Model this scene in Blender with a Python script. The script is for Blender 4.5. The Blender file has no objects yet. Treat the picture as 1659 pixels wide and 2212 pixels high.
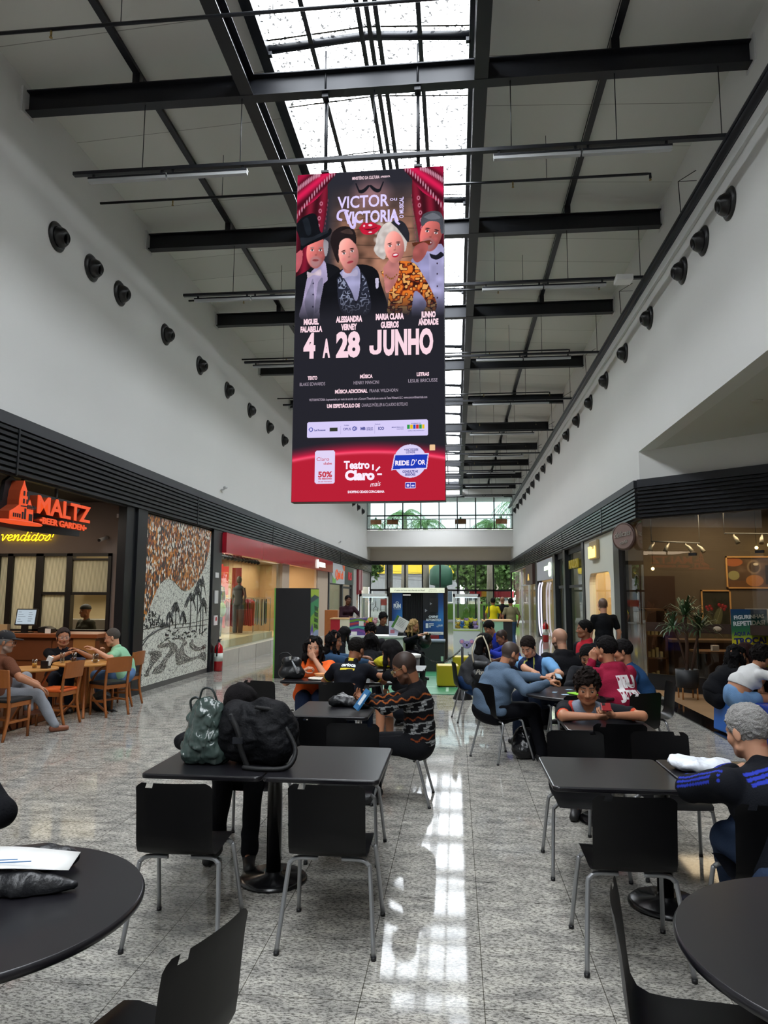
import bpy, bmesh, math, random
import numpy as np
from mathutils import Vector, Matrix, Euler
R = random.Random(7)
PI = math.pi
sc = bpy.context.scene
COL = bpy.data.collections.new('scene'); sc.collection.children.link(COL)

# ------------------------------------------------------------------ camera
CAM = Vector((0, 0, 1.75))
F_PX, PITCH, YAW, ROLL = 1529.7, .1174, .1011, .004
fw = Vector((-math.sin(YAW) * math.cos(PITCH), math.cos(YAW) * math.cos(PITCH), math.sin(PITCH)))
r0 = Vector((math.cos(YAW), math.sin(YAW), 0)); u0 = r0.cross(fw)
rt = r0 * math.cos(ROLL) + u0 * math.sin(ROLL); up = rt.cross(fw)
cd = bpy.data.cameras.new('camera'); cam = bpy.data.objects.new('camera', cd); COL.objects.link(cam)
cd.sensor_fit = 'HORIZONTAL'; cd.sensor_width = 36; cd.lens = 36 * F_PX / 1659
cd.clip_start = .02; cd.clip_end = 500
cam.matrix_world = Matrix(((rt.x, up.x, -fw.x, CAM.x), (rt.y, up.y, -fw.y, CAM.y), (rt.z, up.z, -fw.z, CAM.z), (0, 0, 0, 1)))
sc.camera = cam

# ------------------------------------------------------------------ view, world, daylight
sc.view_settings.view_transform = 'Standard'; sc.view_settings.look = 'None'
sc.view_settings.gamma = 1; sc.view_settings.use_curve_mapping = False
sc.view_settings.exposure = 0.1
try:
    sc.cycles.use_denoising = True; sc.cycles.max_bounces = 7; sc.cycles.diffuse_bounces = 4
    sc.cycles.glossy_bounces = 3; sc.cycles.transmission_bounces = 4; sc.cycles.transparent_max_bounces = 12
    sc.cycles.sample_clamp_indirect = 6; sc.cycles.caustics_reflective = False; sc.cycles.caustics_refractive = False
except Exception: pass
SKY = 14.5
wd = bpy.data.worlds.new('sky'); sc.world = wd; wd.use_nodes = True
nt = wd.node_tree; bg = nt.nodes['Background']
tc = nt.nodes.new('ShaderNodeTexCoord'); no = nt.nodes.new('ShaderNodeTexNoise'); cr = nt.nodes.new('ShaderNodeValToRGB')
no.inputs['Scale'].default_value = 2.2; no.inputs['Detail'].default_value = 5
nt.links.new(tc.outputs['Generated'], no.inputs['Vector']); nt.links.new(no.outputs['Fac'], cr.inputs['Fac'])
cr.color_ramp.elements[0].position = .35; cr.color_ramp.elements[0].color = (.86, .91, .96, 1)
cr.color_ramp.elements[1].position = .7; cr.color_ramp.elements[1].color = (.98, .995, 1, 1)
nt.links.new(cr.outputs['Color'], bg.inputs['Color']); bg.inputs['Strength'].default_value = SKY

def area(name, loc, rot, sx, sy, power, color=(1, 1, 1), portal=False, spread=PI):
    l = bpy.data.lights.new(name, 'AREA'); l.shape = 'RECTANGLE'; l.size = sx; l.size_y = sy; l.energy = power; l.color = color
    l.spread = spread
    o = bpy.data.objects.new(name, l); COL.objects.link(o); o.location = loc; o.rotation_euler = rot
    if portal: l.cycles.is_portal = True
    return o
area('skylight_portal', (-1.07, 17.5, 8.78), (0, 0, 0), 2.5, 55, 1, portal=True)
area('window_portal', (-1.03, 44.8, 6.9), (PI / 2, 0, PI), 9.2, 2.1, 1, portal=True)
area('street_window_portal', (-1.03, 46.8, 1.95), (PI / 2, 0, PI), 9.2, 3.7, 1, portal=True)

# ------------------------------------------------------------------ materials
def lin(c):
    if isinstance(c, str):
        c = c.lstrip('#'); c = [int(c[i:i + 2], 16) / 255 for i in (0, 2, 4)]
        c = [x / 12.92 if x <= .04045 else ((x + .055) / 1.055) ** 2.4 for x in c]
    return tuple(c[:3]) + (1,)
MATS = {}
def mat(name, c='#888888', rough=.5, metal=0, spec=.5, bump=0, bscale=60, var=0, vscale=8, emit=None, es=1, alpha=1, coat=0, sheen=0, attr=None):
    if name in MATS: return MATS[name]
    m = bpy.data.materials.new(name); m.use_nodes = True; t = m.node_tree; b = t.nodes['Principled BSDF']
    c = lin(c)
    b.inputs['Base Color'].default_value = c; b.inputs['Roughness'].default_value = rough
    b.inputs['Metallic'].default_value = metal; b.inputs['Specular IOR Level'].default_value = spec
    b.inputs['Coat Weight'].default_value = coat; b.inputs['Coat Roughness'].default_value = .08
    b.inputs['Sheen Weight'].default_value = sheen
    m.diffuse_color = c
    co = t.nodes.new('ShaderNodeTexCoord')
    if attr:
        a = t.nodes.new('ShaderNodeAttribute'); a.attribute_name = attr; t.links.new(a.outputs['Color'], b.inputs['Base Color'])
        if emit: t.links.remove(b.inputs['Base Color'].links[0]); t.links.new(a.outputs['Color'], b.inputs['Emission Color']); b.inputs['Emission Strength'].default_value = es; b.inputs['Base Color'].default_value = (.002, .002, .002, 1); b.inputs['Roughness'].default_value = 1; b.inputs['Specular IOR Level'].default_value = 0
    elif emit:
        b.inputs['Emission Color'].default_value = lin(emit); b.inputs['Emission Strength'].default_value = es
    if var and not attr:
        n = t.nodes.new('ShaderNodeTexNoise'); n.inputs['Scale'].default_value = vscale; n.inputs['Detail'].default_value = 4
        x = t.nodes.new('ShaderNodeMix'); x.data_type = 'RGBA'
        x.inputs['A'].default_value = tuple(v * (1 - var) for v in c[:3]) + (1,); x.inputs['B'].default_value = tuple(min(1, v * (1 + var)) for v in c[:3]) + (1,)
        t.links.new(co.outputs['Object'], n.inputs['Vector']); t.links.new(n.outputs['Fac'], x.inputs['Factor']); t.links.new(x.outputs['Result'], b.inputs['Base Color'])
    if bump:
        n = t.nodes.new('ShaderNodeTexNoise'); n.inputs['Scale'].default_value = bscale; n.inputs['Detail'].default_value = 3
        bp = t.nodes.new('ShaderNodeBump'); bp.inputs['Strength'].default_value = bump; bp.inputs['Distance'].default_value = .01
        t.links.new(co.outputs['Object'], n.inputs['Vector']); t.links.new(n.outputs['Fac'], bp.inputs['Height']); t.links.new(bp.outputs['Normal'], b.inputs['Normal'])
    if alpha < 1: b.inputs['Alpha'].default_value = alpha
    MATS[name] = m; return m

def glass(name, tint=(1, 1, 1), refl=1.0, rough=0.0, dirt=0.0):
    """thin pane: straight-through tint + Fresnel reflection"""
    if name in MATS: return MATS[name]
    m = bpy.data.materials.new(name); m.use_nodes = True; t = m.node_tree; t.nodes.clear()
    o = t.nodes.new('ShaderNodeOutputMaterial'); tr = t.nodes.new('ShaderNodeBsdfTransparent'); tr.inputs[0].default_value = tuple(tint) + (1,)
    g = t.nodes.new('ShaderNodeBsdfGlossy'); g.inputs['Roughness'].default_value = rough
    f = t.nodes.new('ShaderNodeFresnel'); f.inputs[0].default_value = 1.5
    mu = t.nodes.new('ShaderNodeMath'); mu.operation = 'MULTIPLY'; mu.inputs[1].default_value = refl
    mx = t.nodes.new('ShaderNodeMixShader')
    ge = t.nodes.new('ShaderNodeNewGeometry'); fm = t.nodes.new('ShaderNodeMix'); t.links.new(ge.outputs['Backfacing'], fm.inputs[0]); t.links.new(f.outputs[0], fm.inputs[2]); fm.inputs[3].default_value = .03
    t.links.new(fm.outputs[0], mu.inputs[0]); t.links.new(mu.outputs[0], mx.inputs[0]); t.links.new(tr.outputs[0], mx.inputs[1]); t.links.new(g.outputs[0], mx.inputs[2])
    last = mx
    if dirt:
        d = t.nodes.new('ShaderNodeBsdfDiffuse'); d.inputs[0].default_value = (.02, .02, .02, 1)
        co = t.nodes.new('ShaderNodeTexCoord'); v = t.nodes.new('ShaderNodeTexNoise'); v.inputs['Scale'].default_value = 17; v.inputs['Detail'].default_value = 2; v.inputs['Roughness'].default_value = .6
        r = t.nodes.new('ShaderNodeValToRGB'); r.color_ramp.elements[0].position = .60; r.color_ramp.elements[0].color = (0, 0, 0, 1); r.color_ramp.elements[1].position = .61; r.color_ramp.elements[1].color = (dirt, dirt, dirt, 1)
        m2 = t.nodes.new('ShaderNodeMixShader')
        t.links.new(co.outputs['Object'], v.inputs['Vector']); t.links.new(v.outputs['Fac'], r.inputs['Fac']); t.links.new(r.outputs['Color'], m2.inputs[0])
        t.links.new(mx.outputs[0], m2.inputs[1]); t.links.new(d.outputs[0], m2.inputs[2]); last = m2
    t.links.new(last.outputs[0], o.inputs[0]); MATS[name] = m; return m

# ------------------------------------------------------------------ mesh builder
class MB:
    def __init__(s): s.v = []; s.f = []; s.mi = []; s.sm = []
    def add(s, vs, fs, mi=0, sm=False):
        o = len(s.v); s.v += [tuple(v) for v in vs]; s.f += [tuple(i + o for i in f) for f in fs]
        s.mi += [mi] * len(fs); s.sm += [sm] * len(fs); return s
    def box(s, x0, y0, z0, x1, y1, z1, mi=0, M=None):
        vs = [Vector((x, y, z)) for z in (z0, z1) for y in (y0, y1) for x in (x0, x1)]
        if M is not None: vs = [M @ v for v in vs]
        return s.add(vs, [(0, 2, 3, 1), (4, 5, 7, 6), (0, 1, 5, 4), (2, 6, 7, 3), (0, 4, 6, 2), (1, 3, 7, 5)], mi)
    def cbox(s, c, d, mi=0, M=None): return s.box(c[0] - d[0] / 2, c[1] - d[1] / 2, c[2] - d[2] / 2, c[0] + d[0] / 2, c[1] + d[1] / 2, c[2] + d[2] / 2, mi, M)
    def tube(s, pts, r, n=8, mi=0, smooth=0, cap=True):
        pts = [Vector(p) for p in pts]
        if smooth: pts = spline(pts, smooth)
        rs = r if isinstance(r, (list, tuple)) else [r] * len(pts)
        if len(rs) != len(pts): rs = [np.interp(i / (len(pts) - 1), np.linspace(0, 1, len(rs)), rs) for i in range(len(pts))]
        t = (pts[1] - pts[0]).normalized(); a = t.orthogonal().normalized(); vs = []
        for i, p in enumerate(pts):
            t2 = (pts[min(i + 1, len(pts) - 1)] - pts[max(i - 1, 0)]).normalized()
            a = (a - t2 * a.dot(t2)).normalized(); b = t2.cross(a)
            for k in range(n):
                w = 2 * PI * k / n; vs.append(p + (a * math.cos(w) + b * math.sin(w)) * rs[i])
        fs = [(i * n + k, i * n + (k + 1) % n, (i + 1) * n + (k + 1) % n, (i + 1) * n + k) for i in range(len(pts) - 1) for k in range(n)]
        s.add(vs, fs, mi, True)
        if cap: o = len(s.v) - len(vs); s.f += [tuple(o + k for k in reversed(range(n))), tuple(o + (len(pts) - 1) * n + k for k in range(n))]; s.mi += [mi] * 2; s.sm += [False] * 2
        return s
    def lathe(s, prof, n=24, c=(0, 0, 0), mi=0, M=None, smooth=True):
        vs = []
        for r, z in prof:
            for k in range(n):
                w = 2 * PI * k / n; v = Vector((r * math.cos(w), r * math.sin(w), z))
                vs.append((M @ v if M is not None else v) + Vector(c))
        fs = [(i * n + k, i * n + (k + 1) % n, (i + 1) * n + (k + 1) % n, (i + 1) * n + k) for i in range(len(prof) - 1) for k in range(n)]
        s.add(vs, fs, mi, smooth)
        o = len(s.v) - len(vs); s.f += [tuple(o + k for k in reversed(range(n))), tuple(o + (len(prof) - 1) * n + k for k in range(n))]; s.mi += [mi] * 2; s.sm += [False] * 2
        return s
    def ball(s, c, r, n=12, mi=0, M=None):
        r = (r, r, r) if not isinstance(r, (tuple, list)) else r; m = n // 2 + 1; vs = []; fs = []
        for i in range(m + 1):
            a = PI * i / m
            for k in range(n):
                w = 2 * PI * k / n; v = Vector((r[0] * math.sin(a) * math.cos(w), r[1] * math.sin(a) * math.sin(w), r[2] * math.cos(a)))
                vs.append((M @ v if M is not None else v) + Vector(c))
        for i in range(m):
            for k in range(n): fs.append((i * n + k, (i + 1) * n + k, (i + 1) * n + (k + 1) % n, i * n + (k + 1) % n))
        return s.add(vs, fs, mi, True)
    def prism(s, poly, d, M=None, mi=0, cap=True):
        """poly in local xz plane, extruded from y=0 to y=d, M places it"""
        n = len(poly); A = sum(poly[i][0] * poly[(i + 1) % n][1] - poly[(i + 1) % n][0] * poly[i][1] for i in range(n))
        if A < 0: poly = poly[::-1]
        vs = [Vector((p[0], 0, p[1])) for p in poly] + [Vector((p[0], d, p[1])) for p in poly]
        if M is not None: vs = [M @ v for v in vs]
        if d == 0: return s.add(vs[:n], [tuple(range(n))], mi)
        return s.add(vs, [tuple(range(n)), tuple(reversed(range(n, 2 * n)))] + [(i + n, (i + 1) % n + n, (i + 1) % n, i) for i in range(n)], mi)
    def quad(s, a, b, c, d, mi=0): return s.add([a, b, c, d], [(0, 1, 2, 3)], mi)
    def mesh(s, name):
        me = bpy.data.meshes.new(name); me.from_pydata([tuple(v) for v in s.v], [], s.f); me.polygons.foreach_set('material_index', s.mi)
        me.polygons.foreach_set('use_smooth', s.sm); me.update(); return me
def spline(p, k):
    out = []
    for i in range(len(p) - 1):
        a, b, c, d = p[max(i - 1, 0)], p[i], p[i + 1], p[min(i + 2, len(p) - 1)]
        for j in range(k):
            t = j / k; out.append(.5 * ((2 * b) + (c - a) * t + (2 * a - 5 * b + 4 * c - d) * t * t + (3 * b - a - 3 * c + d) * t ** 3))
    return out + [p[-1]]
def link(name, me, mats, parent=None, loc=(0, 0, 0), rot=(0, 0, 0)):
    o = bpy.data.objects.new(name, me); COL.objects.link(o); o.location = loc; o.rotation_euler = rot
    for m in (mats if isinstance(mats, (list, tuple)) else [mats]): me.materials.append(m)
    if parent: o.parent = parent
    return o
def obj(name, mb, mats, parent=None, loc=(0, 0, 0), rot=(0, 0, 0), bevel=0, label=None, segs=2):
    o = link(name, mb.mesh(name), mats, parent, loc, rot)
    if bevel:
        b = o.modifiers.new('bevel', 'BEVEL'); b.width = bevel; b.segments = segs; b.limit_method = 'ANGLE'
    if label: o['label'] = label
    return o
def tag(o, label, cat, group=None, kind=None):
    o['label'] = label; o['category'] = cat
    if group: o['group'] = group
    if kind: o['kind'] = kind
    return o
def thing(name, label, cat, loc=(0, 0, 0), rz=0, group=None):
    o = bpy.data.objects.new(name, None); COL.objects.link(o); o.location = loc; o.rotation_euler = (0, 0, rz); o.empty_display_size = .1
    return tag(o, label, cat, group)
def struct(name, mb, m, label=None, bevel=0):
    o = obj(name, mb, m, bevel=bevel); o['kind'] = 'structure'
    if label: o['label'] = label
    return o
def dup(root, loc, rz=None, label=None, group=None, rot=None):
    r = root.copy(); COL.objects.link(r); r.location = loc
    if rz is not None: r.rotation_euler = (0, 0, rz)
    if rot is not None: r.rotation_euler = rot
    if label: r['label'] = label
    if group: r['group'] = group
    for ch in list(root.children):
        c = ch.copy(); COL.objects.link(c); c.parent = r
        for g in list(ch.children): d = g.copy(); COL.objects.link(d); d.parent = c
    return r
def frame(o, x, y):
    """matrix with given origin, local x axis, local y axis (text lies in local xy; normal = x cross y)"""
    x = Vector(x).normalized(); y = Vector(y); y = (y - x * y.dot(x)).normalized(); z = x.cross(y)
    return Matrix(((x.x, y.x, z.x, o[0]), (x.y, y.y, z.y, o[1]), (x.z, y.z, z.z, o[2]), (0, 0, 0, 1)))
def text(mb, s, M, h, w=None, bold=0, ext=.002, align='C', mi=0, shear=0, cx=1.0, bev=0):
    """lettering as mesh: cap height h, optional total width w; M from frame(); extruded ext each way"""
    cu = bpy.data.curves.new('t', 'FONT'); cu.body = s; cu.size = 1; cu.offset = bold; cu.extrude = 0; cu.shear = shear; cu.resolution_u = 3
    o = bpy.data.objects.new('t', cu); COL.objects.link(o); bpy.context.view_layer.update()
    me = bpy.data.meshes.new_from_object(o.evaluated_get(bpy.context.evaluated_depsgraph_get()))
    bpy.data.objects.remove(o); bpy.data.curves.remove(cu)
    vs = [v.co.copy() for v in me.vertices]; fs = [tuple(p.vertices) for p in me.polygons]
    if not vs: return mb
    x0 = min(v.x for v in vs); x1 = max(v.x for v in vs)
    sy = h / .729; sx = (w / (x1 - x0)) if w else sy * cx
    ox = {'C': -(x0 + x1) / 2, 'L': -x0, 'R': -x1}[align]
    def P(v, z): return M @ Vector(((v.x + ox) * sx, v.y * sy, z))
    n = len(vs); V = [P(v, ext) for v in vs]; Fs = list(fs)
    if ext:
        V += [P(v, 0) for v in vs]; cnt = {}
        for f in fs:
            for i in range(len(f)): cnt[(f[i], f[(i + 1) % len(f)])] = 1
        for (a, b) in cnt:
            if (b, a) not in cnt: Fs.append((b, a, a + n, b + n))
    mb.add(V, Fs, mi); bpy.data.meshes.remove(me); return mb
# ================================================================== the hall
XL, XR, YE, ZC = -5.67, 3.60, 45.0, 8.55
white = mat('white_plaster', '#dcdcda', .75, var=.03, vscale=.7, bump=.03, bscale=12)
white2 = mat('ceiling_white', '#cfcfca', .85, var=.03, vscale=.5)
greyc = mat('ceiling_panel', '#b9b9b4', .7, var=.04, vscale=.6)
steel = mat('black_painted_steel', '#1c1e24', .38, .3, bump=.02)
louv = mat('anthracite_louvre', '#2b2d31', .3, .55)
dark = mat('matt_black', '#121214', .5)
taupe = mat('taupe_plaster', '#82766f', .85, var=.08, vscale=1.5, bump=.05, bscale=25)
M_glass = glass('clear_glass', (.93, .96, .94), .9)

def granite():
    m = bpy.data.materials.new('polished_granite_tiles'); m.use_nodes = True; t = m.node_tree; b = t.nodes['Principled BSDF']; L = t.links.new
    co = t.nodes.new('ShaderNodeTexCoord'); mp = t.nodes.new('ShaderNodeMapping'); L(co.outputs['Object'], mp.inputs[0])
    mp.inputs['Rotation'].default_value = (0, 0, .5); mp.inputs['Scale'].default_value = (1, 2.2, 1)
    def noise(scale, det, rough, vec=mp, dist=0):
        n = t.nodes.new('ShaderNodeTexNoise'); n.inputs['Scale'].default_value = scale; n.inputs['Detail'].default_value = det; n.inputs['Roughness'].default_value = rough
        n.inputs['Distortion'].default_value = dist; L(vec.outputs[0], n.inputs['Vector']); return n
    def ramp(src, stops):
        r = t.nodes.new('ShaderNodeValToRGB'); e = r.color_ramp.elements
        e[0].position, e[0].color = stops[0][0], lin(stops[0][1]); e[1].position, e[1].color = stops[-1][0], lin(stops[-1][1])
        for p, c in stops[1:-1]: q = e.new(p); q.color = lin(c)
        L(src, r.inputs['Fac']); return r
    def mix(a, b_, f, mode='MIX'):
        x = t.nodes.new('ShaderNodeMix'); x.data_type = 'RGBA'; x.blend_type = mode
        for s, k in ((a, 'A'), (b_, 'B'), (f, 'Factor')):
            if isinstance(s, (int, float)): x.inputs[k].default_value = s
            elif isinstance(s, tuple): x.inputs[k].default_value = s
            else: L(s, x.inputs[k])
        return x.outputs['Result']
    base = ramp(noise(5, 6, .6, dist=.6).outputs['Fac'], [(.32, '#85837f'), (.5, '#a9a69f'), (.68, '#c4c0b6')])
    fine = ramp(noise(42, 4, .75).outputs['Fac'], [(.36, '#4a4b4f'), (.455, '#a9a9a8'), (.52, '#ffffff')])
    col = mix(base.outputs[0], fine.outputs[0], .85, 'MULTIPLY')
    vein = ramp(noise(2.3, 8, .68, dist=1.6).outputs['Fac'], [(.30, '#47494f'), (.385, '#ffffff')])
    col = mix(col, vein.outputs[0], .75, 'MULTIPLY')
    # tile joints and a per-tile tone
    br = t.nodes.new('ShaderNodeTexBrick'); br.offset = 0; br.squash = 1
    mp2 = t.nodes.new('ShaderNodeMapping'); L(co.outputs['Object'], mp2.inputs[0]); mp2.inputs['Location'].default_value = (.33 + .54 * 40, -3.82 + .545 * 40, 0)
    L(mp2.outputs[0], br.inputs['Vector']); br.inputs['Scale'].default_value = 1; br.inputs['Brick Width'].default_value = .5375; br.inputs['Row Height'].default_value = .545
    br.inputs['Mortar Size'].default_value = .0022; br.inputs['Mortar Smooth'].default_value = .1
    br.inputs['Color1'].default_value = (.9, .9, .9, 1); br.inputs['Color2'].default_value = (1, 1, 1, 1); br.inputs['Mortar'].default_value = (.25, .24, .22, 1)
    col = mix(col, br.outputs['Color'], 1.0, 'MULTIPLY')
    L(col, b.inputs['Base Color'])
    rr = ramp(noise(1.3, 3, .5, co if False else mp).outputs['Fac'], [(.3, '#3c3c3c'), (.7, '#444444')]); L(rr.outputs[0], b.inputs['Roughness'])
    b.inputs['Specular IOR Level'].default_value = .13
    return m
M_floor = granite()
struct('floor', MB().box(-9.5, -12, -.2, 9, 47.3, 0), M_floor)

# left wall above the fascia, and the stretches of wall between shops
struct('wall_left', MB().box(XL - .25, -12, 3.98, XL, 47, 9.4).box(XL - .25, -12, 0, XL, 6.6, 3.98), white)
struct('wall_right', MB().box(XR, 14.15, 3.98, XR + .25, 47, 9.4).box(XR, -12, 4.58, XR + .25, 14.15, 9.4), white)
# soffit over the cafe terrace and angled wall above the cafe fascia
struct('ceiling_terrace', MB().box(XR + .25, -12, 4.58, 9, 14.15, 4.75), white2)
CA, CB = Vector((3.6, 14.15, 0)), Vector((8.9, 9.55, 0)); cdir = (CB - CA).normalized(); cn = Vector((cdir.y, -cdir.x, 0))   # cn points to the hall side
if cn.y > 0: cn = -cn
def crect(s0, s1, z0, z1, d0=0, d1=.1):
    """box along the angled cafe front; s along it, d towards the back"""
    a = CA + cdir * s0 - cn * d0; b = CA + cdir * s1 - cn * d0; c = CA + cdir * s1 - cn * d1; d = CA + cdir * s0 - cn * d1
    return [Vector((p.x, p.y, z)) for z in (z0, z1) for p in (a, b, d, c)]
BF = [(0, 2, 3, 1), (4, 5, 7, 6), (0, 1, 5, 4), (2, 6, 7, 3), (0, 4, 6, 2), (1, 3, 7, 5)]
struct('wall_terrace', MB().add(crect(0, 7, 3.98, 4.6, 0, .2), BF), white)
struct('wall_east', MB().box(8.9, -12, 0, 9.1, 14, 4.6), white)
struct('wall_south', MB().box(-6, -12.2, 0, 9.1, -12, 9.4), white)
# roof: two gently sloping soffits either side of the skylight
SX0, SX1 = -2.36, .22
mb = MB()
mb.add([(XL - .1, -12, ZC), (SX0 - .12, -12, 8.74), (SX0 - .12, 45.3, 8.74), (XL - .1, 45.3, ZC), (XL - .1, -12, 9.4), (SX0 - .12, -12, 9.4), (SX0 - .12, 45.3, 9.4), (XL - .1, 45.3, 9.4)], [(0, 3, 2, 1), (4, 5, 6, 7), (1, 2, 6, 5), (0, 1, 5, 4), (3, 7, 6, 2), (0, 4, 7, 3)])
mb.add([(SX1 + .12, -12, 8.74), (XR + .1, -12, ZC), (XR + .1, 45.3, ZC), (SX1 + .12, 45.3, 8.74), (SX1 + .12, -12, 9.4), (XR + .1, -12, 9.4), (XR + .1, 45.3, 9.4), (SX1 + .12, 45.3, 9.4)], [(0, 3, 2, 1), (4, 5, 6, 7), (0, 4, 7, 3), (0, 1, 5, 4), (3, 2, 6, 7)])
def panels():
    m = mat('ceiling_panels_jointed', '#b9b9b4', .7); t = m.node_tree; b = t.nodes['Principled BSDF']
    co = t.nodes.new('ShaderNodeTexCoord'); br = t.nodes.new('ShaderNodeTexBrick'); br.offset = 0
    t.links.new(co.outputs['Object'], br.inputs['Vector']); br.inputs['Scale'].default_value = 1; br.inputs['Brick Width'].default_value = 40; br.inputs['Row Height'].default_value = .95
    br.inputs['Mortar Size'].default_value = .006; br.inputs['Color1'].default_value = lin('#d2d2cc'); br.inputs['Color2'].default_value = lin('#cacac4'); br.inputs['Mortar'].default_value = lin('#8e8e88')
    t.links.new(br.outputs['Color'], b.inputs['Base Color']); return m
struct('ceiling', mb, panels())
# end wall: white band, recessed lower wall
struct('wall_far', MB().box(XL, YE, 4.85, XR, YE + .25, 5.92).box(XL, YE, 8.0, XR, YE + .25, 9.4), white)
struct('wall_far_recess', MB().box(XL, YE + .25, 4.85, XR, 47.1, 5.0).box(XL, 47.0, 4.02, XR, 47.25, 4.85), mat('warm_white', '#cfc9be', .8))
# wall above right portholes has a shallow ledge
struct('trim_1', MB().box(XR - .05, -12, 7.28, XR, 45, 7.36), white)

# ------------------------------------------------------------------ louvred fascia, left, right and along the angled cafe
def fascia_run(mb, P, z0=3.27, z1=4.01):
    """P(s,d,z): s along, d out from the wall"""
    pass
def fascia(name, label, a, b, n):
    a = Vector(a); b = Vector(b); n = Vector(n); th = thing(name, label, 'fascia', (a.x, a.y, 0)); L = (b - a).length; x = (b - a).normalized(); o = Vector((0, 0, 0))
    def bx(mb, s0, s1, d0, d1, z0, z1):
        vs = [x * s + n * d + Vector((0, 0, z)) for z in (z0, z1) for d in (d0, d1) for s in (s0, s1)]; mb.add(vs, BF)
    m = MB(); bx(m, 0, L, -.02, .12, 3.86, 4.01); obj('cap_rail', m, mat('fascia_cap', '#34363b', .45, .3), th)
    m = MB(); bx(m, 0, L, -.05, .03, 3.25, 3.88); obj('back_panel', m, dark, th)
    m = MB()
    for i in range(8): bx(m, 0, L, .03, .105, 3.275 + i * .075, 3.318 + i * .075)
    s = obj('louvres', m, louv, th); 
    k = 4.0
    while k < L: m = MB(); bx(m, k - .015, k + .015, .1, .115, 3.25, 3.86); obj('cover_strip', m, louv, th); k += 6.4
    return th
fascia('louvred_fascia', 'dark grey louvred fascia running along the left wall above the shops', (XL, -2, 0), (XL, 47, 0), (1, 0, 0))
fascia('louvred_fascia', 'dark grey louvred fascia running along the right wall above the shops', (XR, 47, 0), (XR, 14.15, 0), (-1, 0, 0))
fascia('louvred_fascia', 'black louvred fascia turning at an angle above the cafe front', CA, CA + cdir * 6.9, cn)

# ------------------------------------------------------------------ skylight and roof steel
sky_m = MB(); cy0, cy1 = -10, 44.9
RZ, EZ, RX = 8.93, 8.84, (SX0 + SX1) / 2
sky_m.quad((SX0, cy0, EZ), (RX, cy0, RZ), (RX, cy1, RZ), (SX0, cy1, EZ)); sky_m.quad((RX, cy0, RZ), (SX1, cy0, EZ), (SX1, cy1, EZ), (RX, cy1, RZ))
struct('window_1', sky_m, glass('rain_specked_glass', (.97, .985, 1), .6, dirt=.97), 'ridged roof glazing specked with rain')
m = MB().box(SX0 - .14, cy0, 8.70, SX0, cy1, 8.9).box(SX1, cy0, 8.70, SX1 + .14, cy1, 8.9)
struct('trim_2', m, steel)
struct('trim_3', MB().box(SX0 - .14, cy1, 8.5, SX1 + .14, cy1 + .1, 9.0).box(SX0 - .14, cy0 - .1, 8.5, SX1 + .14, cy0, 9.0).box(SX0-.14, -12, 8.74, SX1+.14, cy0, 9), steel)
def ibeam(mb, a, b, h, w, tf=.016, tw=.01):
    a = Vector(a); b = Vector(b); x = (b - a).normalized(); y = Vector((0, 0, 1)).cross(x)
    def bx(y0, y1, z0, z1): mb.add([p + y * yy + Vector((0, 0, z)) for z in (z0, z1) for yy in (y0, y1) for p in (a, b)], BF)
    bx(-w / 2, w / 2, 0, tf); bx(-w / 2, w / 2, h - tf, h); bx(-tw / 2, tw / 2, tf, h - tf)
beams = [8.25 + 3.78 * i for i in range(-3, 10)]
ord_ = ['first', 'second', 'third', 'fourth', 'fifth', 'sixth', 'seventh', 'eighth', 'ninth', 'tenth', 'eleventh', 'twelfth', 'thirteenth', 'fourteenth', 'fifteenth', 'sixteenth', 'seventeenth', 'eighteenth', 'nineteenth']
for i, y in enumerate(beams):
    if y < 6: continue
    k = i - 3
    th = thing('roof_beam', f'black steel I-beam crossing the hall under the skylight, {ord_[k]} from the front', 'beam', (RX, y, 8.115), 0, 'transverse roof beams')
    m = MB(); ibeam(m, (XL + .04 - RX, 0, 0), (XR - .02 - RX, 0, 0), .296, .15); obj('girder', m, steel, th)
    m = MB().box(-4.13 - RX - .05, -.05, .296, -4.13 - RX + .05, .05, .46).box(2.0 - RX - .05, -.05, .296, 2.0 - RX + .05, .05, .46); obj('packer', m, steel, th)
    m = MB().box(XL - RX, -.13, -.03, XL + .03 - RX, .13, .33).box(XR - .02 - RX, -.13, -.03, XR - RX, .13, .33); obj('end_plate', m, mat('white_plate', '#c9c9c9', .6), th)
m = MB()
for y in beams:
    if y > 6: m.box(SX0 - .02, y - .03, 8.70, SX0 + .04, y + .03, EZ).box(SX1 - .04, y - .03, 8.7, SX1 + .02, y + .03, EZ)
    m.tube([(SX0, y, EZ - .05), (RX, y, RZ - .04), (SX1, y, EZ - .05)], .052, 4)
o = obj('skylight_arch', m, steel); tag(o, 'row of shallow cranked black ribs carrying the skylight glass', 'skylight frame'); o['kind'] = 'structure'; o.name = 'trim_4'
m = MB()
for k in range(42):
    y = cy0 + 1.26 * k + .5
    if y < 44.5: m.add([(SX0, y, EZ + .004), (SX0, y + .03, EZ + .004), (RX, y + .03, RZ + .004), (RX, y, RZ + .004), (SX1, y, EZ + .004), (SX1, y + .03, EZ + .004)], [(0, 1, 2, 3), (3, 2, 5, 4)])
struct('trim_10', m, mat('glazing_seam', '#5c5348', .7), 'thin brownish seams between the roof glass sheets')
def zroof(x): return EZ + (RZ - EZ) * (1 - abs(x - RX) / (SX1 - RX))
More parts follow.
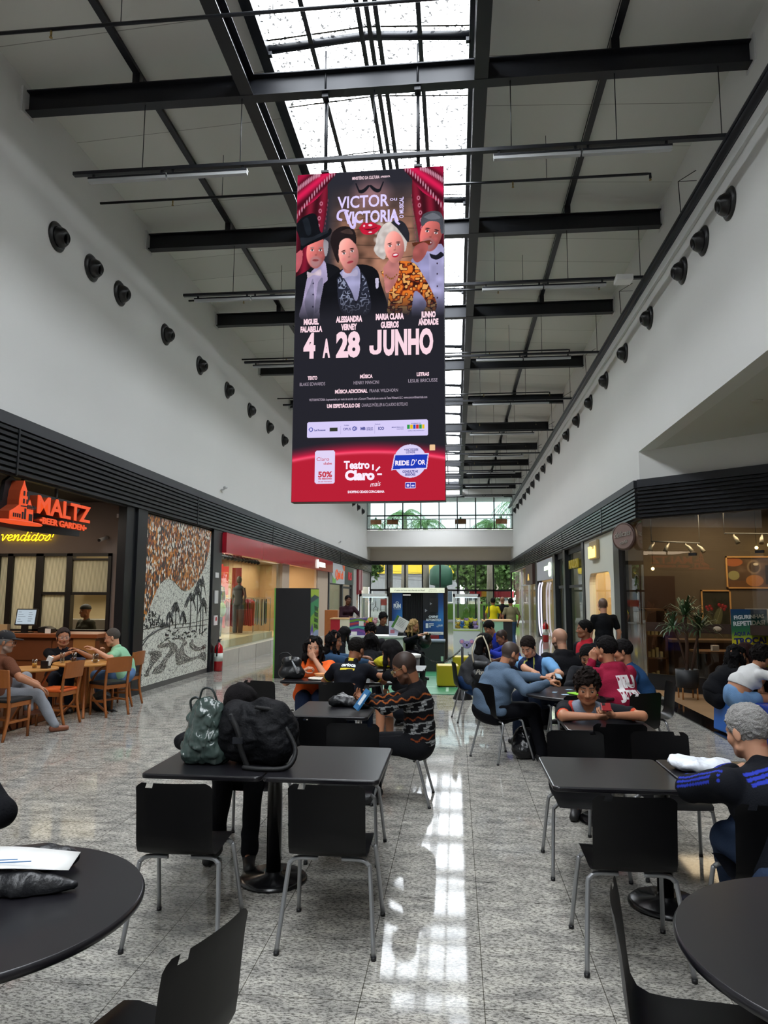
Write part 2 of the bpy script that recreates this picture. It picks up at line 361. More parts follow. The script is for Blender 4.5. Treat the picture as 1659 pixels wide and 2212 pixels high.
for x, lab in ((-1.80, 'left'), (-1.14, 'left of the ridge trio'), (-1.03, 'middle of the ridge trio'), (-.92, 'right of the ridge trio'), (-.40, 'right')):
    o = obj('glazing_bar', MB().box(x - .03, cy0, zroof(x) - .08, x + .03, cy1, zroof(x) - .005), steel)
    tag(o, f'thin black glazing bar running along the skylight glass, {lab}', 'glazing bar', 'long skylight bars')
for x, lab in ((-2.62, 'left'), (.36, 'right')):
    m = MB(); ibeam(m, (x, -11, 8.12), (x, 44.9, 8.12), .29, .17); tag(obj('edge_girder', m, steel), f'long black steel girder beside the {lab} edge of the skylight', 'beam', 'skylight edge girders')
for x, lab in ((-4.13, 'left'), (2.0, 'right')):
    m = MB(); ibeam(m, (x, -11, 8.56), (x, 44.9, 8.56), .1, .09, .012, .05); tag(obj('purlin', m, steel), f'slim black purlin fixed under the {lab} ceiling slope', 'purlin', 'ceiling purlins')
# cable trays with batten lamps, sprinkler pipes
for k, y in enumerate([b for b in beams if b > 6][:9]):
    nth = ord_[k]
    th = thing('cable_tray', f'black perforated cable tray hung on rods across the hall, {nth} from the front', 'cable tray', (0, y - .02, 7.2), 0, 'hanging cable trays')
    m = MB().box(-4.93, -.03, -.02, 3.25, .03, .0).box(-4.93, -.032, -.02, 3.25, -.028, .025).box(-4.93, .028, -.02, 3.25, .032, .025); obj('channel', m, steel, th)
    m = MB()
    for x in (-4.0, -2.7, -.98, .72, 1.98, 3.2): obj('hanger_rod', MB().tube([(x, 0, 0), (x, 0, .93)], .006, 5), steel, th)
    for s, x0, x1 in (('left', -4.72, -2.6), ('right', .5, 2.62)):
        xm = (x0 + x1) / 2
        for q, (a, b) in enumerate(((x0, xm - .01), (xm + .01, x1))):
            lt = thing('batten_lamp', f'unlit white batten lamp, {"outer" if (q == 0) == (s == "left") else "inner"} one {s} under the {nth} cable tray', 'lamp', ((a + b) / 2, y - .02, 7.08), 0, 'batten lamps under the cable trays')
            hl = (b - a) / 2
            obj('housing', MB().box(-hl, -.035, .03, hl, .035, .055).box(-hl + .05, -.01, .05, -hl + .08, .01, .11).box(hl - .08, -.01, .05, hl - .05, .01, .11), steel, lt)
            obj('diffuser', MB().box(-hl + .004, -.03, -.012, hl - .004, .03, .03), mat('lamp_diffuser', '#a5a7a9', .5), lt)
for k in range(10):
    y = 6.36 + 3.78 * k + (.38 if k == 0 else 0)
    th = thing('sprinkler_pipe', f'thin black sprinkler pipe crossing under the ceiling, {ord_[k]} from the front', 'pipe', (0, y, 7.95), 0, 'sprinkler pipes')
    obj('pipe', MB().tube([(-5.6, 0, 0), (2.85, 0, 0), (2.9, 0, 0), (2.9, 0, -.07)], .02, 8), steel, th)
    m = MB()
    for x in (-4.4, .9, 2.9): obj('sprinkler_head', MB().tube([(x, 0, 0), (x, 0, -.07)], .012, 6).lathe([(.02, -.1), (.004, -.07)], 8, (x, 0, 0)), mat('brass', '#8a7444', .35, .9), th)
    m = MB()
    for x in (-3.6, -1.9, 1.4): obj('hanger_rod', MB().tube([(x, 0, 0), (x, 0, .7)], .005, 5), steel, th)
th = thing('cable_bundle', 'long black bundled cable trunk running along the right wall', 'cable trunk', (3.3, 0, 7.16))
obj('trunk', MB().tube([(0, -6, 0), (0, 44, 0)], .05, 10).tube([(.07, -6, .03), (.07, 44, .03)], .022, 6).tube([(-.06, -6, .02), (-.06, 44, .02)], .018, 6), steel, th)
m = MB()
for k in range(12):
    y = 10.1 + 3.78 * k - 3.78
    if y < 43: m.tube([(0, y, 0), (-.02, y, .62), (.24, y, .78)], .007, 5).tube([(-.02, y, .62), (.24, y, .62)], .005, 5)
obj('wall_bracket', m, steel, th)
th = thing('junction_box', 'white junction box fixed on the second cable tray near the right wall', 'box', (2.9, 11.95, 7.2))
obj('casing', MB().box(-.14, -.12, -.1, .14, .12, .0), mat('white_plastic', '#d8d8d6', .4), th, bevel=.01)

# porthole nozzles
def porthole(x, y, s, label):
    th = thing('air_nozzle', label, 'air vent', (x, y, 6.85), 0 if s > 0 else PI, 'portholes along the upper walls')
    M = Matrix.Rotation(PI / 2, 4, 'Y')
    obj('flange', MB().lathe([(.13, 0), (.21, 0), (.215, .012), (.19, .035), (.14, .05), (.13, .02)], 28, M=M), mat('black_rubber', '#141416', .35), th)
    obj('nozzle', MB().lathe([(.14, -.02), (.15, .05), (.135, .11), (.10, .15), (.075, .17), (.07, .1), (.0701, .02)], 24, M=Matrix.Rotation(PI / 2 + .25, 4, 'Y')), mat('black_rubber2', '#0c0c0e', .3), th)
    return th
ys = [9.12, 10.1, 11.05, 12.97, 14.87, 16.8, 18.75, 20.7, 22.6] + [24.6 + 2.0 * i for i in range(10)]
pr = porthole(XL, ys[0], 1, 'black round air nozzle high on the left white wall, nearest')
for i, y in enumerate(ys[1:]): dup(pr, (XL, y, 6.85), 0, f'black round air nozzle high on the left white wall, {ord_[i + 1]} from the front')
for i, y in enumerate(ys): dup(pr, (XR, y, 6.85), PI, f'black round air nozzle high on the right white wall, {ord_[i]} from the front')

# downlight in the terrace soffit, cameras
th = thing('downlight', 'small round recessed downlight in the grey soffit above the cafe', 'lamp', (4.36, 10.5, 4.58))
obj('rim', MB().lathe([(.05, -.001), (.075, -.012), (.08, 0)], 20), white2, th)
def cctv(loc, rz, label):
    th = thing('security_camera', label, 'camera', loc, rz, 'wall cameras')
    obj('bracket', MB().tube([(0, 0, 0), (.06, 0, .0), (.09, 0, .03)], .015, 6), mat('cam_white', '#d0d0d0', .4), th)
    obj('camera_body', MB().lathe([(.03, -.07), (.035, -.06), (.035, .08), (.028, .082)], 14, (.1, 0, .05), M=Matrix.Rotation(PI / 2, 4, 'X') @ Matrix.Rotation(.2, 4, 'X')), mat('cam_white2', '#bfc0c2', .35), th)
cctv((XL + .0, 16.6, 4.3), 0, 'small white camera on the left wall above the fascia near the mural')
cctv((XL + .0, 34, 4.3), 0, 'small white camera on the left wall above the fascia, far along')
# ================================================================== left side shops
LX = Vector((0, 1, 0)); RX_ = Vector((0, -1, 0)); UPZ = Vector((0, 0, 1)); FX = Vector((1, 0, 0))
FL = lambda y, z, x=XL: frame((x, y, z), LX, UPZ)      # faces into the hall from the left wall
FR = lambda y, z, x=XR: frame((x, y, z), RX_, UPZ)     # from the right wall
FF = lambda x, y, z: frame((x, y, z), FX, UPZ)         # faces the viewer end
def emis(name, c, s=1.0): return mat(name, '#000000', .6, emit=c, es=s)
wood_l = mat('light_wood', '#a9743f', .45, var=.18, vscale=5); wood_c = mat('chair_wood', '#9a5a2a', .4, var=.2, vscale=9)
wood_d = mat('counter_wood', '#7a4522', .5, var=.18, vscale=4); metal = mat('brushed_steel', '#a9a9a6', .32, .9); chrome = mat('grey_metal_leg', '#9fa1a4', .3, .75)
plaswhite = mat('plastic_white', '#dfe0df', .4); blackp = mat('plastic_black', '#17171a', .35); paper = mat('paper_white', '#e8e8e6', .7)

# ---- beer garden recess
struct('wall_beer_garden', MB().box(-10.5, 11.95, 0, -8.15, 12.2, 3.4).box(-8.15, 11.95, 0, -6.02, 12.2, 1.08).box(-8.15, 11.95, 2.47, -6.02, 12.2, 3.4).box(-6.02, 11.95, 0, -5.72, 12.2, 3.4).box(-10.5, 6.4, 0, -10.3, 12.2, 3.4).box(-10.5, 6.3, 0, XL - .25, 6.5, 3.4), taupe)
struct('ceiling_beer_garden', MB().box(-10.5, 6.5, 3.38, XL - .05, 12, 3.5), mat('dark_ceiling', '#2a2725', .9))
struct('floor_beer_garden', MB().box(-10.5, 6.5, 0, -5.98, 11.95, .006), mat('brown_tile', '#4a3c33', .35, var=.15, vscale=2))
struct('trim_5', MB().box(-5.98, 6.4, 0, -5.70, 12.0, .008), mat('black_granite', '#0c0c0e', .08, var=.3, vscale=20))
struct('wall_mural_block', MB().box(-9.0, 15.9, 0, -6.0, 16.15, 3.4).box(-6.1, 12.2, 0, -5.70, 16.15, 3.3).box(-9.1, 12.2, 0, -8.9, 16, 3.4), mat('kitchen_wall', '#b7a98c', .7))
struct('ceiling_kitchen', MB().box(-9, 12.2, 2.9, -6.1, 15.9, 3.0), white2)
area('kitchen_ceiling_light', (-7.4, 13.7, 2.86), (0, 0, 0), 2.2, 1.6, 85, (1, .9, .68))
area('beer_garden_light', (-8, 9.2, 3.3), (0, 0, 0), 2.2, 2.5, 75, (1, .8, .6))
th = thing('wall_pillar', 'black steel pillar between the beer garden and the mosaic mural', 'pillar', (-5.68, 12.0, 0)); obj('casing', MB().box(-.1, -.38, 0, .05, -.02, 3.27).box(-.1, -.02, 0, .09, .37, 3.27), louv, th)
th = thing('wall_pillar', 'black steel pillar between the mosaic mural and the red-signed shop', 'pillar', (-5.68, 16.25, 0)); obj('casing', MB().box(-.1, -.3, 0, .09, .3, 3.27), louv, th)
for z, h, lab, c in ((2.15, .12, 'small white alarm box high on the black pillar', '#d8d8d8'), (1.55, .3, 'small white notice board on the black pillar', '#c9c9c9'), (1.05, .22, 'small red and white extinguisher sign on the black pillar', '#e4dcdc')):
    o = obj('wall_notice', MB().box(-5.59, 16.1, z, -5.57, 16.32, z + h), mat('notice' + c, c, .5)); tag(o, lab, 'sign')
    if c == '#e4dcdc': m = MB(); m.lathe([(.05, 0), (.05, .003)], 16, (-5.569, 16.21, z + .14), M=Matrix.Rotation(PI / 2, 4, 'Y')); obj('symbol', m, mat('sign_red', '#b01a20', .5), o)
# hatch frame and panes
blackwood = mat('black_frame', '#0e0e0f', .45)
th = thing('serving_hatch', 'black framed kitchen serving hatch with fluted glass panes', 'window', (-7.08, 11.93, 1.08))
m = MB()
X0, X1, Z0, Z1 = -1.07, 1.06, 0, 1.39
m.box(X0, -.02, Z0, X1, .1, Z0 + .06).box(X0, -.02, Z1 - .05, X1, .1, Z1).box(X1 - .06, -.02, Z0, X1, .1, Z1).box(X0, -.02, Z0, X0 + .05, .1, Z1)
for xa, xb in ((.235, .345), (-.34, -.2), (-.87, -.77)): m.box(xa, -.02, 0, xb, .1, Z1)
m.box(-.2, -.01, .66, .235, .08, .71).box(.345, -.01, .66, 1.0, .08, .71).box(.345, -.01, 1.27, 1.0, .08, 1.3)
obj('hatch_frame', m, blackwood, th)
def fluted():
    m = bpy.data.materials.new('fluted_glass'); m.use_nodes = True; t = m.node_tree; t.nodes.clear(); L = t.links.new
    o = t.nodes.new('ShaderNodeOutputMaterial'); a = t.nodes.new('ShaderNodeBsdfTranslucent'); tr = t.nodes.new('ShaderNodeBsdfTransparent'); g = t.nodes.new('ShaderNodeBsdfGlossy')
    g.inputs['Roughness'].default_value = .15; co = t.nodes.new('ShaderNodeTexCoord'); w = t.nodes.new('ShaderNodeTexWave'); w.inputs['Scale'].default_value = 14; w.bands_direction = 'X'
    L(co.outputs['Object'], w.inputs['Vector']); r = t.nodes.new('ShaderNodeValToRGB'); r.color_ramp.elements[0].color = (.25, .25, .21, 1); r.color_ramp.elements[1].color = (.95, .92, .85, 1)
    L(w.outputs['Fac'], r.inputs['Fac']); L(r.outputs[0], a.inputs[0]); tr.inputs[0].default_value = (.8, .8, .75, 1); L(r.outputs[0], tr.inputs[0])
    x = t.nodes.new('ShaderNodeMixShader'); x.inputs[0].default_value = .55; L(tr.outputs[0], x.inputs[1]); L(a.outputs[0], x.inputs[2])
    y = t.nodes.new('ShaderNodeMixShader'); y.inputs[0].default_value = .06; L(x.outputs[0], y.inputs[1]); L(g.outputs[0], y.inputs[2]); L(y.outputs[0], o.inputs[0]); return m
M_fl = fluted()
for a, b, c, d in ((-1.02, -.87, .06, 1.34), (-.77, -.34, .06, 1.34), (-.2, .235, .06, .66), (-.2, .235, .71, 1.34), (.345, 1.0, .71, 1.27)):
    obj('fluted_pane', MB().box(a, .02, c, b, .028, d), M_fl, th)
# kitchen contents
th = thing('kitchen_hood', 'long stainless extractor hood seen through the fluted glass', 'extractor hood', (-7.5, 15.2, 1.9)); obj('canopy', MB().prism([(-1.1, 0), (1.1, 0), (.9, .5), (-.9, .5)], .6), metal, th)
th = thing('kitchen_worktop', 'stainless kitchen worktop behind the serving hatch', 'worktop', (-7.4, 13.6, 0)); obj('cabinet', MB().box(-1.0, 0, 0, .55, .5, 1.25), metal, th)
th = thing('ceiling_lamp', 'warm glowing strip lamp on the kitchen ceiling', 'lamp', (-7.4, 13.7, 2.87)); obj('tube', MB().box(-1.1, -.08, 0, 1.1, .08, .03), emis('warm_tube', '#fff0c0', 4), th)
# counter
th = thing('bar_counter', 'reddish wooden bar counter with panelled front under the serving hatch', 'counter', (-7.3, 11.35, 0))
obj('body', MB().box(-2.6, -.2, 0, 1.45, .5, 1.04), wood_d, th)
obj('countertop', MB().box(-2.65, -.26, 1.04, 1.52, .52, 1.11), mat('counter_top', '#8a4a26', .35, var=.15, vscale=4), th, bevel=.008)
m = MB()
for k in range(5): m.box(-2.5 + k * .82, -.215, .68, -1.74 + k * .82, -.2, 1.0)
obj('front_panel', m, mat('counter_panel', '#6d3c1e', .5, var=.15), th)
obj('end_post', MB().box(1.1, -.23, 0, 1.47, -.2, 1.04), wood_l, th)
th = thing('till_monitor', 'black touchscreen till monitor lit on the bar counter', 'monitor', (-7.17, 11.3, 1.11))
MM = Matrix.Rotation(-.18, 4, 'X'); obj('stand', MB().box(-.05, -.02, 0, .05, .03, .13).box(-.12, -.08, 0, .12, .08, .012), blackp, th)
obj('casing', MB().box(-.185, -.02, .12, .185, .02, .4, M=MM), blackp, th, bevel=.006)
obj('screen', MB().box(-.165, -.0225, .14, .165, -.021, .38, M=MM), emis('till_screen', '#b8c8d4', .8), th)
m = MB()
for k in range(5): m.box(-.14, -.024, .34 - k * .04, -.14 + .05 + .04 * (k % 3), -.0228, .345 - k * .04, M=MM).box(.04, -.024, .33 - k * .035, .1 + .02 * (k % 2), -.0228, .336 - k * .035, M=MM)
obj('screen_text', m, mat('ink', '#333a44', .6), th)
th = thing('receipt_printer', 'black receipt printer beside the till monitor', 'printer', (-6.85, 11.35, 1.11)); obj('casing', MB().prism([(-.12, 0), (.12, 0), (.12, .07), (.02, .11), (-.12, .09)], .16), blackp, th, bevel=.01)
th = thing('card_stand', 'small white card stand on the bar counter', 'card stand', (-6.7, 11.2, 1.11)); obj('card', MB().box(-.045, 0, 0, .045, .02, .075), paper, th)
th = thing('menu_box', 'cream menu box on the bar counter left of the monitor', 'box', (-7.48, 11.2, 1.11)); obj('carton', MB().box(-.07, 0, 0, .07, .08, .14), mat('cream_card', '#b9a07c', .7), th)
# MALTZ sign
orange = emis('sign_orange', '#ff5a2a', .75); orange_s = mat('sign_orange_side', '#8f3616', .5)
th = thing('shop_sign', 'big orange extruded MALTZ BEER GARDEN sign with church tower logo under the left fascia', 'sign', (-5.5, 9.2, 2.9))
FS = lambda y, z, d=0: frame((d, y - 9.2, z - 2.9), LX, UPZ)
m = MB(); text(m, 'MALTZ', FS(9.46, 2.82), .245, 1.36, bold=.02, ext=.012); obj('lettering', m, orange, th)
m = MB(); text(m, 'MALTZ', FS(9.46, 2.82, -.11), .245, 1.36, bold=.01, ext=.108); obj('letter_sides', m, orange_s, th)
m = MB(); text(m, '\u2022BEER GARDEN\u2022', FS(9.45, 2.69), .085, 1.2, bold=.03, ext=.012); obj('lettering', m, orange, th)
m = MB(); text(m, '\u2022BEER GARDEN\u2022', FS(9.45, 2.69, -.08), .085, 1.2, bold=.03, ext=.078); obj('letter_sides', m, orange_s, th)
tw = [(-.98, -.23), (-.98, -.12), (-.9, -.08), (-.8, -.02), (-.8, .05), (-.78, .17), (-.74, .25), (-.72, .3), (-.70, .25), (-.65, .17), (-.63, .05), (-.63, 0), (-.58, .07), (-.53, -.02), (-.5, -.02), (-.49, -.23)]
Mtw = Matrix(((0, -1, 0, .0), (1, 0, 0, 0), (0, 0, 1, 0), (0, 0, 0, 1)))
obj('tower_logo', MB().prism(tw, .012, Mtw), orange, th)
obj('tower_sides', MB().prism(tw, .17, Matrix.Translation((-.005, 0, 0)) @ Mtw), orange_s, th)
m = MB()
for a, b, c, d in [(-.75, .1, .028, .06), (-.68, .1, .028, .06), (-.75, 0, .028, .06), (-.68, 0, .028, .06)] + [(-.94 + .042 * k, -.19, .022, .05) for k in range(4)] + [(-.76, -.2, .03, .09), (-.71, -.2, .03, .14)] + [(-.655 + .045 * k, -.06, .025, .055) for k in range(4)] + [(-.61, -.21, .07, .09)]:
    m.box(.012, a, b, .02, a + c, b + d)
m.add([(.013 + e, y, z) for e in (0, .004) for y, z in ((-.8, -.03), (-.46, -.02), (-.46, -.035), (-.8, -.045))], [(4, 5, 6, 7)])
obj('tower_windows', m, mat('sign_dark', '#141418', .6), th)
m = MB(); m.lathe([(.41, 0), (.43, .012), (.41, .024)], 32, (-.04, -.74, -.26)); me = obj('ellipse_base', m, orange, th); me.scale = (.35, 1, 1)
obj('backing_board', MB().prism([(-1.08, -.3), (-1.08, -.1), (-.9, .02), (-.86, .28), (-.74, .36), (-.6, .3), (-.45, .22), (.95, .22), (.98, -.28), (-.3, -.32)], .05, Matrix.Translation((-.17, 0, 0)) @ Mtw), dark, th)
obj('hanger_bar', MB().box(-.2, .3, .2, -.17, .34, .42).box(-.2, -.5, .2, -.17, -.46, .42), dark, th)
# neon
neon = emis('neon_yellow', '#ffd21a', 3.0)
G = {'v': [[(0, .5), (.12, .5), (.22, 0), (.4, .5), (.5, .42)]], 'e': [[(0, .2), (.3, .3), (.28, .48), (.12, .48), (.05, .2), (.2, 0), (.42, .12)]],
     'n': [[(0, .4), (.1, .5), (.08, 0), (.2, .4), (.34, .5), (.36, 0), (.5, .1)]], 'd': [[(.36, .42), (.15, .48), (.05, .2), (.2, 0), (.36, .3), (.42, 1.0), (.36, 0), (.52, .1)]],
     'i': [[(0, .3), (.1, .5), (.08, 0), (.24, .1)], [(.12, .72), (.14, .74)]], 'o': [[(.3, .45), (.1, .48), (.04, .15), (.2, 0), (.36, .2), (.3, .45), (.5, .4)]],
     's': [[(0, .1), (.24, .52), (.3, .2), (.2, 0), (.02, .04)]], '!': [[(.14, 1.0), (.06, .28)], [(.03, .06), (.04, .04)]]}
m = MB(); cx = -8.13
for ch in 'vendidos!':
    for st in G[ch]:
        pts = [Vector((cx + (p[0] + .25 * p[1]) * .27, 11.9, 2.70 + p[1] * .2)) for p in st]; m.tube(pts, .008, 6, smooth=4 if len(pts) > 2 else 0)
    cx += {'v': .13, 'e': .11, 'n': .135, 'd': .14, 'i': .065, 'o': .13, 's': .11, '!': .1}[ch]
tag(obj('neon_sign', m, neon), 'yellow handwriting neon reading vendidos! on the beer garden wall', 'sign')
o = obj('wall_notice', MB().box(-5.97, 11.93, 3.1, -5.85, 11.95, 3.17), plaswhite); tag(o, 'small white emergency light on the beer garden wall', 'sign')
th = thing('security_camera', 'black and white bullet camera on the beer garden wall', 'camera', (-6.15, 11.93, 2.72)); obj('camera_body', MB().tube([(.02, 0, .03), (0, -.08, 0), (-.03, -.16, -.03)], .032, 10), plaswhite, th); obj('lens', MB().tube([(-.03, -.16, -.03), (-.035, -.18, -.035)], .028, 10), blackp, th)

# ---- mosaic mural
def mosaic(name, dark_stuff=None):
    m = bpy.data.materials.new(name); m.use_nodes = True; t = m.node_tree; b = t.nodes['Principled BSDF']; L = t.links.new; b.inputs['Roughness'].default_value = .35
    co = t.nodes.new('ShaderNodeTexCoord'); mp = t.nodes.new('ShaderNodeMapping'); L(co.outputs['Object'], mp.inputs[0])
    if dark_stuff is None:
        mp.inputs['Scale'].default_value = (1, 25, 15); v = t.nodes.new('ShaderNodeTexVoronoi'); v.inputs['Scale'].default_value = 1; L(mp.outputs[0], v.inputs['Vector'])
        s = t.nodes.new('ShaderNodeSeparateColor'); L(v.outputs['Color'], s.inputs[0]); r = t.nodes.new('ShaderNodeValToRGB'); r.color_ramp.interpolation = 'CONSTANT'; e = r.color_ramp.elements
        cols = ['#c8802e', '#33302f', '#8a4526', '#d9d5c6', '#a2612a', '#4a4240', '#b06a26', '#e3dfd2', '#5d3a2c', '#2a2a30']
        e[0].color = lin(cols[0]); e[1].position = .12; e[1].color = lin(cols[1])
        for i, c in enumerate(cols[2:]): q = e.new(.22 + i * .1); q.color = lin(c)
        L(s.outputs[0], r.inputs[0]); L(r.outputs[0], b.inputs['Base Color'])
    else:
        mp.inputs['Scale'].default_value = (1, 12, 12) if dark_stuff < .5 else (1, 30, 30)
        n = t.nodes.new('ShaderNodeTexNoise'); n.inputs['Scale'].default_value = .9; L(mp.outputs[0], n.inputs['Vector'])
        ad = t.nodes.new('ShaderNodeVectorMath'); ad.operation = 'MULTIPLY_ADD'; ad.inputs[1].default_value = (1.5, 1.5, 1.5); L(n.outputs['Color'], ad.inputs[0]); L(mp.outputs[0], ad.inputs[2])
        v = t.nodes.new('ShaderNodeTexVoronoi'); v.feature = 'DISTANCE_TO_EDGE'; L(ad.outputs[0], v.inputs['Vector'])
        v.inputs['Scale'].default_value = 1
        r = t.nodes.new('ShaderNodeValToRGB'); r.color_ramp.interpolation = 'LINEAR'; r.color_ramp.elements[0].position = .015 if dark_stuff < .5 else .16; r.color_ramp.elements[0].color = lin('#2c2d2c')
        r.color_ramp.elements[1].position = .055 if dark_stuff < .5 else .24; r.color_ramp.elements[1].color = lin('#d8dad0')
        L(v.outputs['Distance'], r.inputs[0]); L(r.outputs[0], b.inputs['Base Color'])
    return m
th = thing('mosaic_mural', 'tile mosaic mural of orange sky over a black and white promenade', 'mural', (XL + .03, 12.4, 0))
B = [(3.5, 3.22), (3.45, 3.08), (3.38, 2.81), (3.23, 2.5), (3.04, 2.31), (2.8, 2.12), (2.52, 1.96), (2.25, 1.86), (2.02, 1.83), (1.8, 1.86), (1.57, 1.95), (1.36, 2.03), (1.15, 2.05), (0.95, 2.04), (0.73, 1.94), (0.56, 1.8), (0.43, 1.67), (0.29, 1.5), (0.15, 1.34), (0, 1.14)]
Wv = [[(0.35, 0.71), (0.64, 0.7), (0.9, 0.66), (0.93, 0.59), (0.73, 0.5), (0.55, 0.43), (0.42, 0.34), (0.36, 0.27), (0.19, 0.29), (0.31, 0.39), (0.41, 0.5), (0.45, 0.62), (0.32, 0.69)],
      [(0.75, 0.8), (1.08, 0.81), (1.48, 0.8), (1.7, 0.71), (1.66, 0.61), (1.42, 0.55), (1.19, 0.46), (1.09, 0.31), (0.86, 0.26), (0.57, 0.29), (0.63, 0.37), (0.88, 0.44), (1.1, 0.56), (1.33, 0.67), (1.24, 0.74), (0.78, 0.74)],
      [(1.76, 0.93), (2.07, 0.83), (2.22, 0.74), (2.05, 0.67), (2.1, 0.55), (2.39, 0.44), (2.77, 0.42), (3.06, 0.47), (3.37, 0.46), (3.36, 0.28), (2.97, 0.37), (2.58, 0.35), (2.12, 0.34), (1.77, 0.33), (1.63, 0.47), (1.66, 0.6), (1.87, 0.68), (1.99, 0.79), (1.76, 0.87)],
      [(2.36, 0.73), (2.54, 0.8), (2.6, 0.7), (2.95, 0.6), (3.3, 0.65), (3.36, 0.56), (2.95, 0.53), (2.56, 0.58)]]
PM = lambda d: Matrix(((0, -1, 0, d), (1, 0, 0, 0), (0, 0, 1, 0), (0, 0, 0, 1)))
def sm2(p, k=4, closed=False):
    v = [Vector((a, 0, b)) for a, b in p]
    if closed: v = v + v[:1]
    return [(q.x, q.z) for q in spline(v, k)][: -1 if closed else None]
obj('white_field', MB().prism([(0, .1), (3.5, .1), (3.5, 3.22), (0, 3.22)], .02, PM(0)), mosaic('white_crackle_mosaic', .2), th)
obj('orange_sky', MB().prism(sm2(B) + [(0, 3.22)], .006, PM(.007)), mosaic('orange_mosaic'), th)
md = mosaic('dark_crackle_mosaic', .9)
for w in Wv: obj('dark_wave', MB().prism(sm2(w, 4, True), .005, PM(.006)), md, th)
RR = random.Random(3)
m = MB(); msm = lambda pts, r: m.tube([Vector((.004, a, b)) for a, b in pts], r, 4)
def mpalm(s, z0, z1, r):
    msm([(s, z0), (s + .02, (z0 + z1) / 2), (s, z1)], .012)
    for k in range(26):
        a = RR.uniform(-.5, PI + .5); l = r * RR.uniform(.6, 1.1); ex, ez = s + math.cos(a) * l, z1 + math.sin(a) * l * .8 - .1 * l
        msm([(s, z1), ((s + ex) / 2, (z1 + ez) / 2 + .25 * l), (ex, ez - .1)], [.012, .008, .003])
for s, z0, z1, r in ((1.55, 1.08, 1.42, .3), (2.35, 1.0, 1.62, .32), (2.74, .98, 1.75, .33), (2.95, .88, 1.95, .36), (3.1, .85, 1.5, .3), (1.95, 1.1, 1.3, .2), (1.25, 1.1, 1.3, .2)): mpalm(s, z0, z1, r)
for k in range(90):
    s = RR.uniform(.15, 1.2); z = RR.uniform(1.12, 1.3 + .15 * math.sin(s * 4)); a = RR.uniform(0, PI); msm([(s, z), (s + .07 * math.cos(a), z + .07 * math.sin(a))], .008)
msm([(0, 1.12), (.8, 1.16), (1.6, 1.15)], .006); msm([(1.6, 1.16), (2.4, 1.15), (3.45, 1.2)], .005); msm([(1.5, 1.08), (3.4, 1.08)], .005)
msm([(0, .8), (.3, .98), (.8, 1.1), (1.3, 1.15)], .01); msm([(0, .9), (.5, 1.06), (1.2, 1.13)], .006)
for k in range(26):
    s = RR.uniform(1.0, 2.3); z = .84 + RR.uniform(0, .22); msm([(s, z), (s + RR.uniform(-.2, .2), z + RR.uniform(-.04, .04))], RR.uniform(.006, .018))
for k in range(14):
    s = RR.uniform(2.3, 3.3); z = RR.uniform(.85, 1.0); msm([(s, z), (s + RR.uniform(-.14, .14), z + RR.uniform(-.03, .03))], .014)
obj('ink_drawing', m, mat('tile_black', '#242624', .4), th)
obj('plinth', MB().box(-.03, 0, 0, -.005, 3.5, .1), mat('grey_plinth', '#4c4d4b', .4), th)

# ---- red-signed clothes shop
renr = mat('sign_red_gloss', '#b21c2e', .18, coat=.5)
th = thing('shop_sign', 'long glossy red sign box with white RENNER lettering', 'sign', (XL, 24, 3.0))
obj('sign_box', MB().box(0, -7.4, -.24, .17, 7.55, .25), renr, th)
m = MB(); M = frame((.2, 4.85, -.1), LX, UPZ); text(m, 'RENNER', M, .2, 1.3, bold=.02, ext=.015)
for k in range(24):
    a = 2 * PI * k / 24; m.box(.19, 3.9 - .02 + .13 * math.cos(a), .0 + .16 * math.sin(a) - .02, .215, 3.9 + .02 + .13 * math.cos(a), .0 + .16 * math.sin(a) + .02)
m.box(.19, 3.87, -.12, .215, 3.94, .1)
obj('lettering', m, emis('letter_white', '#f4fff4', 1.2), th)
beige = mat('beige_cladding', '#b39f8a', .6, var=.04); kerbm = mat('pale_granite_kerb', '#a8a59c', .35, var=.15, vscale=6, bump=.02); cream = mat('cream_stone', '#cbb98e', .4)
struct('trim_6', MB().box(-6.0, 16.55, 0, XL + .02, 24.0, .38).box(-6.0, 24, 0, XL + .0, 31.6, .02), kerbm)
m = MB()
for y in (18.3, 19.9, 21.5, 23.1): m.box(XL + .02, y, .0, XL + .024, y + .012, .38)
struct('trim_7', m, mat('kerb_joint', '#6b6257', .6))
struct('door_1', MB().box(-5.9, 16.55, .38, -5.7, 16.8, 2.78).box(-5.9, 23.0, .38, -5.7, 24.0, 2.78).box(-5.9, 29.0, 0, -5.7, 31.4, 2.78).box(-5.8, 28.85, 0, -5.72, 28.95, 2.78), beige)
struct('window_2', MB().box(-5.78, 16.8, .38, -5.77, 23.0, 2.78), M_glass)
struct('wall_left_shop', MB().box(-12, 16.3, 0, -11.8, 31.6, 3.4).box(-11.8, 31.5, 0, -5.75, 31.6, 3.4).box(-11.8, 16.3, 0, -6.1, 16.4, 3.4), mat('shop_beige_wall', '#c9b48c', .7))
struct('wall_left_lobby', MB().box(-8.2, 23.6, 0, -8.1, 28.9, 3.0).box(-8.2, 28.9, 0, -5.75, 29.0, 3.0), mat('lobby_beige', '#b59670', .7))
struct('ceiling_left_shop', MB().box(-12, 16.3, 3.0, XL - .02, 31.6, 3.1), mat('shop_ceiling', '#9a9284', .8))
struct('floor_left_shop', MB().box(-11.8, 16.4, 0, -6.0, 31.5, .3), mat('shop_floor', '#c9b583', .25))
area('shop_light', (-8.4, 19.5, 2.95), (0, 0, 0), 3.5, 4.5, 170, (1, .91, .74)); area('lobby_light', (-7, 26.5, 2.95), (0, 0, 0), 1.5, 3.5, 102, (1, .84, .62))
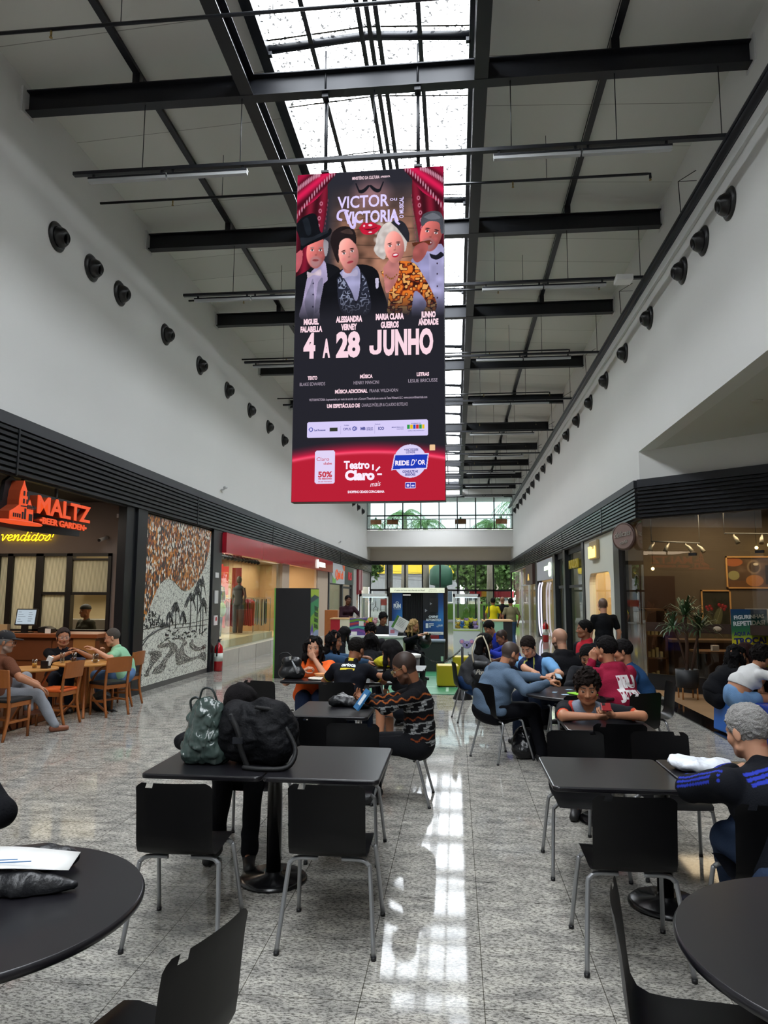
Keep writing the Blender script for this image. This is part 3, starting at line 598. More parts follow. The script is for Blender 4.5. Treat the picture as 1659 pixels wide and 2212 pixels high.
area('shop_light', (-9.6, 26.5, 2.95), (0, 0, 0), 2, 4.5, 102, (1, .88, .62))
for k, (x, y) in enumerate([(-7.2, 18), (-8.6, 18), (-7.2, 20.4), (-8.6, 20.4), (-10, 19), (-10, 22)]):
    th = thing('strip_lamp', 'warm glowing strip lamp on the clothes shop ceiling, ' + ['nearest the window, front', 'second row, front', 'nearest the window, back', 'second row, back', 'deepest row, front', 'deepest row, back'][k], 'lamp', (x, y, 2.96), 0, 'strip lamps in the clothes shop'); obj('tube', MB().box(-.6, -.02, 0, .6, .02, .035), emis('warm_tube', '#fff0c0', 4), th)
th = thing('spotlight_rail', 'rail of black spotlights inside the shop window', 'spotlights', (-6.25, 18.6, 2.9)); obj('rail', MB().box(-.02, -.6, .05, .02, 3.4, .1), blackp, th)
for k in range(12): obj('spotlight', MB().tube([(0, -.5 + k * .33, .05), (.02, -.47 + k * .33, -.06), (.08, -.42 + k * .33, -.18)], [.02, .045, .06], 8), blackp, th)
# display platform, clothes rails, red banners
th = thing('display_plinth', 'cream stone display platform behind the shop window', 'platform', (-6.6, 19.7, .3)); obj('slab', MB().box(-.55, -2.9, 0, .62, 3.2, .28), cream, th)
def mannequin(x, y, z, rz, top, bottom, label, skin='#c2a277', s=1.0):
    th = thing('mannequin', label, 'mannequin', (x, y, z), rz, None); th.scale = (s, s, s)
    obj('head', MB().ball((0, 0, 1.62), (.075, .09, .12), 14).tube([(0, 0, 1.42), (0, 0, 1.53)], .045, 10), mat('mannequin' + skin, skin, .4), th)
    obj('torso', MB().lathe([(.14, .86), (.15, .92), (.12, 1.08), (.16, 1.25), (.17, 1.36), (.1, 1.44), (.05, 1.46)], 16), mat('garment' + top, top, .8), th)
    m = MB()
    for q in (-1, 1): m.tube([(q * .17, 0, 1.38), (q * .22, .02, 1.12), (q * .2, -.06, .88)], [.05, .04, .03], 8)
    obj('arms', m, mat('mannequin' + skin, skin, .4), th)
    obj('trousers', MB().tube([(-.08, 0, .92), (-.1, 0, .5), (-.1, 0, .05)], [.1, .08, .07], 10).tube([(.08, 0, .92), (.1, 0, .5), (.1, -.03, .05)], [.1, .08, .07], 10), mat('garment' + bottom, bottom, .8), th)
    return th
mannequin(-6.45, 18.15, .58, -.6, '#2f2b2b', '#3a4038', 'shop mannequin with bare wooden-toned head in dark top behind glass', '#c9a76c')
mannequin(-6.5, 18.95, .58, -.3, '#4a3f33', '#2e3a2e', 'shop mannequin in long brown coat holding a green bag', '#c0a070')
mannequin(-6.5, 20.9, .58, -.3, '#3c3f44', '#2b2c30', 'shop mannequin in grey top farther along the window', '#57493a')
o = obj('shoulder_bag', MB().ball((-6.3, 18.8, 1.35), (.1, .14, .2), 12).tube([(-6.3, 18.75, 1.5), (-6.35, 18.85, 1.75), (-6.3, 18.95, 1.5)], .012, 6), mat('lime_bag', '#8fae2c', .6)); tag(o, 'lime green bag hanging from the shop mannequin', 'bag')
def rack(x, y, rz, cols, label, n=16):
    th = thing('clothes_rack', label, 'clothes rack', (x, y, .3), rz); obj('rail', MB().tube([(-.6, 0, 0), (-.6, 0, 1.35), (.6, 0, 1.35), (.6, 0, 0)], .014, 6), metal, th)
    for k in range(n):
        c = cols[R.randrange(len(cols))]; xx = -.55 + 1.1 * k / n
        obj('garment', MB().prism([(-.2, -.8 - .1 * R.random()), (.2, -.8), (.22, -.12), (.05, -.03), (-.05, -.03), (-.22, -.12)], .035, Matrix.Translation((xx, 0, 1.35)) @ Matrix.Rotation(PI / 2 + R.uniform(-.1, .1), 4, 'Z')), mat('cloth' + c, c, .85), th)
rack(-6.75, 21.6, .9, ['#a31b25', '#c22a2a', '#7b1a20'], 'clothes rack of red garments at the left of the shop window'); rack(-7.5, 22.4, .1, ['#2a2c33', '#3d4454', '#65675f'], 'clothes rack of dark garments in the middle of the shop')
rack(-6.7, 23.0, .2, ['#8c8f88', '#4b4a42', '#b5ae9c'], 'clothes rack of grey garments right in the shop'); rack(-7.9, 20.6, .5, ['#20242e', '#b5ae9c', '#7b1a20'], 'mixed clothes rack deep in the shop')
for k, (x, y, c) in enumerate([(-7.0, 20.4, '#c8362e'), (-7.35, 22.0, '#c63a30'), (-7.3, 23.2, '#bb2f33')]):
    th = thing('hanging_banner', f'narrow red and yellow promotional banner hanging in the shop, {["left", "middle", "right"][k]}', 'banner', (x, y, 1.75)); obj('sheet', MB().box(-.16, 0, 0, .16, .01, .9), mat('banner_red', '#c8362e', .6), th); obj('lower_band', MB().box(-.16, -.002, -.25, .16, .008, 0), mat('banner_yellow', '#d8a23a', .6), th)
    obj('cord', MB().tube([(-.14, 0, .9), (-.14, 0, 1.2)], .003, 4).tube([(.14, 0, .9), (.14, 0, 1.2)], .003, 4), blackp, th)
th = thing('display_table', 'low pale display table with folded clothes in the shop', 'table', (-8.6, 22.8, .3)); obj('top', MB().box(-.5, -.6, .7, .5, .6, .75), cream, th); obj('leg', MB().box(-.45, -.55, 0, -.4, .55, .7).box(.4, -.55, 0, .45, .55, .7), cream, th)

# ---- farther left shops
th = thing('shop_sign', 'pale grey shop sign with orange lettering and green leaf shapes', 'sign', (XL, 33.6, 2.75)); obj('board', MB().box(0, -1.8, -.45, .1, 1.8, .48), mat('sign_grey', '#b4b8bd', .4), th)
m = MB(); text(m, 'Qui ci', frame((.11, .1, -.2), LX, UPZ), .42, 2.2, bold=.02, ext=.02, mi=0); obj('lettering', m, emis('letter_orange', '#d8592a', .8), th)
obj('corner_shapes', MB().prism([(-1.75, -.44), (-.9, -.44), (-.9, -.2), (-1.3, -.28), (-1.75, -.1)], .006, PM(.112)), mat('leaf_green', '#6fae3e', .5), th); obj('corner_dot', MB().prism([(1.0, .47), (1.78, .47), (1.78, .2), (1.4, .25)], .006, PM(.112)), mat('leaf_orange', '#d65a22', .5), th)
th = thing('shop_sign', 'dark shop sign with round red emblem', 'sign', (XL, 37.1, 2.75)); obj('board', MB().box(0, -1.6, -.45, .08, 1.6, .48), mat('sign_dark_teal', '#30383a', .3), th); m = MB(); text(m, 'RS', frame((.09, .2, -.18), LX, UPZ), .4, 1.2, bold=.03, ext=.015); obj('lettering', m, emis('letter_red', '#c0303a', .6), th)
th = thing('shop_banner', 'burgundy and white striped shop awning panel', 'awning', (XL, 41.3, 2.75))
for k in range(4): obj('stripe', MB().box(0, -1 + k * .5, -.95 if k % 2 == 0 else -.7, .12, -.5 + k * .5, .48), mat('burgundy', '#7c1826', .5) if k % 2 == 0 else mat('pale_stripe', '#b79a9a', .5), th)
struct('wall_left_end', MB().box(-5.9, 42.4, 2.3, XL, 47, 3.4).box(-5.9, 38.9, 0, XL + .03, 40.2, 3.3), mat('grey_render', '#a09f9a', .7))
struct('door_2', MB().box(-5.8, 31.5, 0, XL, 31.75, 3.3).box(-5.8, 35.3, 0, XL, 35.6, 3.3).box(-5.8, 38.6, 0, XL, 38.9, 3.3).box(-5.78, 35.6, 2.1, -5.7, 38.6, 2.2).box(-5.78, 42.3, 0, -5.7, 42.5, 2.3).box(-5.78, 31.7, 2.25, -5.7, 35.4, 2.32), dark)
struct('window_3', MB().box(-5.77, 31.75, 0, -5.76, 35.3, 2.3).box(-5.77, 40.2, 0, -5.76, 47, 2.3), M_glass)
struct('wall_left_units', MB().box(-9.2, 31.6, 0, -9, 47, 3.4).box(-9, 35.4, 0, -5.8, 35.5, 3.4).box(-9, 40, 0, -5.8, 40.1, 3.4), mat('unit_wall', '#b7b3a2', .8))
struct('ceiling_left_units', MB().box(-9.2, 31.6, 3.3, XL - .02, 47, 3.4), white2)
area('unit_light', (-7.4, 33.5, 3.2), (0, 0, 0), 2, 3, 85, (1, .95, .85)); area('unit_light', (-7.4, 37.5, 3.2), (0, 0, 0), 2, 2, 68, (1, .95, .9)); area('unit_light', (-7.4, 43.5, 3.2), (0, 0, 0), 2, 4, 85, (1, .95, .88))
for k, (y, c) in enumerate([(32.3, '#7fa83a'), (33.4, '#d9d6c4'), (34.6, '#c9453a'), (36.2, '#cc2e2a'), (37.6, '#d8b73a'), (41.2, '#b5432e'), (43.5, '#6e8f4a'), (45.2, '#c9a94a')]):
    th = thing('shop_shelf', f'filled display shelf inside the far left shops, {ord_[k]} along', 'shelf', (-7.2, y, 0)); obj('case', MB().box(-.3, -.45, 0, .1, .45, 1.9), mat('shelfcase', '#cfcabd', .6), th)
    m = MB(); RR2 = random.Random(k)
    for a in range(4):
        for b_ in range(6): m.box(.1, -.42 + b_ * .14, .15 + a * .45, .2, -.31 + b_ * .14, .15 + a * .45 + RR2.uniform(.15, .34))
    obj('goods', m, mat('goods' + c, c, .6), th)

# ================================================================== right side shops
pil = louv
def pillar(y0, y1, label):
    th = thing('wall_pillar', label, 'pillar', (XR, (y0 + y1) / 2, 0)); obj('casing', MB().box(-.05, -(y1 - y0) / 2, 0, .15, (y1 - y0) / 2, 3.27), pil, th)
pillar(15.95, 16.5, 'dark steel pillar between the cafe and the cream shopfront'); pillar(20.25, 20.6, 'dark steel pillar after the cream shopfront'); pillar(23.7, 24.1, 'dark steel pillar in the middle of the black framed shopfront'); pillar(26.1, 26.6, 'dark steel pillar before the grey signed shop'); pillar(31.7, 32.5, 'black steel pillar after the shop with glowing arches')
# cream front with rounded glowing opening
th = thing('shopfront', 'cream shopfront panel with rounded warm lit window', 'shopfront', (XR, 18.4, 0))
def rrect(y0, y1, z0, z1, r, n=6, top=True):
    p = [(y0, z0), (y1, z0)]
    for k in range(n + 1): a = PI / 2 * k / n; p.append((y1 - r + r * math.cos(a), z1 - r + r * math.sin(a)))
    for k in range(n + 1): a = PI / 2 + PI / 2 * k / n; p.append((y0 + r + r * math.cos(a), z1 - r + r * math.sin(a)))
    return p
hole = rrect(-1.4, 1.25, 0, 2.35, .3); outer = [(-1.9, 0), (1.85, 0)] + [(1.85, 3.25)] * 7 + [(-1.9, 3.25)] * 7
m = MB(); n = len(hole); PR = Matrix(((0, 1, 0, 0), (1, 0, 0, 0), (0, 0, 1, 0), (0, 0, 0, 1)))
vs = [(d, a[0], a[1]) for d in (-.02, .14) for P_ in (hole, outer) for a in P_]
fs = [(i, i + 1, n + i + 1, n + i) for i in range(1, n - 1)] + [(n - 1, 0, n, 2 * n - 1)] + [(2 * n + i, 3 * n + i, 3 * n + i + 1, 2 * n + i + 1) for i in range(1, n - 1)] + [(3 * n - 1, 4 * n - 1, 3 * n, 2 * n)] + [(i, 2 * n + i, 2 * n + i + 1, i + 1) for i in range(1, n - 1)] + [(n - 1, 3 * n - 1, 2 * n, 0)]
m.add(vs, fs); obj('panel', m, mat('cream_panel', '#c9cac0', .5), th)
obj('window_pane', MB().box(.07, -1.4, 0, .075, 1.25, 2.35), M_glass, th)
th = thing('shop_sign', 'square beige sign with glowing yellow letters on the cream shopfront', 'sign', (XR, 18.62, 2.93)); obj('board', MB().box(-.1, -.5, -.24, -.02, .5, .24), mat('sign_tan', '#9d8a68', .5), th, bevel=.02)
m = MB(); text(m, 'M\u00fcssi', frame((-.12, 0, -.18), RX_, UPZ), .28, .85, bold=.05, ext=.02); obj('lettering', m, emis('letter_yellow', '#ffe27a', 2.2), th)
struct('wall_right_unit', MB().box(7.0, 16.4, 0, 7.2, 47, 3.4).box(3.8, 16.3, 0, 7, 16.4, 3.4).box(3.8, 20.35, 0, 7, 20.45, 3.4).box(3.8, 26.3, 0, 7, 26.4, 3.4).box(3.8, 32.0, 0, 7, 32.1, 3.4).box(3.8, 36.6, 0, 7, 36.7, 3.4).box(3.8, 40.6, 0, 7, 40.7, 3.4), mat('unit_wall_right', '#c2b193', .8))
struct('ceiling_right_units', MB().box(XR + .02, 16.4, 3.3, 7.2, 47, 3.4), white2)
obj_ = struct('wall_orange_unit', MB().box(5.2, 16.45, 0, 5.3, 20.3, 3.2), mat('orange_wall', '#e0a050', .7))
area('unit_light', (4.4, 18.3, 3.2), (0, 0, 0), .9, 3, 102, (1, .78, .45)); area('unit_light', (5.3, 23.4, 3.2), (0, 0, 0), 2, 3.5, 37, (.9, 1, .95)); area('unit_light', (5.2, 29, 3.2), (0, 0, 0), 2, 4, 102, (1, .85, .6)); area('unit_light', (5.2, 34.3, 3.2), (0, 0, 0), 2, 3, 85, (1, .9, .75)); area('unit_light', (5.2, 38.6, 3.2), (0, 0, 0), 2, 3, 102, (1, .85, .95)); area('unit_light', (5.2, 43.8, 3.2), (0, 0, 0), 2, 4, 102, (1, .93, .8))
o = obj('product_poster', MB().box(3.95, 18.0, .9, 3.97, 18.7, 1.6), paper); tag(o, 'white outlined poster in the warm lit window of the cream shopfront', 'poster')
# black framed glass shop
struct('door_3', MB().box(3.66, 20.6, 0, 3.72, 20.75, 3.25).box(3.66, 20.75, 2.02, 3.72, 23.7, 2.1).box(3.66, 20.75, 3.1, 3.72, 23.7, 3.25).box(3.66, 24.1, 2.02, 3.72, 26.1, 2.12).box(3.66, 24.1, 3.05, 3.72, 26.1, 3.25).box(3.66, 25.0, 0, 3.72, 25.1, 2.1), dark)
struct('window_4', MB().box(3.69, 20.75, 0, 3.70, 23.7, 3.1).box(3.69, 24.1, 0, 3.70, 26.1, 3.05), glass('smoky_glass', (.62, .7, .66), 1.3))
m = MB(); text(m, 'MOUZON', frame((3.62, 22.3, 2.62), RX_, UPZ), .26, 1.7, bold=.03, ext=.03); o = obj('shop_sign', m, mat('letter_mustard', '#c9b23a', .4, .3)); tag(o, 'mustard block letters hung on the dark glass shopfront', 'sign')
th = thing('reception_desk', 'low wooden reception desk inside the dark glass shop', 'desk', (4.4, 21.8, 0)); obj('body', MB().box(-.4, -.9, 0, .4, .9, 1.05), wood_l, th); obj('top', MB().box(-.45, -.95, 1.05, .45, .95, 1.1), cream, th)
# grey sign and glowing arches
th = thing('shop_sign', 'plain grey sign box with small glowing emblem and lettering', 'sign', (XR, 29.15, 2.78)); obj('board', MB().box(-.06, -2.5, -.38, .05, 2.55, .42), mat('sign_bluegrey', '#a5a8b2', .4), th)
m = MB(); text(m, 'NATURA', frame((-.08, -.9, -.02), RX_, UPZ), .16, 1.2, bold=.02, ext=.015)
m.tube([(-.09, -1.95 + .22 * math.cos(a), .08 + .14 * math.sin(a)) for a in np.linspace(0, 2 * PI, 20)], .03, 6).tube([(-.09, -1.95 + .2 * math.cos(a), -.15 + .12 * math.sin(a)) for a in np.linspace(0, 2 * PI, 20)], .03, 6); obj('lettering', m, emis('letter_greenwhite', '#e6ffd8', 2), th)
th = thing('light_arch', 'rounded white glowing arch frame around the shop entrance', 'lamp', (XR, 29.2, 0))
for k, r in enumerate((0, .9)): obj('light_tube', MB().tube([(-.02, 1.7 - r, .1), (-.02, 2.2 - r, .35), (-.02, 2.4 - r, .9), (-.02, 2.4 - r, 1.6), (-.02, 2.25 - r, 2.1), (-.02, 1.8 - r, 2.3)], .035, 6, smooth=4), emis('arch_white', '#e8e6ff', 1.2), th)
struct('window_5', MB().box(3.75, 26.7, 0, 3.76, 31.6, 2.35), M_glass)
mannequin(4.1, 27.4, .1, PI / 2, '#d9b36a', '#2b1d10', 'zebra striped mannequin in the arch lit shop window', '#8d6a3c', 1.15)
struct('wall_zebra_niche', MB().box(4.5, 26.6, 0, 4.6, 28.8, 3.2), mat('ochre_wall', '#c98f3e', .7))
th = thing('shop_sign', 'brown projecting shop sign with golden mark', 'sign', (XR, 34.3, 2.8)); obj('board', MB().box(-.15, -1.6, -.5, 0, 1.6, .42), mat('sign_brown', '#3c2620', .5), th); m = MB(); text(m, 'A', frame((-.17, 0, -.3), RX_, UPZ), .3, .7, bold=.04, ext=.015); obj('lettering', m, emis('letter_gold', '#e8c26a', 1.2), th)
struct('door_4', MB().box(3.66, 32.5, 0, 3.74, 32.7, 2.4).box(3.66, 36.4, 0, 3.74, 36.7, 3.25).box(3.66, 40.5, 0, 3.74, 40.7, 3.25).box(3.66, 36.7, 2.3, 3.72, 40.5, 2.36), mat('pale_frame', '#b9bcbd', .4))
struct('window_6', MB().box(3.69, 36.7, 0, 3.70, 40.5, 3.2).box(3.69, 40.7, 0, 3.70, 47, 3.2).box(3.69, 32.7, 0, 3.70, 36.4, 3.2), M_glass)
for k, (y, c, cc) in enumerate([(33.4, '#a86a38', '#6b4a2e'), (35.3, '#c98a3e', '#40302a'), (37.6, '#c2347e', '#d06a9c'), (39.4, '#b82a70', '#cf3b86'), (41.6, '#d8a43e', '#d0622c'), (43.2, '#d9c27a', '#b53a2c'), (45.0, '#c9a862', '#8c4a2a')]):
    th = thing('shop_shelf', f'filled display case inside the far right shops, {ord_[k]} along', 'shelf', (4.6, y, 0)); obj('case', MB().box(-.1, -.6, 0, .3, .6, 2.5), mat('caseR' + c, c, .6), th)
    m = MB(); RR2 = random.Random(k + 50)
    for a in range(5):
        for b_ in range(7): m.box(-.2, -.55 + b_ * .16, .15 + a * .45, -.1, -.43 + b_ * .16, .15 + a * .45 + RR2.uniform(.15, .34))
    obj('goods', m, mat('goodsR' + cc, cc, .6), th)
def extinguisher(x, y, label, z=.2, s=1):
    th = thing('fire_extinguisher', label, 'fire extinguisher', (x, y, z)); th.scale = (s, s, s)
    obj('cylinder', MB().lathe([(.06, 0), (.085, .01), (.085, .44), (.07, .5), (.03, .54), (.03, .57)], 20), mat('ext_red', '#b3121c', .25, coat=.4), th)
    obj('valve', MB().box(-.02, -.03, .57, .02, .03, .61).box(-.015, -.01, .61, .015, .12, .63).tube([(0, -.02, .6), (0, -.1, .55), (0, -.105, .3)], .012, 6), blackp, th)
    obj('data_label', MB().lathe([(.086, .2), (.0865, .2), (.0865, .36), (.086, .36)], 20), mat('ext_label', '#cfd6cf', .6), th)
extinguisher(-5.48, 16.2, 'red fire extinguisher at the black pillar left of the shop window', .0, 1.15); extinguisher(3.42, 28.1, 'red fire extinguisher standing by the right wall near the arch lit shop', .0, 1.35)
# ================================================================== cafe on the right
struct('floor_cafe', MB().box(3.62, -4, 0, 8.9, 16.3, .012), mat('oak_planks', '#8d6e4e', .45, var=.25, vscale=3))
struct('trim_8', MB().box(3.30, -4, 0, 3.62, 12.75, .014), mat('black_granite', '#0c0c0e', .08))
brown = mat('cafe_brown_wall', '#564b3d', .75, var=.06)
struct('wall_cafe_back', MB().box(3.8, 16.15, 0, 9, 16.3, 4.0).box(8.9, 9, 0, 9.0, 16.3, 4.6), brown)
struct('ceiling_cafe', MB().add([(3.7, 14.3, 3.7), (8.9, 9.9, 3.7), (8.9, 16.2, 3.7), (3.7, 16.2, 3.7)], [(0, 1, 2, 3)]), mat('dark_ceiling2', '#3a3128', .9))
cafe_g = glass('cafe_glass', (.80, .78, .72), 1.15)
struct('window_7', MB().add(crect(.02, 2.45, .3, 3.27, .0, .01), BF).add(crect(2.47, 4.9, .3, 3.27, .0, .01), BF).add(crect(4.92, 6.9, .3, 3.27, .0, .01), BF), cafe_g)
struct('window_8', MB().box(3.62, 14.2, .05, 3.63, 15.9, 3.27), cafe_g)
struct('baseboard_cafe', MB().add(crect(0, 6.9, 0, .3, .03, .1), BF), dark)
th = thing('glass_band', 'brown manifestation band with cream bean emblems across the cafe glass', 'decal', CA + Vector((0, 0, 1.1))); m = MB(); q = crect(.02, 6.9, 0, .17, .012, -.008); m.add([v - Vector((CA.x, CA.y, 0)) for v in q], BF); obj('band', m, mat('band_brown', '#35241c', .4), th)
m = MB()
for s in (.55, 1.35, 2.6, 3.4):
    c = cdir * s + cn * .016; m.ball((c.x, c.y, .085), (.075, .02, .045), 12, M=Matrix.Rotation(math.atan2(cdir.y, cdir.x), 4, 'Z'))
obj('bean_emblem', m, mat('cream_print', '#b9a58c', .6), th)
th = thing('door_pull', 'long black vertical door handle on the cafe glass', 'handle', CA + cdir * 1.0 + cn * .05 + Vector((0, 0, .45))); obj('bar', MB().box(-.015, -.015, 0, .015, .015, .65), blackp, th)
for k, (s, z) in enumerate(((.9, 2.5), (2.05, 2.5))):
    o = obj('glass_clamp', MB().add(crect(s, s + .14, z, z + .05, .02, -.02), BF), blackp); tag(o, f'black patch fitting on the cafe glass, {"left" if k == 0 else "right"}', 'fitting')
# round hanging sign
th = thing('shop_sign', 'round brown sign with raised cursive lettering hung at the cafe corner', 'sign', (3.47, 15.0, 2.98), -.0)
fr_ = frame((0, 0, 0), (.62, -.78, 0), (0, 0, 1)); 
obj('disc', MB().lathe([(.27, -.06), (.29, -.05), (.29, .03), (.27, .04)], 36, M=fr_), mat('sign_choc', '#4a332b', .45), th)
obj('face', MB().lathe([(.25, .04), (.25, .045)], 36, M=fr_), mat('sign_mauve', '#86706a', .5), th)
m = MB(); text(m, 'delicats', fr_ @ Matrix.Translation((0, .0, .05)) @ Matrix.Rotation(.12, 4, 'Z'), .12, .42, bold=.0, ext=.012, shear=.5); text(m, 'caf\u00e9', fr_ @ Matrix.Translation((.02, -.15, .05)) @ Matrix.Rotation(.12, 4, 'Z'), .07, .2, ext=.012, shear=.4); obj('lettering', m, mat('sign_lettering', '#a8a29a', .4), th)
# pictures on the back wall (painted as vertex colours)
def painted(name, w, h, nx, ny, fn, mname, parent, loc, rot=None, emit=0, M=None):
    """flat picture: grid mesh with a colour per vertex; fn(u,v)->rgb arrays in sRGB 0..1"""
    u, v = np.meshgrid(np.linspace(0, 1, nx), np.linspace(0, 1, ny)); rgb = np.clip(fn(u, v), 0, 1)
    l = np.where(rgb <= .04045, rgb / 12.92, ((rgb + .055) / 1.055) ** 2.4)
    P = np.stack([(u - .5) * w, np.zeros_like(u), v * h], -1).reshape(-1, 3)
    idx = np.arange(nx * ny).reshape(ny, nx); F = np.stack([idx[:-1, :-1], idx[:-1, 1:], idx[1:, 1:], idx[1:, :-1]], -1).reshape(-1, 4)
    me = bpy.data.meshes.new(name); me.vertices.add(len(P)); me.vertices.foreach_set('co', P.ravel()); me.loops.add(F.size); me.loops.foreach_set('vertex_index', F.ravel())
    me.polygons.add(len(F)); me.polygons.foreach_set('loop_start', np.arange(0, F.size, 4)); me.polygons.foreach_set('loop_total', np.full(len(F), 4)); me.update()
    a = me.color_attributes.new('Col', 'FLOAT_COLOR', 'POINT'); c = np.ones((len(P), 4)); c[:, :3] = l.reshape(-1, 3); a.data.foreach_set('color', c.ravel())
    o = link(name, me, mat(mname, '#000000', .6 if not emit else .4, attr='Col', emit='#000000' if emit else None, es=emit, spec=.1 if emit else .4), parent, loc)
    if M is not None: o.matrix_local = M
    return o
def vnoise(u, v, s, seed=0):
    r = np.random.RandomState(seed); g = r.rand(64, 64); x = u * s % 63; y = v * s % 63; i = x.astype(int); j = y.astype(int); a = x - i; b = y - j; a = a * a * (3 - 2 * a); b = b * b * (3 - 2 * b)
    return (g[j, i] * (1 - a) + g[j, i + 1] * a) * (1 - b) + (g[j + 1, i] * (1 - a) + g[j + 1, i + 1] * a) * b
def C3(h): h = h.lstrip('#'); return np.array([int(h[i:i + 2], 16) / 255 for i in (0, 2, 4)])
def over(img, mask, col):
    col = np.asarray(col); return img * (1 - mask[..., None]) + col * mask[..., None]
def ell(u, v, cx, cy, rx, ry, a=0, soft=.03):
    x, y = u - cx, v - cy; x, y = x * math.cos(a) + y * math.sin(a), -x * math.sin(a) + y * math.cos(a)
    return np.clip((1 - np.sqrt((x / rx) ** 2 + (y / ry) ** 2)) / max(soft, 1e-3) * 1.0, 0, 1)
def pic_berries(u, v):
    im = np.ones(u.shape + (3,)) * C3('#1d1c12') + vnoise(u, v, 6)[..., None] * .08
    for x, y, r in [(.15, .55, .06), (.27, .58, .06), (.2, .48, .055), (.33, .5, .06), (.62, .62, .065), (.75, .6, .065), (.68, .52, .06), (.85, .57, .06), (.8, .49, .055)]: im = over(im, ell(u, v, x, y, r, r * .8), C3('#7d1620')); im = over(im, ell(u, v, x - .015, y + .02, r * .4, r * .3), C3('#b8434c'))
    im = over(im, ell(u, v, .55, .25, .16, .32, -.4, .1), C3('#5a5c44')); im = over(im, np.clip(1 - np.abs((u - .55) * .9 - (v - .25) * .45) * 60, 0, 1) * (ell(u, v, .55, .25, .16, .32, -.4)), C3('#8d9070')); im = over(im, ell(u, v, .25, .2, .1, .25, .4, .1), C3('#46452e')); return im
def pic_coffee(u, v):
    im = np.ones(u.shape + (3,)) * C3('#4a3524') + vnoise(u, v, 9, 2)[..., None] * .14
    im = over(im, (v < .22).astype(float), C3('#5f4026')); 
    for x in (.42, .88): im = over(im, ell(u, v, x, .22, .14, .2, 0, .05), C3('#a9713a')); im = over(im, ell(u, v, x, .68, .12, .26, 0, .2), C3('#8f7a62')); im = over(im, ell(u, v, x, .68, .09, .2, 0, .2), C3('#4b3b2e')); im = over(im, ell(u, v, x + .03, .78, .04, .05), C3('#d9cdb8'))
    im = over(im, ell(u, v, .1, .85, .15, .15), C3('#9d5a34')); im = over(im, ((np.abs(u - .62) < .025) & (v > .1) & (v < .75)).astype(float), C3('#1c140f')); im = over(im, ell(u, v, .1, .4, .09, .16), C3('#8f8a5c')); return im
def picture(x0, x1, z0, z1, fn, label, y=16.15):
    th = thing('framed_picture', label, 'picture', ((x0 + x1) / 2, y, z0)); w, h = x1 - x0, z1 - z0; b = .03
    obj('frame', MB().box(-w / 2, -.04, 0, w / 2, 0, b).box(-w / 2, -.04, h - b, w / 2, 0, h).box(-w / 2, -.04, 0, -w / 2 + b, 0, h).box(w / 2 - b, -.04, 0, w / 2, 0, h), mat('frame_pine', '#c99a5e', .5), th)
    painted('print', w - 2 * b, h - 2 * b, 90, 90, fn, 'picture_print', th, (0, -.012, b)); return th
picture(5.3, 5.92, 1.08, 1.9, pic_berries, 'framed print of red berries and a leaf on the cafe back wall'); picture(5.85, 7.25, 1.93, 2.63, pic_coffee, 'larger framed print of glass coffee makers on the cafe back wall')
# cafe inside: tracks with spots, bulbs, tables, counter
def track(x0, y0, x1, y1, z, label, spots):
    th = thing('light_track', label, 'light track', (0, 0, 0)); obj('rail', MB().tube([(x0, y0, z), (x1, y1, z)], .02, 4).tube([(x0, y0, z), (x0, y0, 3.7)], .006, 4).tube([(x1, y1, z), (x1, y1, 3.7)], .006, 4), mat('rail_grey', '#77797a', .4), th)
    for t, dx in spots:
        x, y = x0 + (x1 - x0) * t, y0 + (y1 - y0) * t; s = obj('spot_head', MB().tube([(x, y, z), (x, y, z - .05), (x + dx, y - .05, z - .1), (x + dx * 2, y - .1, z - .2)], [.012, .02, .035, .045], 10), mat('spot_silver', '#b9b5a8', .35, .4), th)
track(4.0, 15.0, 5.15, 15.6, 2.88, 'grey light track with silver spot heads, left in the cafe', [(.05, -.06), (.35, -.05), (.7, .05), (.95, .05)]); track(5.3, 14.6, 7.2, 14.9, 3.0, 'grey light track with silver spot heads, right in the cafe', [(.1, .02), (.4, -.03), (.6, .03), (.85, .03)])
for k, (x, z) in enumerate(((6.42, 2.8), (6.7, 2.86), (4.25, 2.35))):
    th = thing('glowing_bulb', ['warm glowing bulb on the cafe ceiling, smaller', 'warm glowing bulb on the cafe ceiling, bigger', 'warm lamp glowing at the left of the cafe'][k], 'lamp', (x, 15.9, z)); obj('bulb', MB().ball((0, 0, 0), .035 if k != 1 else .05, 12), emis('bulb_warm', '#ffdf90', 14), th); obj('cord', MB().tube([(0, 0, .03), (0, 0, 3.7 - z)], .006, 5), blackp, th)
area('cafe_light', (6, 14.6, 3.5), (0, 0, 0), 2.5, 1.2, 62, (1, .8, .55)); area('cafe_light', (5.2, 15.2, 3.5), (0, 0, 0), 1.5, 1.0, 35, (1, .82, .6))
struct('door_5', MB().box(3.95, 16.08, 0, 4.75, 16.14, 2.2), mat('dark_wood_door', '#3a2418', .5))
th = thing('display_cabinet', 'dark wooden cafe display cabinet with lit shelves behind the glass', 'cabinet', (4.0, 15.3, 0)); obj('case', MB().box(-.2, -.3, 0, .25, .3, .06).box(-.2, -.3, 0, -.15, .3, 1.5).box(.2, -.3, 0, .25, .3, 1.5).box(-.2, -.3, 1.46, .25, .3, 1.5).box(-.2, -.3, .5, .25, .3, .53).box(-.2, -.3, .95, .25, .3, .98), mat('cab_wood', '#6a4a2e', .5), th)
m = MB()
for a in range(3):
    for b_ in range(4): m.box(-.12 + b_ * .08, -.2, .06 + a * .46, -.07 + b_ * .08, -.1, .06 + a * .46 + .12 + .04 * (b_ % 3))
obj('goods', m, mat('goods_cafe', '#c9b27c', .6), th)
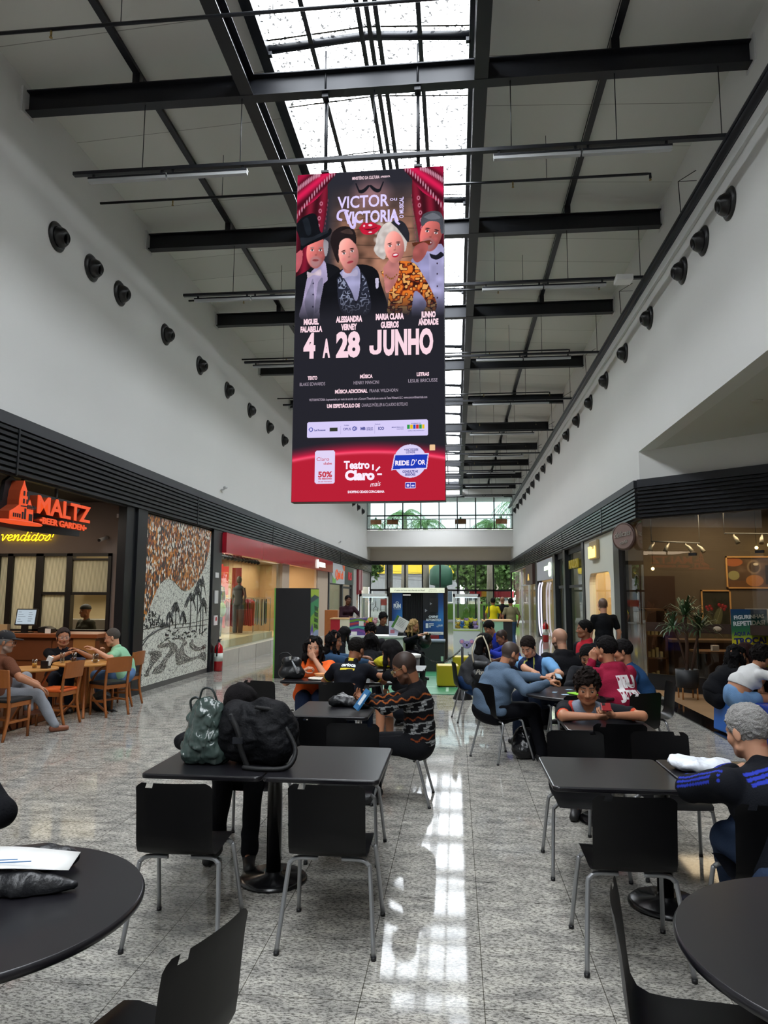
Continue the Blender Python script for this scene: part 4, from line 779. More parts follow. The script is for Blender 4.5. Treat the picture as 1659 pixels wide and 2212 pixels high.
th = thing('cafe_counter', 'pale stone cafe counter with dark wood panel behind the glass', 'counter', (5.9, 15.0, 0)); obj('front', MB().box(-1.6, -.2, 0, 2.2, .3, .85), mat('counter_dark', '#3b2a20', .5), th); obj('top', MB().box(-1.65, -.25, .85, 2.25, .35, .9), mat('counter_light', '#6e5a45', .35), th)
th = thing('cafe_table', 'dark cafe table with small items seen through the glass', 'table', (5.0, 14.2, 0)); obj('top', MB().box(-.5, -.3, .7, .6, .3, .74), mat('cab_wood', '#6a4a2e', .5), th); obj('leg', MB().box(-.4, -.2, 0, -.34, .2, .7).box(.44, -.2, 0, .5, .2, .7), blackp, th)
o = obj('napkin_box', MB().box(4.8, 14.1, .74, 4.92, 14.2, .84), paper); tag(o, 'white napkin box on the dark cafe table', 'box'); o = obj('bottle', MB().lathe([(.035, 0), (.035, .12), (.012, .17), (.012, .2)], 12, (5.25, 14.1, .74)), mat('frost', '#b8bfc4', .2)); tag(o, 'clear bottle on the dark cafe table', 'bottle')
o = obj('menu_poster', MB().box(6.2, 16.1, 1.2, 7.0, 16.13, 1.5), mat('poster_blue', '#b4bccb', .6)); tag(o, 'pale menu poster on the cafe back wall under the neon lamp', 'poster')
m = MB(); m.tube([(6.95 + .2 * math.cos(a), 16.1, 1.82 + .16 * math.sin(a)) for a in np.linspace(0, PI, 14)], .018, 6).tube([(6.75, 16.1, 1.82), (7.15, 16.1, 1.82)], .018, 6); tag(obj('neon_lamp', m, emis('neon_violet', '#5a38c8', 2.5)), 'violet dome shaped neon lamp on the cafe back wall', 'lamp')
# promotional banner and potted plant on the terrace
th = thing('pull_up_banner', 'green and yellow pull-up banner asking FIGURINHAS REPETIDAS? AQUI A GENTE TROCA!', 'banner', (5.02, 12.9, 0)); 
def ban(u, v):
    t = np.clip((v - .45) * 2, 0, 1)[..., None]; g = C3('#3d8a35') * (1 - t) + C3('#12406a') * t; y = np.clip((.62 - v) * 6, 0, 1)[..., None]; return g * (1 - y) + C3('#d8cf2a') * y
painted('print', .6, .98, 12, 40, ban, 'banner_print', th, (0, 0, .56)); obj('back_sheet', MB().box(-.3, .001, .5, .3, .006, 1.54).box(-.3, -.02, .5, .3, .02, .56), mat('banner_back', '#2f5a86', .6), th)
m = MB(); fb = lambda z, a=.0: frame((0, -.004, z), (1, 0, .06), UPZ)
text(m, 'FIGURINHAS', fb(1.38), .065, .5, bold=.035, ext=.002); text(m, 'REPETIDAS?', fb(1.27), .075, .53, bold=.035, ext=.002); obj('lettering', m, mat('ban_white', '#dfe6ea', .6), th)
m = MB(); text(m, 'AQUI A GENTE', fb(1.10), .065, .53, bold=.03, ext=.002); text(m, 'TROCA!', fb(.96), .1, .53, bold=.045, ext=.002); obj('lettering', m, mat('ban_navy', '#14246e', .6), th)
obj('stand', MB().box(-.32, -.1, .0, .32, .1, .05).box(-.01, .02, .05, .01, .04, 1.54), chrome, th)
th = thing('potted_plant', 'potted dracaena with spiky green crowns in black planter on wooden legs by the cafe glass', 'plant', (3.95, 12.9, .012))
obj('planter', MB().lathe([(.14, .17), (.185, .2), (.19, .5), (.175, .5), (.17, .46), (.01, .46)], 28), mat('planter_black', '#15171b', .55), th)
obj('pebbles', MB().ball((-.05, -.03, .46), (.06, .05, .03), 8).ball((.06, .03, .46), (.05, .06, .03), 8).ball((0, .08, .46), (.07, .05, .02), 8), plaswhite, th)
for a in range(4): w = PI / 4 + a * PI / 2; obj('leg', MB().tube([(.17 * math.cos(w), .17 * math.sin(w), 0), (.17 * math.cos(w), .17 * math.sin(w), .3)], .013, 8), wood_l, th)
def dracaena(c, n, r, seed):
    m = MB(); q = random.Random(seed)
    for k in range(n):
        a = q.uniform(0, 2 * PI); e = q.uniform(-.35, 1.35); L = r * q.uniform(.75, 1.1); d = Vector((math.cos(a) * math.cos(e), math.sin(a) * math.cos(e), math.sin(e))); s = d.cross(UPZ).normalized() * .016; b = Vector(c) + Vector((0, 0, q.uniform(-.06, .06)))
        p = [b, b + d * L * .4 + Vector((0, 0, .01)), b + d * L * .8 - Vector((0, 0, .04 * L)), b + d * L - Vector((0, 0, .25 * L))]
        vs = [p[0] - s * .5, p[0] + s * .5, p[1] - s, p[1] + s, p[2] - s * .7, p[2] + s * .7, p[3]]; m.add(vs, [(0, 1, 3, 2), (2, 3, 5, 4), (4, 5, 6)], 0, True)
    return m
dm = mat('leaf_dark_green', '#3f5a3a', .45, var=.3, vscale=6)
for c, n, r, s in (((.0, 0, 1.43), 90, .42, 1), ((.26, .05, 1.2), 70, .38, 2), ((-.22, -.05, 1.22), 45, .32, 3)): obj('foliage', dracaena(c, n, r, s), dm, th)
obj('trunk', MB().tube([(0, 0, .44), (.02, 0, .9), (0, 0, 1.45)], .03, 8).tube([(.08, .02, .44), (.16, .03, .85), (.26, .05, 1.2)], .022, 8).tube([(-.02, 0, .6), (-.1, 0, .95), (-.22, -.05, 1.22)], .016, 8), mat('bark', '#4b3427', .9, bump=.3), th)
# green mat with blue foam seats
o = obj('turf_mat', MB().box(3.66, 6.5, .012, 6.5, 10.75, .03), mat('turf', '#3c7a34', .9, bump=.4, bscale=200)); tag(o, 'green turf mat laid on the wooden terrace floor', 'mat')
bluef = mat('blue_vinyl', '#1d5fb4', .4); navyf = mat('navy_vinyl', '#17318c', .4)

# ================================================================== far end
frm = mat('black_aluminium', '#101114', .4, .4)
m = MB(); nb = 8; w = (XR - XL) / nb
for k in range(nb + 1): x = XL + k * w; m.box(x - .035, YE - .03, 5.95, x + .035, YE + .07, 8.05)
for z in (5.94, 6.8, 8.0): m.box(XL, YE - .03, z, XR, YE + .07, z + .07)
struct('window_9', m, frm, 'black framed clerestory window grid at the far end')
struct('window_10', MB().box(XL, YE + .02, 5.95, XR, YE + .03, 8.02), glass('upper_dimming_glass', (.30, .335, .33), .5))  # grey tint is added to dim the bright sky and palms behind the pane
m = MB()
for k in range(nb + 1): x = XL + .0 + k * w; m.box(x - .045, 46.97, 0, x + .045, 47.1, 3.8)
m.box(XL, 46.97, 2.05, XR, 47.1, 2.17).box(XL, 46.9, 3.78, XR, 47.15, 4.03)
struct('window_11', m, frm, 'black framed glass curtain wall facing the street')
struct('window_12', MB().box(XL, 47.03, 0, XR, 47.04, 3.78), glass('street_dimming_glass', (.42, .43, .42), .6))  # grey tint is added to keep the street outside from overexposing
# outside: balcony canopy, planters
struct('ceiling_outside_canopy', MB().box(-9, 45.3, 8.2, 7, 49, 8.35), white2)
struct('trim_9', MB().box(-9, 47.25, 4.4, 7, 52, 4.6), white)
th = thing('balcony_rail', 'grey balcony rail outside the clerestory window', 'railing', (0, 48.5, 4.6)); m = MB().tube([(-7, 0, 2.38), (6, 0, 2.38)], .03, 6)
for x in range(-7, 7, 2): m.tube([(x, 0, 0), (x, 0, 2.38)], .02, 6)
obj('rail', m, chrome, th)
for k, x in enumerate((-5.45, -4.3, .35, 3.1)):
    th = thing('window_box', f'wooden window box with small plants outside the clerestory, {["leftmost", "second from the left", "third from the left", "rightmost"][k]}', 'planter', (x, 48.3, 6.62), 0, 'window boxes outside the clerestory')
    obj('trough', MB().box(-.38, -.12, 0, .38, .12, .3).box(-.34, -.02, -.3, -.31, .02, 0).box(.31, -.02, -.3, .34, .02, 0), mat('planter_wood', '#8a5230', .6, var=.2), th)
    obj('foliage', dracaena((0, 0, .32), 60, .22, 10 + k), mat('leaf_mid', '#5f8050', .6), th)
# street
struct('ground', MB().box(-60, 47.3, -.25, 60, 140, -.02), mat('asphalt', '#6d6d6b', .9, var=.1, vscale=.5))
def facade(name, x0, x1, y, h, col, label, band=None, wins=(8, 3), z0=0):
    th = thing('building', label, 'building', ((x0 + x1) / 2, y, 0)); w = x1 - x0; obj('wall', MB().box(-w / 2, 0, 0, w / 2, 8, h), mat('facade' + col, col, .85, var=.1, vscale=.3), th)
    if band: obj('yellow_band', MB().box(-w / 2 - .1, -.25, band[0], w / 2 + .1, 0, band[1]), mat('band' + band[2], band[2], .6), th)
    for i in range(wins[0]):
        for j in range(wins[1]):
            x = -w / 2 + (i + .5) * w / wins[0]; z = .9 + j * 3.1
            f = obj('window', MB().box(x - .8, -.08, z, x + .8, 0, z + 1.5), mat('far_frame', '#d9d9d4', .6), th); obj('pane', MB().box(x - .7, -.1, z + .1, x - .05, -.08, z + 1.4).box(x + .05, -.1, z + .1, x + .7, -.08, z + 1.4), mat('far_glass', '#4c5760', .2), f)
    return th
facade('b', -26, 0.5, 88, 6.3, '#8e8f92', 'grey building with a bright yellow band across the street', (4.45, 5.55, '#e0c02c'), (8, 1)); facade('b', -24, -8, 110, 11, '#b9b2a4', 'pale block of flats behind the yellow banded building', None, (6, 3)); facade('b', 1.5, 9, 118, 7.2, '#c9c2b0', 'cream house between the trees across the street', None, (3, 2)); facade('b', 10, 24, 100, 7, '#a8a49a', 'grey house behind the trees on the right', None, (4, 2))
def tree(x, y, h, r, label, col, n=2600, seed=1, dens=1):
    th = thing('tree', label, 'tree', (x, y, -.02)); q = np.random.RandomState(seed)
    m = MB().tube([(0, 0, 0), (.1, 0, h * .3), (0, 0, h * .55)], [.22, .16, .1], 8)
    for k in range(6): a = k * 1.05; m.tube([(0, 0, h * .35), (math.cos(a) * r * .4, math.sin(a) * r * .4, h * .6), (math.cos(a) * r * .7, math.sin(a) * r * .7, h * .75)], [.09, .06, .02], 6)
    obj('trunk', m, mat('bark', '#4b3427', .9), th)
    cl = q.randn(26, 3) * np.array([r * .45, r * .45, h * .16]) + np.array([0, 0, h * .68]); k = q.randint(0, 26, n); P = cl[k] + q.randn(n, 3) * r * .17
    a = q.randn(n, 3); a /= np.linalg.norm(a, axis=1)[:, None]; b = np.cross(a, q.randn(n, 3)); b /= np.linalg.norm(b, axis=1)[:, None]; s = .16 * dens
    V = np.stack([P - a * s - b * s * .6, P + a * s - b * s * .6, P + a * s + b * s * .6, P - a * s + b * s * .6], 1).reshape(-1, 3)
    me = bpy.data.meshes.new('foliage'); me.from_pydata(V.tolist(), [], np.arange(4 * n).reshape(-1, 4).tolist()); link('foliage', me, mat('leaf' + col, col, .7, var=.35, vscale=.8), th)
for k, (x, y, h, r, c, lab) in enumerate([(2.2, 62, 6.2, 2.2, '#5c7a3a', 'bushy street tree right of the street opening'), (5.0, 60, 6.6, 2.4, '#4f7034', 'bushy street tree behind the right window bays'), (7.8, 64, 7, 2.6, '#587a3c', 'bushy street tree farthest right'), (3.6, 70, 7.2, 2.6, '#5f8040', 'taller street tree in the back row'), (-8.5, 60, 6.0, 1.6, '#52703a', 'small street tree far left beyond the glass')]): tree(x, y, h, r, lab, c, seed=k)
def palm(x, y, h, r, label, seed, nf=22):
    th = thing('palm_tree', label, 'palm', (x, y, -.02)); q = random.Random(seed); obj('trunk', MB().tube([(0, 0, 0), (.05, 0, h * .5), (0, 0, h)], [.34, .27, .2], 10), mat('palm_trunk', '#8a8378', .9, bump=.3, bscale=20), th)
    m = MB()
    for k in range(nf):
        a = 2 * PI * k / nf + q.uniform(-.1, .1); e = q.uniform(.2, 1.2); pts = []
        for i in range(12): t = i / 11; pts.append(Vector((math.cos(a) * r * t * math.cos(e * (1 - t * .6)), math.sin(a) * r * t * math.cos(e * (1 - t * .6)), h + r * (math.sin(e) * t * 1.1 - 1.25 * t * t))))
        m.tube(pts, .018, 4)
        for i in range(1, 12):
            d = (pts[i] - pts[i - 1]).normalized(); s = d.cross(UPZ).normalized()
            for sg in (-1, 1):
                for f in (0, .5):
                    b = pts[i] - d * f * .2; e2 = b + s * sg * .38 + d * .18 - Vector((0, 0, .3)); m.add([b - d * .02, b + d * .03, e2], [(0, 1, 2)])
    obj('foliage', m, mat('palm_leaf', '#6f9a5a', .6), th)
for k, (x, y, h, r, lab) in enumerate([(-7.2, 56, 7.5, 2.2, 'palm crown seen through the left clerestory panes'), (-4.2, 58, 8.4, 2.3, 'palm with drooping fronds in the second clerestory pane'), (-2.6, 61, 7.9, 2.2, 'palm with drooping fronds in the middle left pane'), (2.6, 55, 7.2, 2.1, 'low palm crown seen through the right clerestory panes'), (4.9, 53, 8.6, 2.4, 'tall palm at the far right clerestory pane')]): palm(x, y, h, r, lab, k)
th = thing('street_kiosk', 'dark green round-topped kiosk on the pavement outside', 'kiosk', (-1.25, 60, -.02)); obj('body', MB().lathe([(.5, 0), (.5, 2.6), (.95, 2.7), (.95, 3.9), (.6, 4.3), (.1, 4.4)], 16), mat('kiosk_green', '#2f5a48', .6), th)
th = thing('street_column', 'broad grey concrete column outside the glass', 'column', (-4.9, 52, -.02)); obj('shaft', MB().lathe([(.3, 0), (.3, 4.4)], 16), mat('concrete', '#7d7b78', .9), th)
th = thing('hedge', 'bright green clipped hedge outside behind the glass doors', 'hedge', (2.0, 54, -.02)); obj('foliage', MB().box(-3.4, 0, 0, 3.6, .8, 1.15), mat('hedge_green', '#5f8a30', .8, var=.5, vscale=14, bump=1, bscale=30), th)
for k, (x, z, w_, c, lab) in enumerate([(1.55, 1.95, 1.2, '#c8202a', 'red street banner with yellow corner seen above the doors'), (3.35, 1.9, 1.5, '#a02430', 'dark red street banner at the right doors'), (-5.0, 1.3, .8, '#c43a2a', 'red sign outside at the left doors')]):
    th = thing('street_banner', lab, 'banner', (x, 51, 0)); obj('panel', MB().box(-w_ / 2, 0, z - .25, w_ / 2, .04, z + .2), mat('ban' + c, c, .6), th); obj('posts', MB().box(-w_ / 2, 0, 0, -w_ / 2 + .04, .04, z).box(w_ / 2 - .04, 0, 0, w_ / 2, .04, z), blackp, th)
    if k == 0: obj('yellow_corner', MB().box(.25, -.01, z - .25, .6, 0, z + .2), mat('yel', '#d8a21a', .6), th)
m = MB()
for z in (3.2, 3.5, 3.9): m.tube([(-12, 66, z + .6), (-4, 66, z), (4, 66, z - .1), (12, 66, z + .5)], .02, 4, smooth=5)
tag(obj('power_cables', m, blackp), 'black overhead power cables across the street', 'cables')
th = thing('utility_pole', 'concrete utility pole with transformer boxes outside', 'pole', (.9, 62, -.02)); obj('shaft', MB().tube([(0, 0, 0), (0, 0, 6)], .16, 10), mat('concrete', '#7d7b78', .9), th); obj('transformer', MB().box(-.9, -.3, 3.0, -.3, .3, 3.9), mat('trafo', '#a5a9a6', .6), th)
# ================================================================== hanging LED screen with the show poster
PWID, PHEI = 1.86, 4.21
scr = thing('hanging_screen', 'tall double-sided LED screen showing a red curtained musical poster, hung from the first beam', 'screen', (-1.04, 8.30, 2.86), -.012)
obj('casing', MB().box(-PWID / 2, .0, 0, PWID / 2, .16, PHEI), blackp, scr)
m = MB()
for x in (-.57, .61): m.tube([(x, .02, PHEI), (x, .02, 5.5)], .024, 8).box(x - .05, -.03, PHEI, x + .05, .12, PHEI + .03).box(x - .04, -.09, 5.2, x + .04, .03, 5.3).tube([(x, -.06, 5.25), (x, -.06, 5.85)], .014, 6)
obj('suspension_rod', m, steel, scr)
def polymask(X, Y, pts, soft=0):
    ins = np.zeros(X.shape, bool); n = len(pts)
    for i in range(n):
        x1, y1 = pts[i]; x2, y2 = pts[(i + 1) % n]
        if y1 == y2: continue
        c = ((y1 > Y) != (y2 > Y)) & (X < (x2 - x1) * (Y - y1) / (y2 - y1) + x1); ins ^= c
    return ins.astype(float)
def cs(p, k=5): return [(q.x, q.y) for q in spline([Vector((a, b, 0)) for a, b in p + p[:1]], k)][:-1]
def poster(u, v):
    X = u * 1560; Y = (1 - v) * 3440
    im = np.ones(u.shape + (3,)) * C3('#2a2a33'); n1 = vnoise(u, v, 14, 5); n2 = vnoise(u * .3, v, 60, 6); fine = vnoise(u * 4.3, v * 9.5, 6, 7)
    wood = C3('#a87862') * (.62 + .45 * n1[..., None] + .35 * (n2[..., None] - .5) + .15 * (fine[..., None] - .5)); wm = np.clip((Y - 130) / 500, 0, 1) * np.clip((1500 - Y) / 260, 0, 1) * np.clip((X - 330) / 160, .0, 1) * np.clip((1350 - X) / 130, 0, 1); im = over(im, wm, wood)
    for yy in (330, 520, 640, 800, 950): im = over(im, wm * np.exp(-((Y - yy - 14 * np.sin(X / 150 + yy)) / 4.5) ** 2) * .7, C3('#38271f'))
    im = over(im, ell(X, Y, 800, 260, 260, 230, 0, .9) * .75, C3('#b5838a'))
    # curtains
    for side in (0, 1):
        XX = X if side == 0 else 1560 - X
        low = polymask(XX, Y, cs([(-50, -50), (270, -60), (330, 300), (270, 700), (180, 1150), (-60, 1250)])); fold = .55 + .45 * np.sin(XX / 22 + Y / 260); im = over(im, low * .95, C3('#6a1226') * (.5 + .8 * fold[..., None]))
        up = polymask(XX, Y, cs([(-60, -60), (420, -60), (330, 120), (180, 300), (-60, 380)])); fold = .5 + .5 * np.sin((XX * .8 + Y) / 33); im = over(im, up, C3('#c81a4c') * (.35 + .75 * fold[..., None]))
        up = polymask(XX, Y, [(-60, -60), (230, -60), (120, 60), (-60, 150)]); im = over(im, up, C3('#8e1236') * (.5 + .7 * fold[..., None]))
        for (a, b, c, d) in ((400, -20, 0, 430), (240, -20, -20, 150)):
            for k in range(16):
                t = k / 15; x = a + (c - a) * t; y = b + (d - b) * t ** 1.25; im = over(im, ell(XX, Y, x, y + 25, 9, 40, 0, .4) * .9, C3('#d79ab0'))
        for k in range(5): im = over(im, ell(XX, Y, 262 - 10 * k, 330 + 80 * k, 22, 30, 0, .5) * (1 - ell(XX, Y, 262 - 10 * k, 330 + 80 * k, 11, 16, 0, .4)), C3('#d98fa6'))
        for k in range(14): im = over(im, ell(XX, Y, 335 - 5 * k, 300 + 50 * k, 6, 22, 0, .5) * .6, C3('#a04a62'))
    sh = (.9 + .2 * (fine[..., None] - .5))
    def face(cx, cy, rx, ry, tone, lean, brow='#2a1a18', lip='#a33a44', smile=0, beard=None, eye=1):
        nonlocal im
        L = C3(tone); d = (X - cx) / rx; sh_ = (1.08 - .28 * np.clip(d, -1, 1) - .18 * np.clip((Y - cy) / ry, -1, 1))[..., None]
        im = over(im, ell(X, Y, cx, cy, rx, ry, lean, .08), np.clip(L * sh_, 0, 1)); im = over(im, ell(X, Y, cx, cy + ry * .38, rx * .72, ry * .66, lean, .1), np.clip(L * sh_ * .98, 0, 1))
        c, s = math.cos(lean), math.sin(lean); P = lambda a, b: (cx + a * rx * c - b * ry * s, cy + a * rx * s + b * ry * c)
        if beard: x, y = P(0, .62); im = over(im, ell(X, Y, x, y, rx * .7, ry * .42, lean, .5) * .75, C3(beard))
        for q in (-1, 1):
            x, y = P(q * .4, -.08); im = over(im, ell(X, Y, x, y, rx * .2, ry * .075, lean, .4), C3('#f2e6ea')); im = over(im, ell(X, Y, x, y, rx * .085, ry * .07, lean, .4), C3('#1c1416')); im = over(im, ell(X, Y, x, y - ry * .075, rx * .23, ry * .03, lean, .5) * .9, C3('#241718'))
            x, y = P(q * .42, -.24); im = over(im, ell(X, Y, x, y, rx * .27, ry * .045, lean + q * .12, .5), C3(brow)); x, y = P(q * .52, .25); im = over(im, ell(X, Y, x, y, rx * .28, ry * .16, lean, .9) * .35, C3('#e2707c'))
        x, y = P(0, .2); im = over(im, ell(X, Y, x, y, rx * .16, ry * .07, lean, .7) * .6, L * .62); x, y = P(.1, .05); im = over(im, ell(X, Y, x, y, rx * .05, ry * .22, lean, .7) * .35, L * .6)
        x, y = P(0, .52); im = over(im, ell(X, Y, x, y, rx * .36, ry * (.09 + .07 * smile), lean, .3), C3(lip))
        if smile: im = over(im, ell(X, Y, x, y - ry * .02, rx * .27, ry * .07, lean, .3), C3('#f6eef2'))
        else: im = over(im, ell(X, Y, x, y, rx * .34, ry * .014, lean, .3), C3('#5c2028'))
    def P_(pts, col, a=1.0, k=5):
        nonlocal im
        im = over(im, polymask(X, Y, cs(pts, k) if k else pts) * a, C3(col) * sh if isinstance(col, str) else col)
    # right man: white shirt
    P_([(1220, 1000), (1290, 900), (1400, 880), (1580, 930), (1580, 1620), (1250, 1640), (1240, 1300)], '#a9a6d6'); P_([(1400, 900), (1560, 880), (1560, 1600), (1440, 1600)], '#b8b4e2')
    P_([(1410, 930), (1480, 950), (1530, 920), (1560, 960), (1490, 1000), (1430, 980)], '#1c1d28')
    for yy in (1040, 1150, 1280, 1400): im = over(im, ell(X, Y, 1490, yy, 8, 10), C3('#37263a'))
    face(1430, 720, 118, 190, '#b8615c', .25, brow='#1d1a1e', lip='#7a2c30', smile=1, beard='#8a7478'); P_([(1320, 590), (1350, 510), (1450, 480), (1540, 520), (1570, 700), (1530, 720), (1510, 610), (1400, 590), (1340, 640)], '#53565f'); P_([(1350, 540), (1450, 500), (1530, 560), (1420, 570)], '#8b8e98', .6)
    P_([(1230, 810), (1420, 790), (1420, 830), (1240, 850)], '#6a3420', 1, 0); P_([(1240, 900), (1270, 840), (1350, 810), (1400, 850), (1360, 960), (1290, 1020), (1240, 980)], '#b8625e')
    # left man with top hat
    P_([(0, 1110), (120, 1050), (190, 1000), (330, 980), (480, 1060), (520, 1250), (500, 1640), (0, 1640)], '#15161c'); P_([(120, 1140), (190, 1040), (320, 980), (330, 1560), (60, 1560), (80, 1380)], '#c2b4dc'); P_([(160, 1200), (190, 1150), (200, 1500), (150, 1560), (100, 1380)], '#8f8aa8', .8); P_([(240, 1180), (290, 1140), (280, 1400), (210, 1500)], '#8f8aa8', .8)
    for yy in (1190, 1310, 1440): im = over(im, ell(X, Y, 190, yy, 8, 10), C3('#2a2440'))
    P_([(0, 860), (60, 820), (70, 900), (50, 1000), (0, 1060)], '#c9626c')
    face(215, 850, 110, 180, '#c26a66', .05, brow='#8d7a7a', lip='#9a4a4c', beard='#a9868a'); P_([(300, 720), (345, 760), (335, 880), (310, 900), (290, 780)], '#a5a0a8')
    P_([(-20, 560), (60, 470), (200, 440), (260, 640), (330, 640), (360, 600), (380, 640), (330, 700), (120, 780), (50, 830), (40, 720)], '#0f1218'); P_([(40, 690), (160, 690), (290, 640), (340, 650), (150, 740), (60, 780)], '#262b33', .9); P_([(60, 500), (120, 480), (160, 640), (110, 660)], '#2c3540', .5)
    P_([(120, 1060), (190, 1080), (260, 1040), (270, 1110), (190, 1100), (130, 1130)], '#e0ccdc')
    # woman with short hair in dark suit
    P_([(300, 1200), (420, 1100), (500, 1050), (680, 1010), (840, 1060), (900, 1200), (960, 1640), (310, 1640)], '#101117'); P_([(470, 1090), (560, 1020), (670, 1040), (690, 1200), (650, 1400), (560, 1250)], '#b4b2dc'); P_([(440, 1150), (500, 1130), (600, 1300), (650, 1420), (700, 1200), (690, 1090), (760, 1200), (800, 1500), (640, 1560), (480, 1480)], '#2b2e3e', .95)
    vest = polymask(X, Y, cs([(450, 1160), (500, 1150), (600, 1330), (650, 1440), (720, 1260), (700, 1120), (760, 1220), (795, 1480), (640, 1540), (490, 1460)])); im = over(im, vest * (np.abs(vnoise(u * 7, v * 15, 9, 11) - .5) < .09), C3('#8d94ae'))
    P_([(500, 1070), (570, 1100), (650, 1060), (655, 1130), (575, 1130), (505, 1150)], '#cdc6e8'); P_([(845, 1170), (880, 1170), (880, 1260), (855, 1270)], '#d7d0ec')
    P_([(370, 760), (390, 660), (500, 600), (620, 640), (640, 780), (600, 760), (470, 740), (460, 980), (410, 900)], '#241c1e'); P_([(470, 900), (620, 900), (600, 1080), (520, 1080)], '#c07a74')
    face(560, 890, 110, 180, '#cf8880', -.22, lip='#b0404e'); P_([(365, 760), (390, 650), (500, 590), (620, 640), (640, 790), (560, 720), (470, 760), (450, 900), (400, 860)], '#251c1e'); P_([(470, 650), (560, 620), (610, 680), (520, 670)], '#5a4540', .7)
    # woman with blonde curls in patterned blouse
    blouse = polymask(X, Y, cs([(900, 1100), (1000, 1060), (1080, 1000), (1240, 1020), (1330, 1130), (1480, 1440), (1440, 1570), (1340, 1560), (1380, 1450), (1260, 1320), (1200, 1560), (980, 1600), (990, 1300)])); nn = vnoise(u * 6, v * 13, 10, 21); cc = np.where(nn[..., None] > .62, C3('#e2782a'), np.where(nn[..., None] > .45, C3('#8e3a1c'), np.where(nn[..., None] > .3, C3('#34140f'), C3('#e8a860')))); im = over(im, blouse, cc)
    P_([(930, 1060), (1010, 960), (1090, 1000), (1080, 1180), (970, 1330), (940, 1200)], '#cf8480'); 
    for k in range(7): im = over(im, ell(X, Y, 960 + 18 * k, 1140 + 40 * math.sin(k / 6 * PI), 8, 10), C3('#8a5a2a'))
    P_([(850, 800), (860, 720), (900, 640), (960, 580), (1080, 570), (1180, 640), (1180, 780), (1150, 900), (1080, 700), (960, 740), (950, 960), (870, 930), (830, 860)], '#d9d0cc')
    for k in range(26): a = k * .9; im = over(im, ell(X, Y, 930 + 85 * math.cos(a) + 30 * (k % 3), 730 + 150 * math.sin(a * 1.3), 30, 42, a, .7) * .55, C3(['#f2ece6', '#b9aba6', '#e6dcd6'][k % 3]))
    P_([(1010, 580), (1060, 550), (1150, 590), (1200, 700), (1190, 800), (1130, 720), (1070, 640)], '#2b2c34')
    face(1045, 840, 108, 175, '#d98a82', -.12, lip='#b81c34', smile=1)
    # fade to dark under the figures, moustache and lips marks
    im = over(im, np.clip((Y - 1330) / 260, 0, 1), C3('#24242c'))
    for q in (-1, 1):
        for k in range(30): t = k / 29; im = over(im, ell(X, Y, 780 + q * (10 + 135 * t), 165 + 60 * math.sin(t * PI * .85) - 75 * max(0, t - .75) * 3, 9 + 12 * math.sin(PI * min(1, t + .2)), 10 + 12 * math.sin(PI * t), 0, .3), C3('#16171f'))
    P_([(670, 620), (720, 560), (770, 575), (800, 560), (860, 590), (905, 615), (850, 680), (780, 700), (710, 680)], '#d61c3e'); P_([(700, 625), (780, 635), (870, 620), (780, 650)], '#7c1024'); im = over(im, ell(X, Y, 790, 595, 26, 13, .1, .3) + ell(X, Y, 725, 600, 12, 14, 0, .3) + ell(X, Y, 790, 672, 24, 9, 0, .3), C3('#f4dce6'))
    # red planet glow at the foot
    cy = 2960 + 4200; r = np.sqrt((X - 780) ** 2 + (Y - cy) ** 2); d = r - (cy - 2955); im = over(im, np.clip(1 - d / 130, 0, 1) ** 1.5 * (d > 0), C3('#ff1f4b')); im = over(im, (d <= 0).astype(float), C3('#b91f35')); im = over(im, np.exp(-(d / 16) ** 2) * .8, C3('#ff5c7c'))
    def rr(x0, y0, x1, y1, c, ch=12): P_([(x0 + ch, y0), (x1 - ch, y0), (x1, y0 + ch), (x1, y1 - ch), (x1 - ch, y1), (x0 + ch, y1), (x0, y1 - ch), (x0, y0 + ch)], C3(c), 1, 0)
    rr(150, 2640, 1390, 2800, '#d9cffa'); rr(238, 2930, 445, 3262, '#e3d6f8', 16)
    im = over(im, (np.hypot(X - 1210, Y - 3050) < 165).astype(float), C3('#ddd3fa')); P_([(1050, 2982), (1398, 2974), (1378, 3130), (1020, 3138)], C3('#dfd6fb'), 1, 0); P_([(1060, 2992), (1386, 2986), (1368, 3120), (1034, 3128)], C3('#1f3bb8'), 1, 0)
    rr(1160, 3260, 1265, 3318, '#ded4fa', 4); rr(1165, 3265, 1209, 3313, '#2a32a8', 3); rr(1215, 3265, 1260, 3313, '#2a32a8', 3); im = over(im, ell(X, Y, 1187, 3290, 14, 14) + ell(X, Y, 1238, 3292, 16, 9), C3('#ded4fa'))
    rr(1405, 2892, 1462, 2950, '#f0c79a', 6); rr(384, 2700, 466, 2738, '#343a30', 2)
    for k, c in enumerate(('#2f9a48', '#e8c21e', '#2a4cc0', '#d8342c', '#2f9a48', '#e8c21e')): P_([(1180 + 30 * k, 2690), (1206 + 30 * k, 2690), (1206 + 30 * k, 2730), (1180 + 30 * k, 2730)], C3(c), 1, 0)
    for a, b in ((190, 2715), (640, 2715)): im = over(im, (np.abs(np.hypot(X - a, Y - b) - 18) < 4).astype(float), C3('#3a4aa8'))
    return im
painted('poster_image', PWID - .01, PHEI - .01, 400, 900, poster, 'led_picture', scr, (0, -.006, .005), emit=.92)
def pm(x, y): return frame(((x / 1560 - .5) * (PWID - .01), -.009, (1 - y / 3440) * (PHEI - .01)), FX, UPZ)
def T(mb, s, x, yb, h, w=None, bold=.03, shear=0, rot=0): M = pm(x, yb); text(mb, s, M @ Matrix.Rotation(rot, 4, 'Z'), h * PHEI / 3440, w * PWID / 1560 if w else None, bold=bold, ext=0, shear=shear)
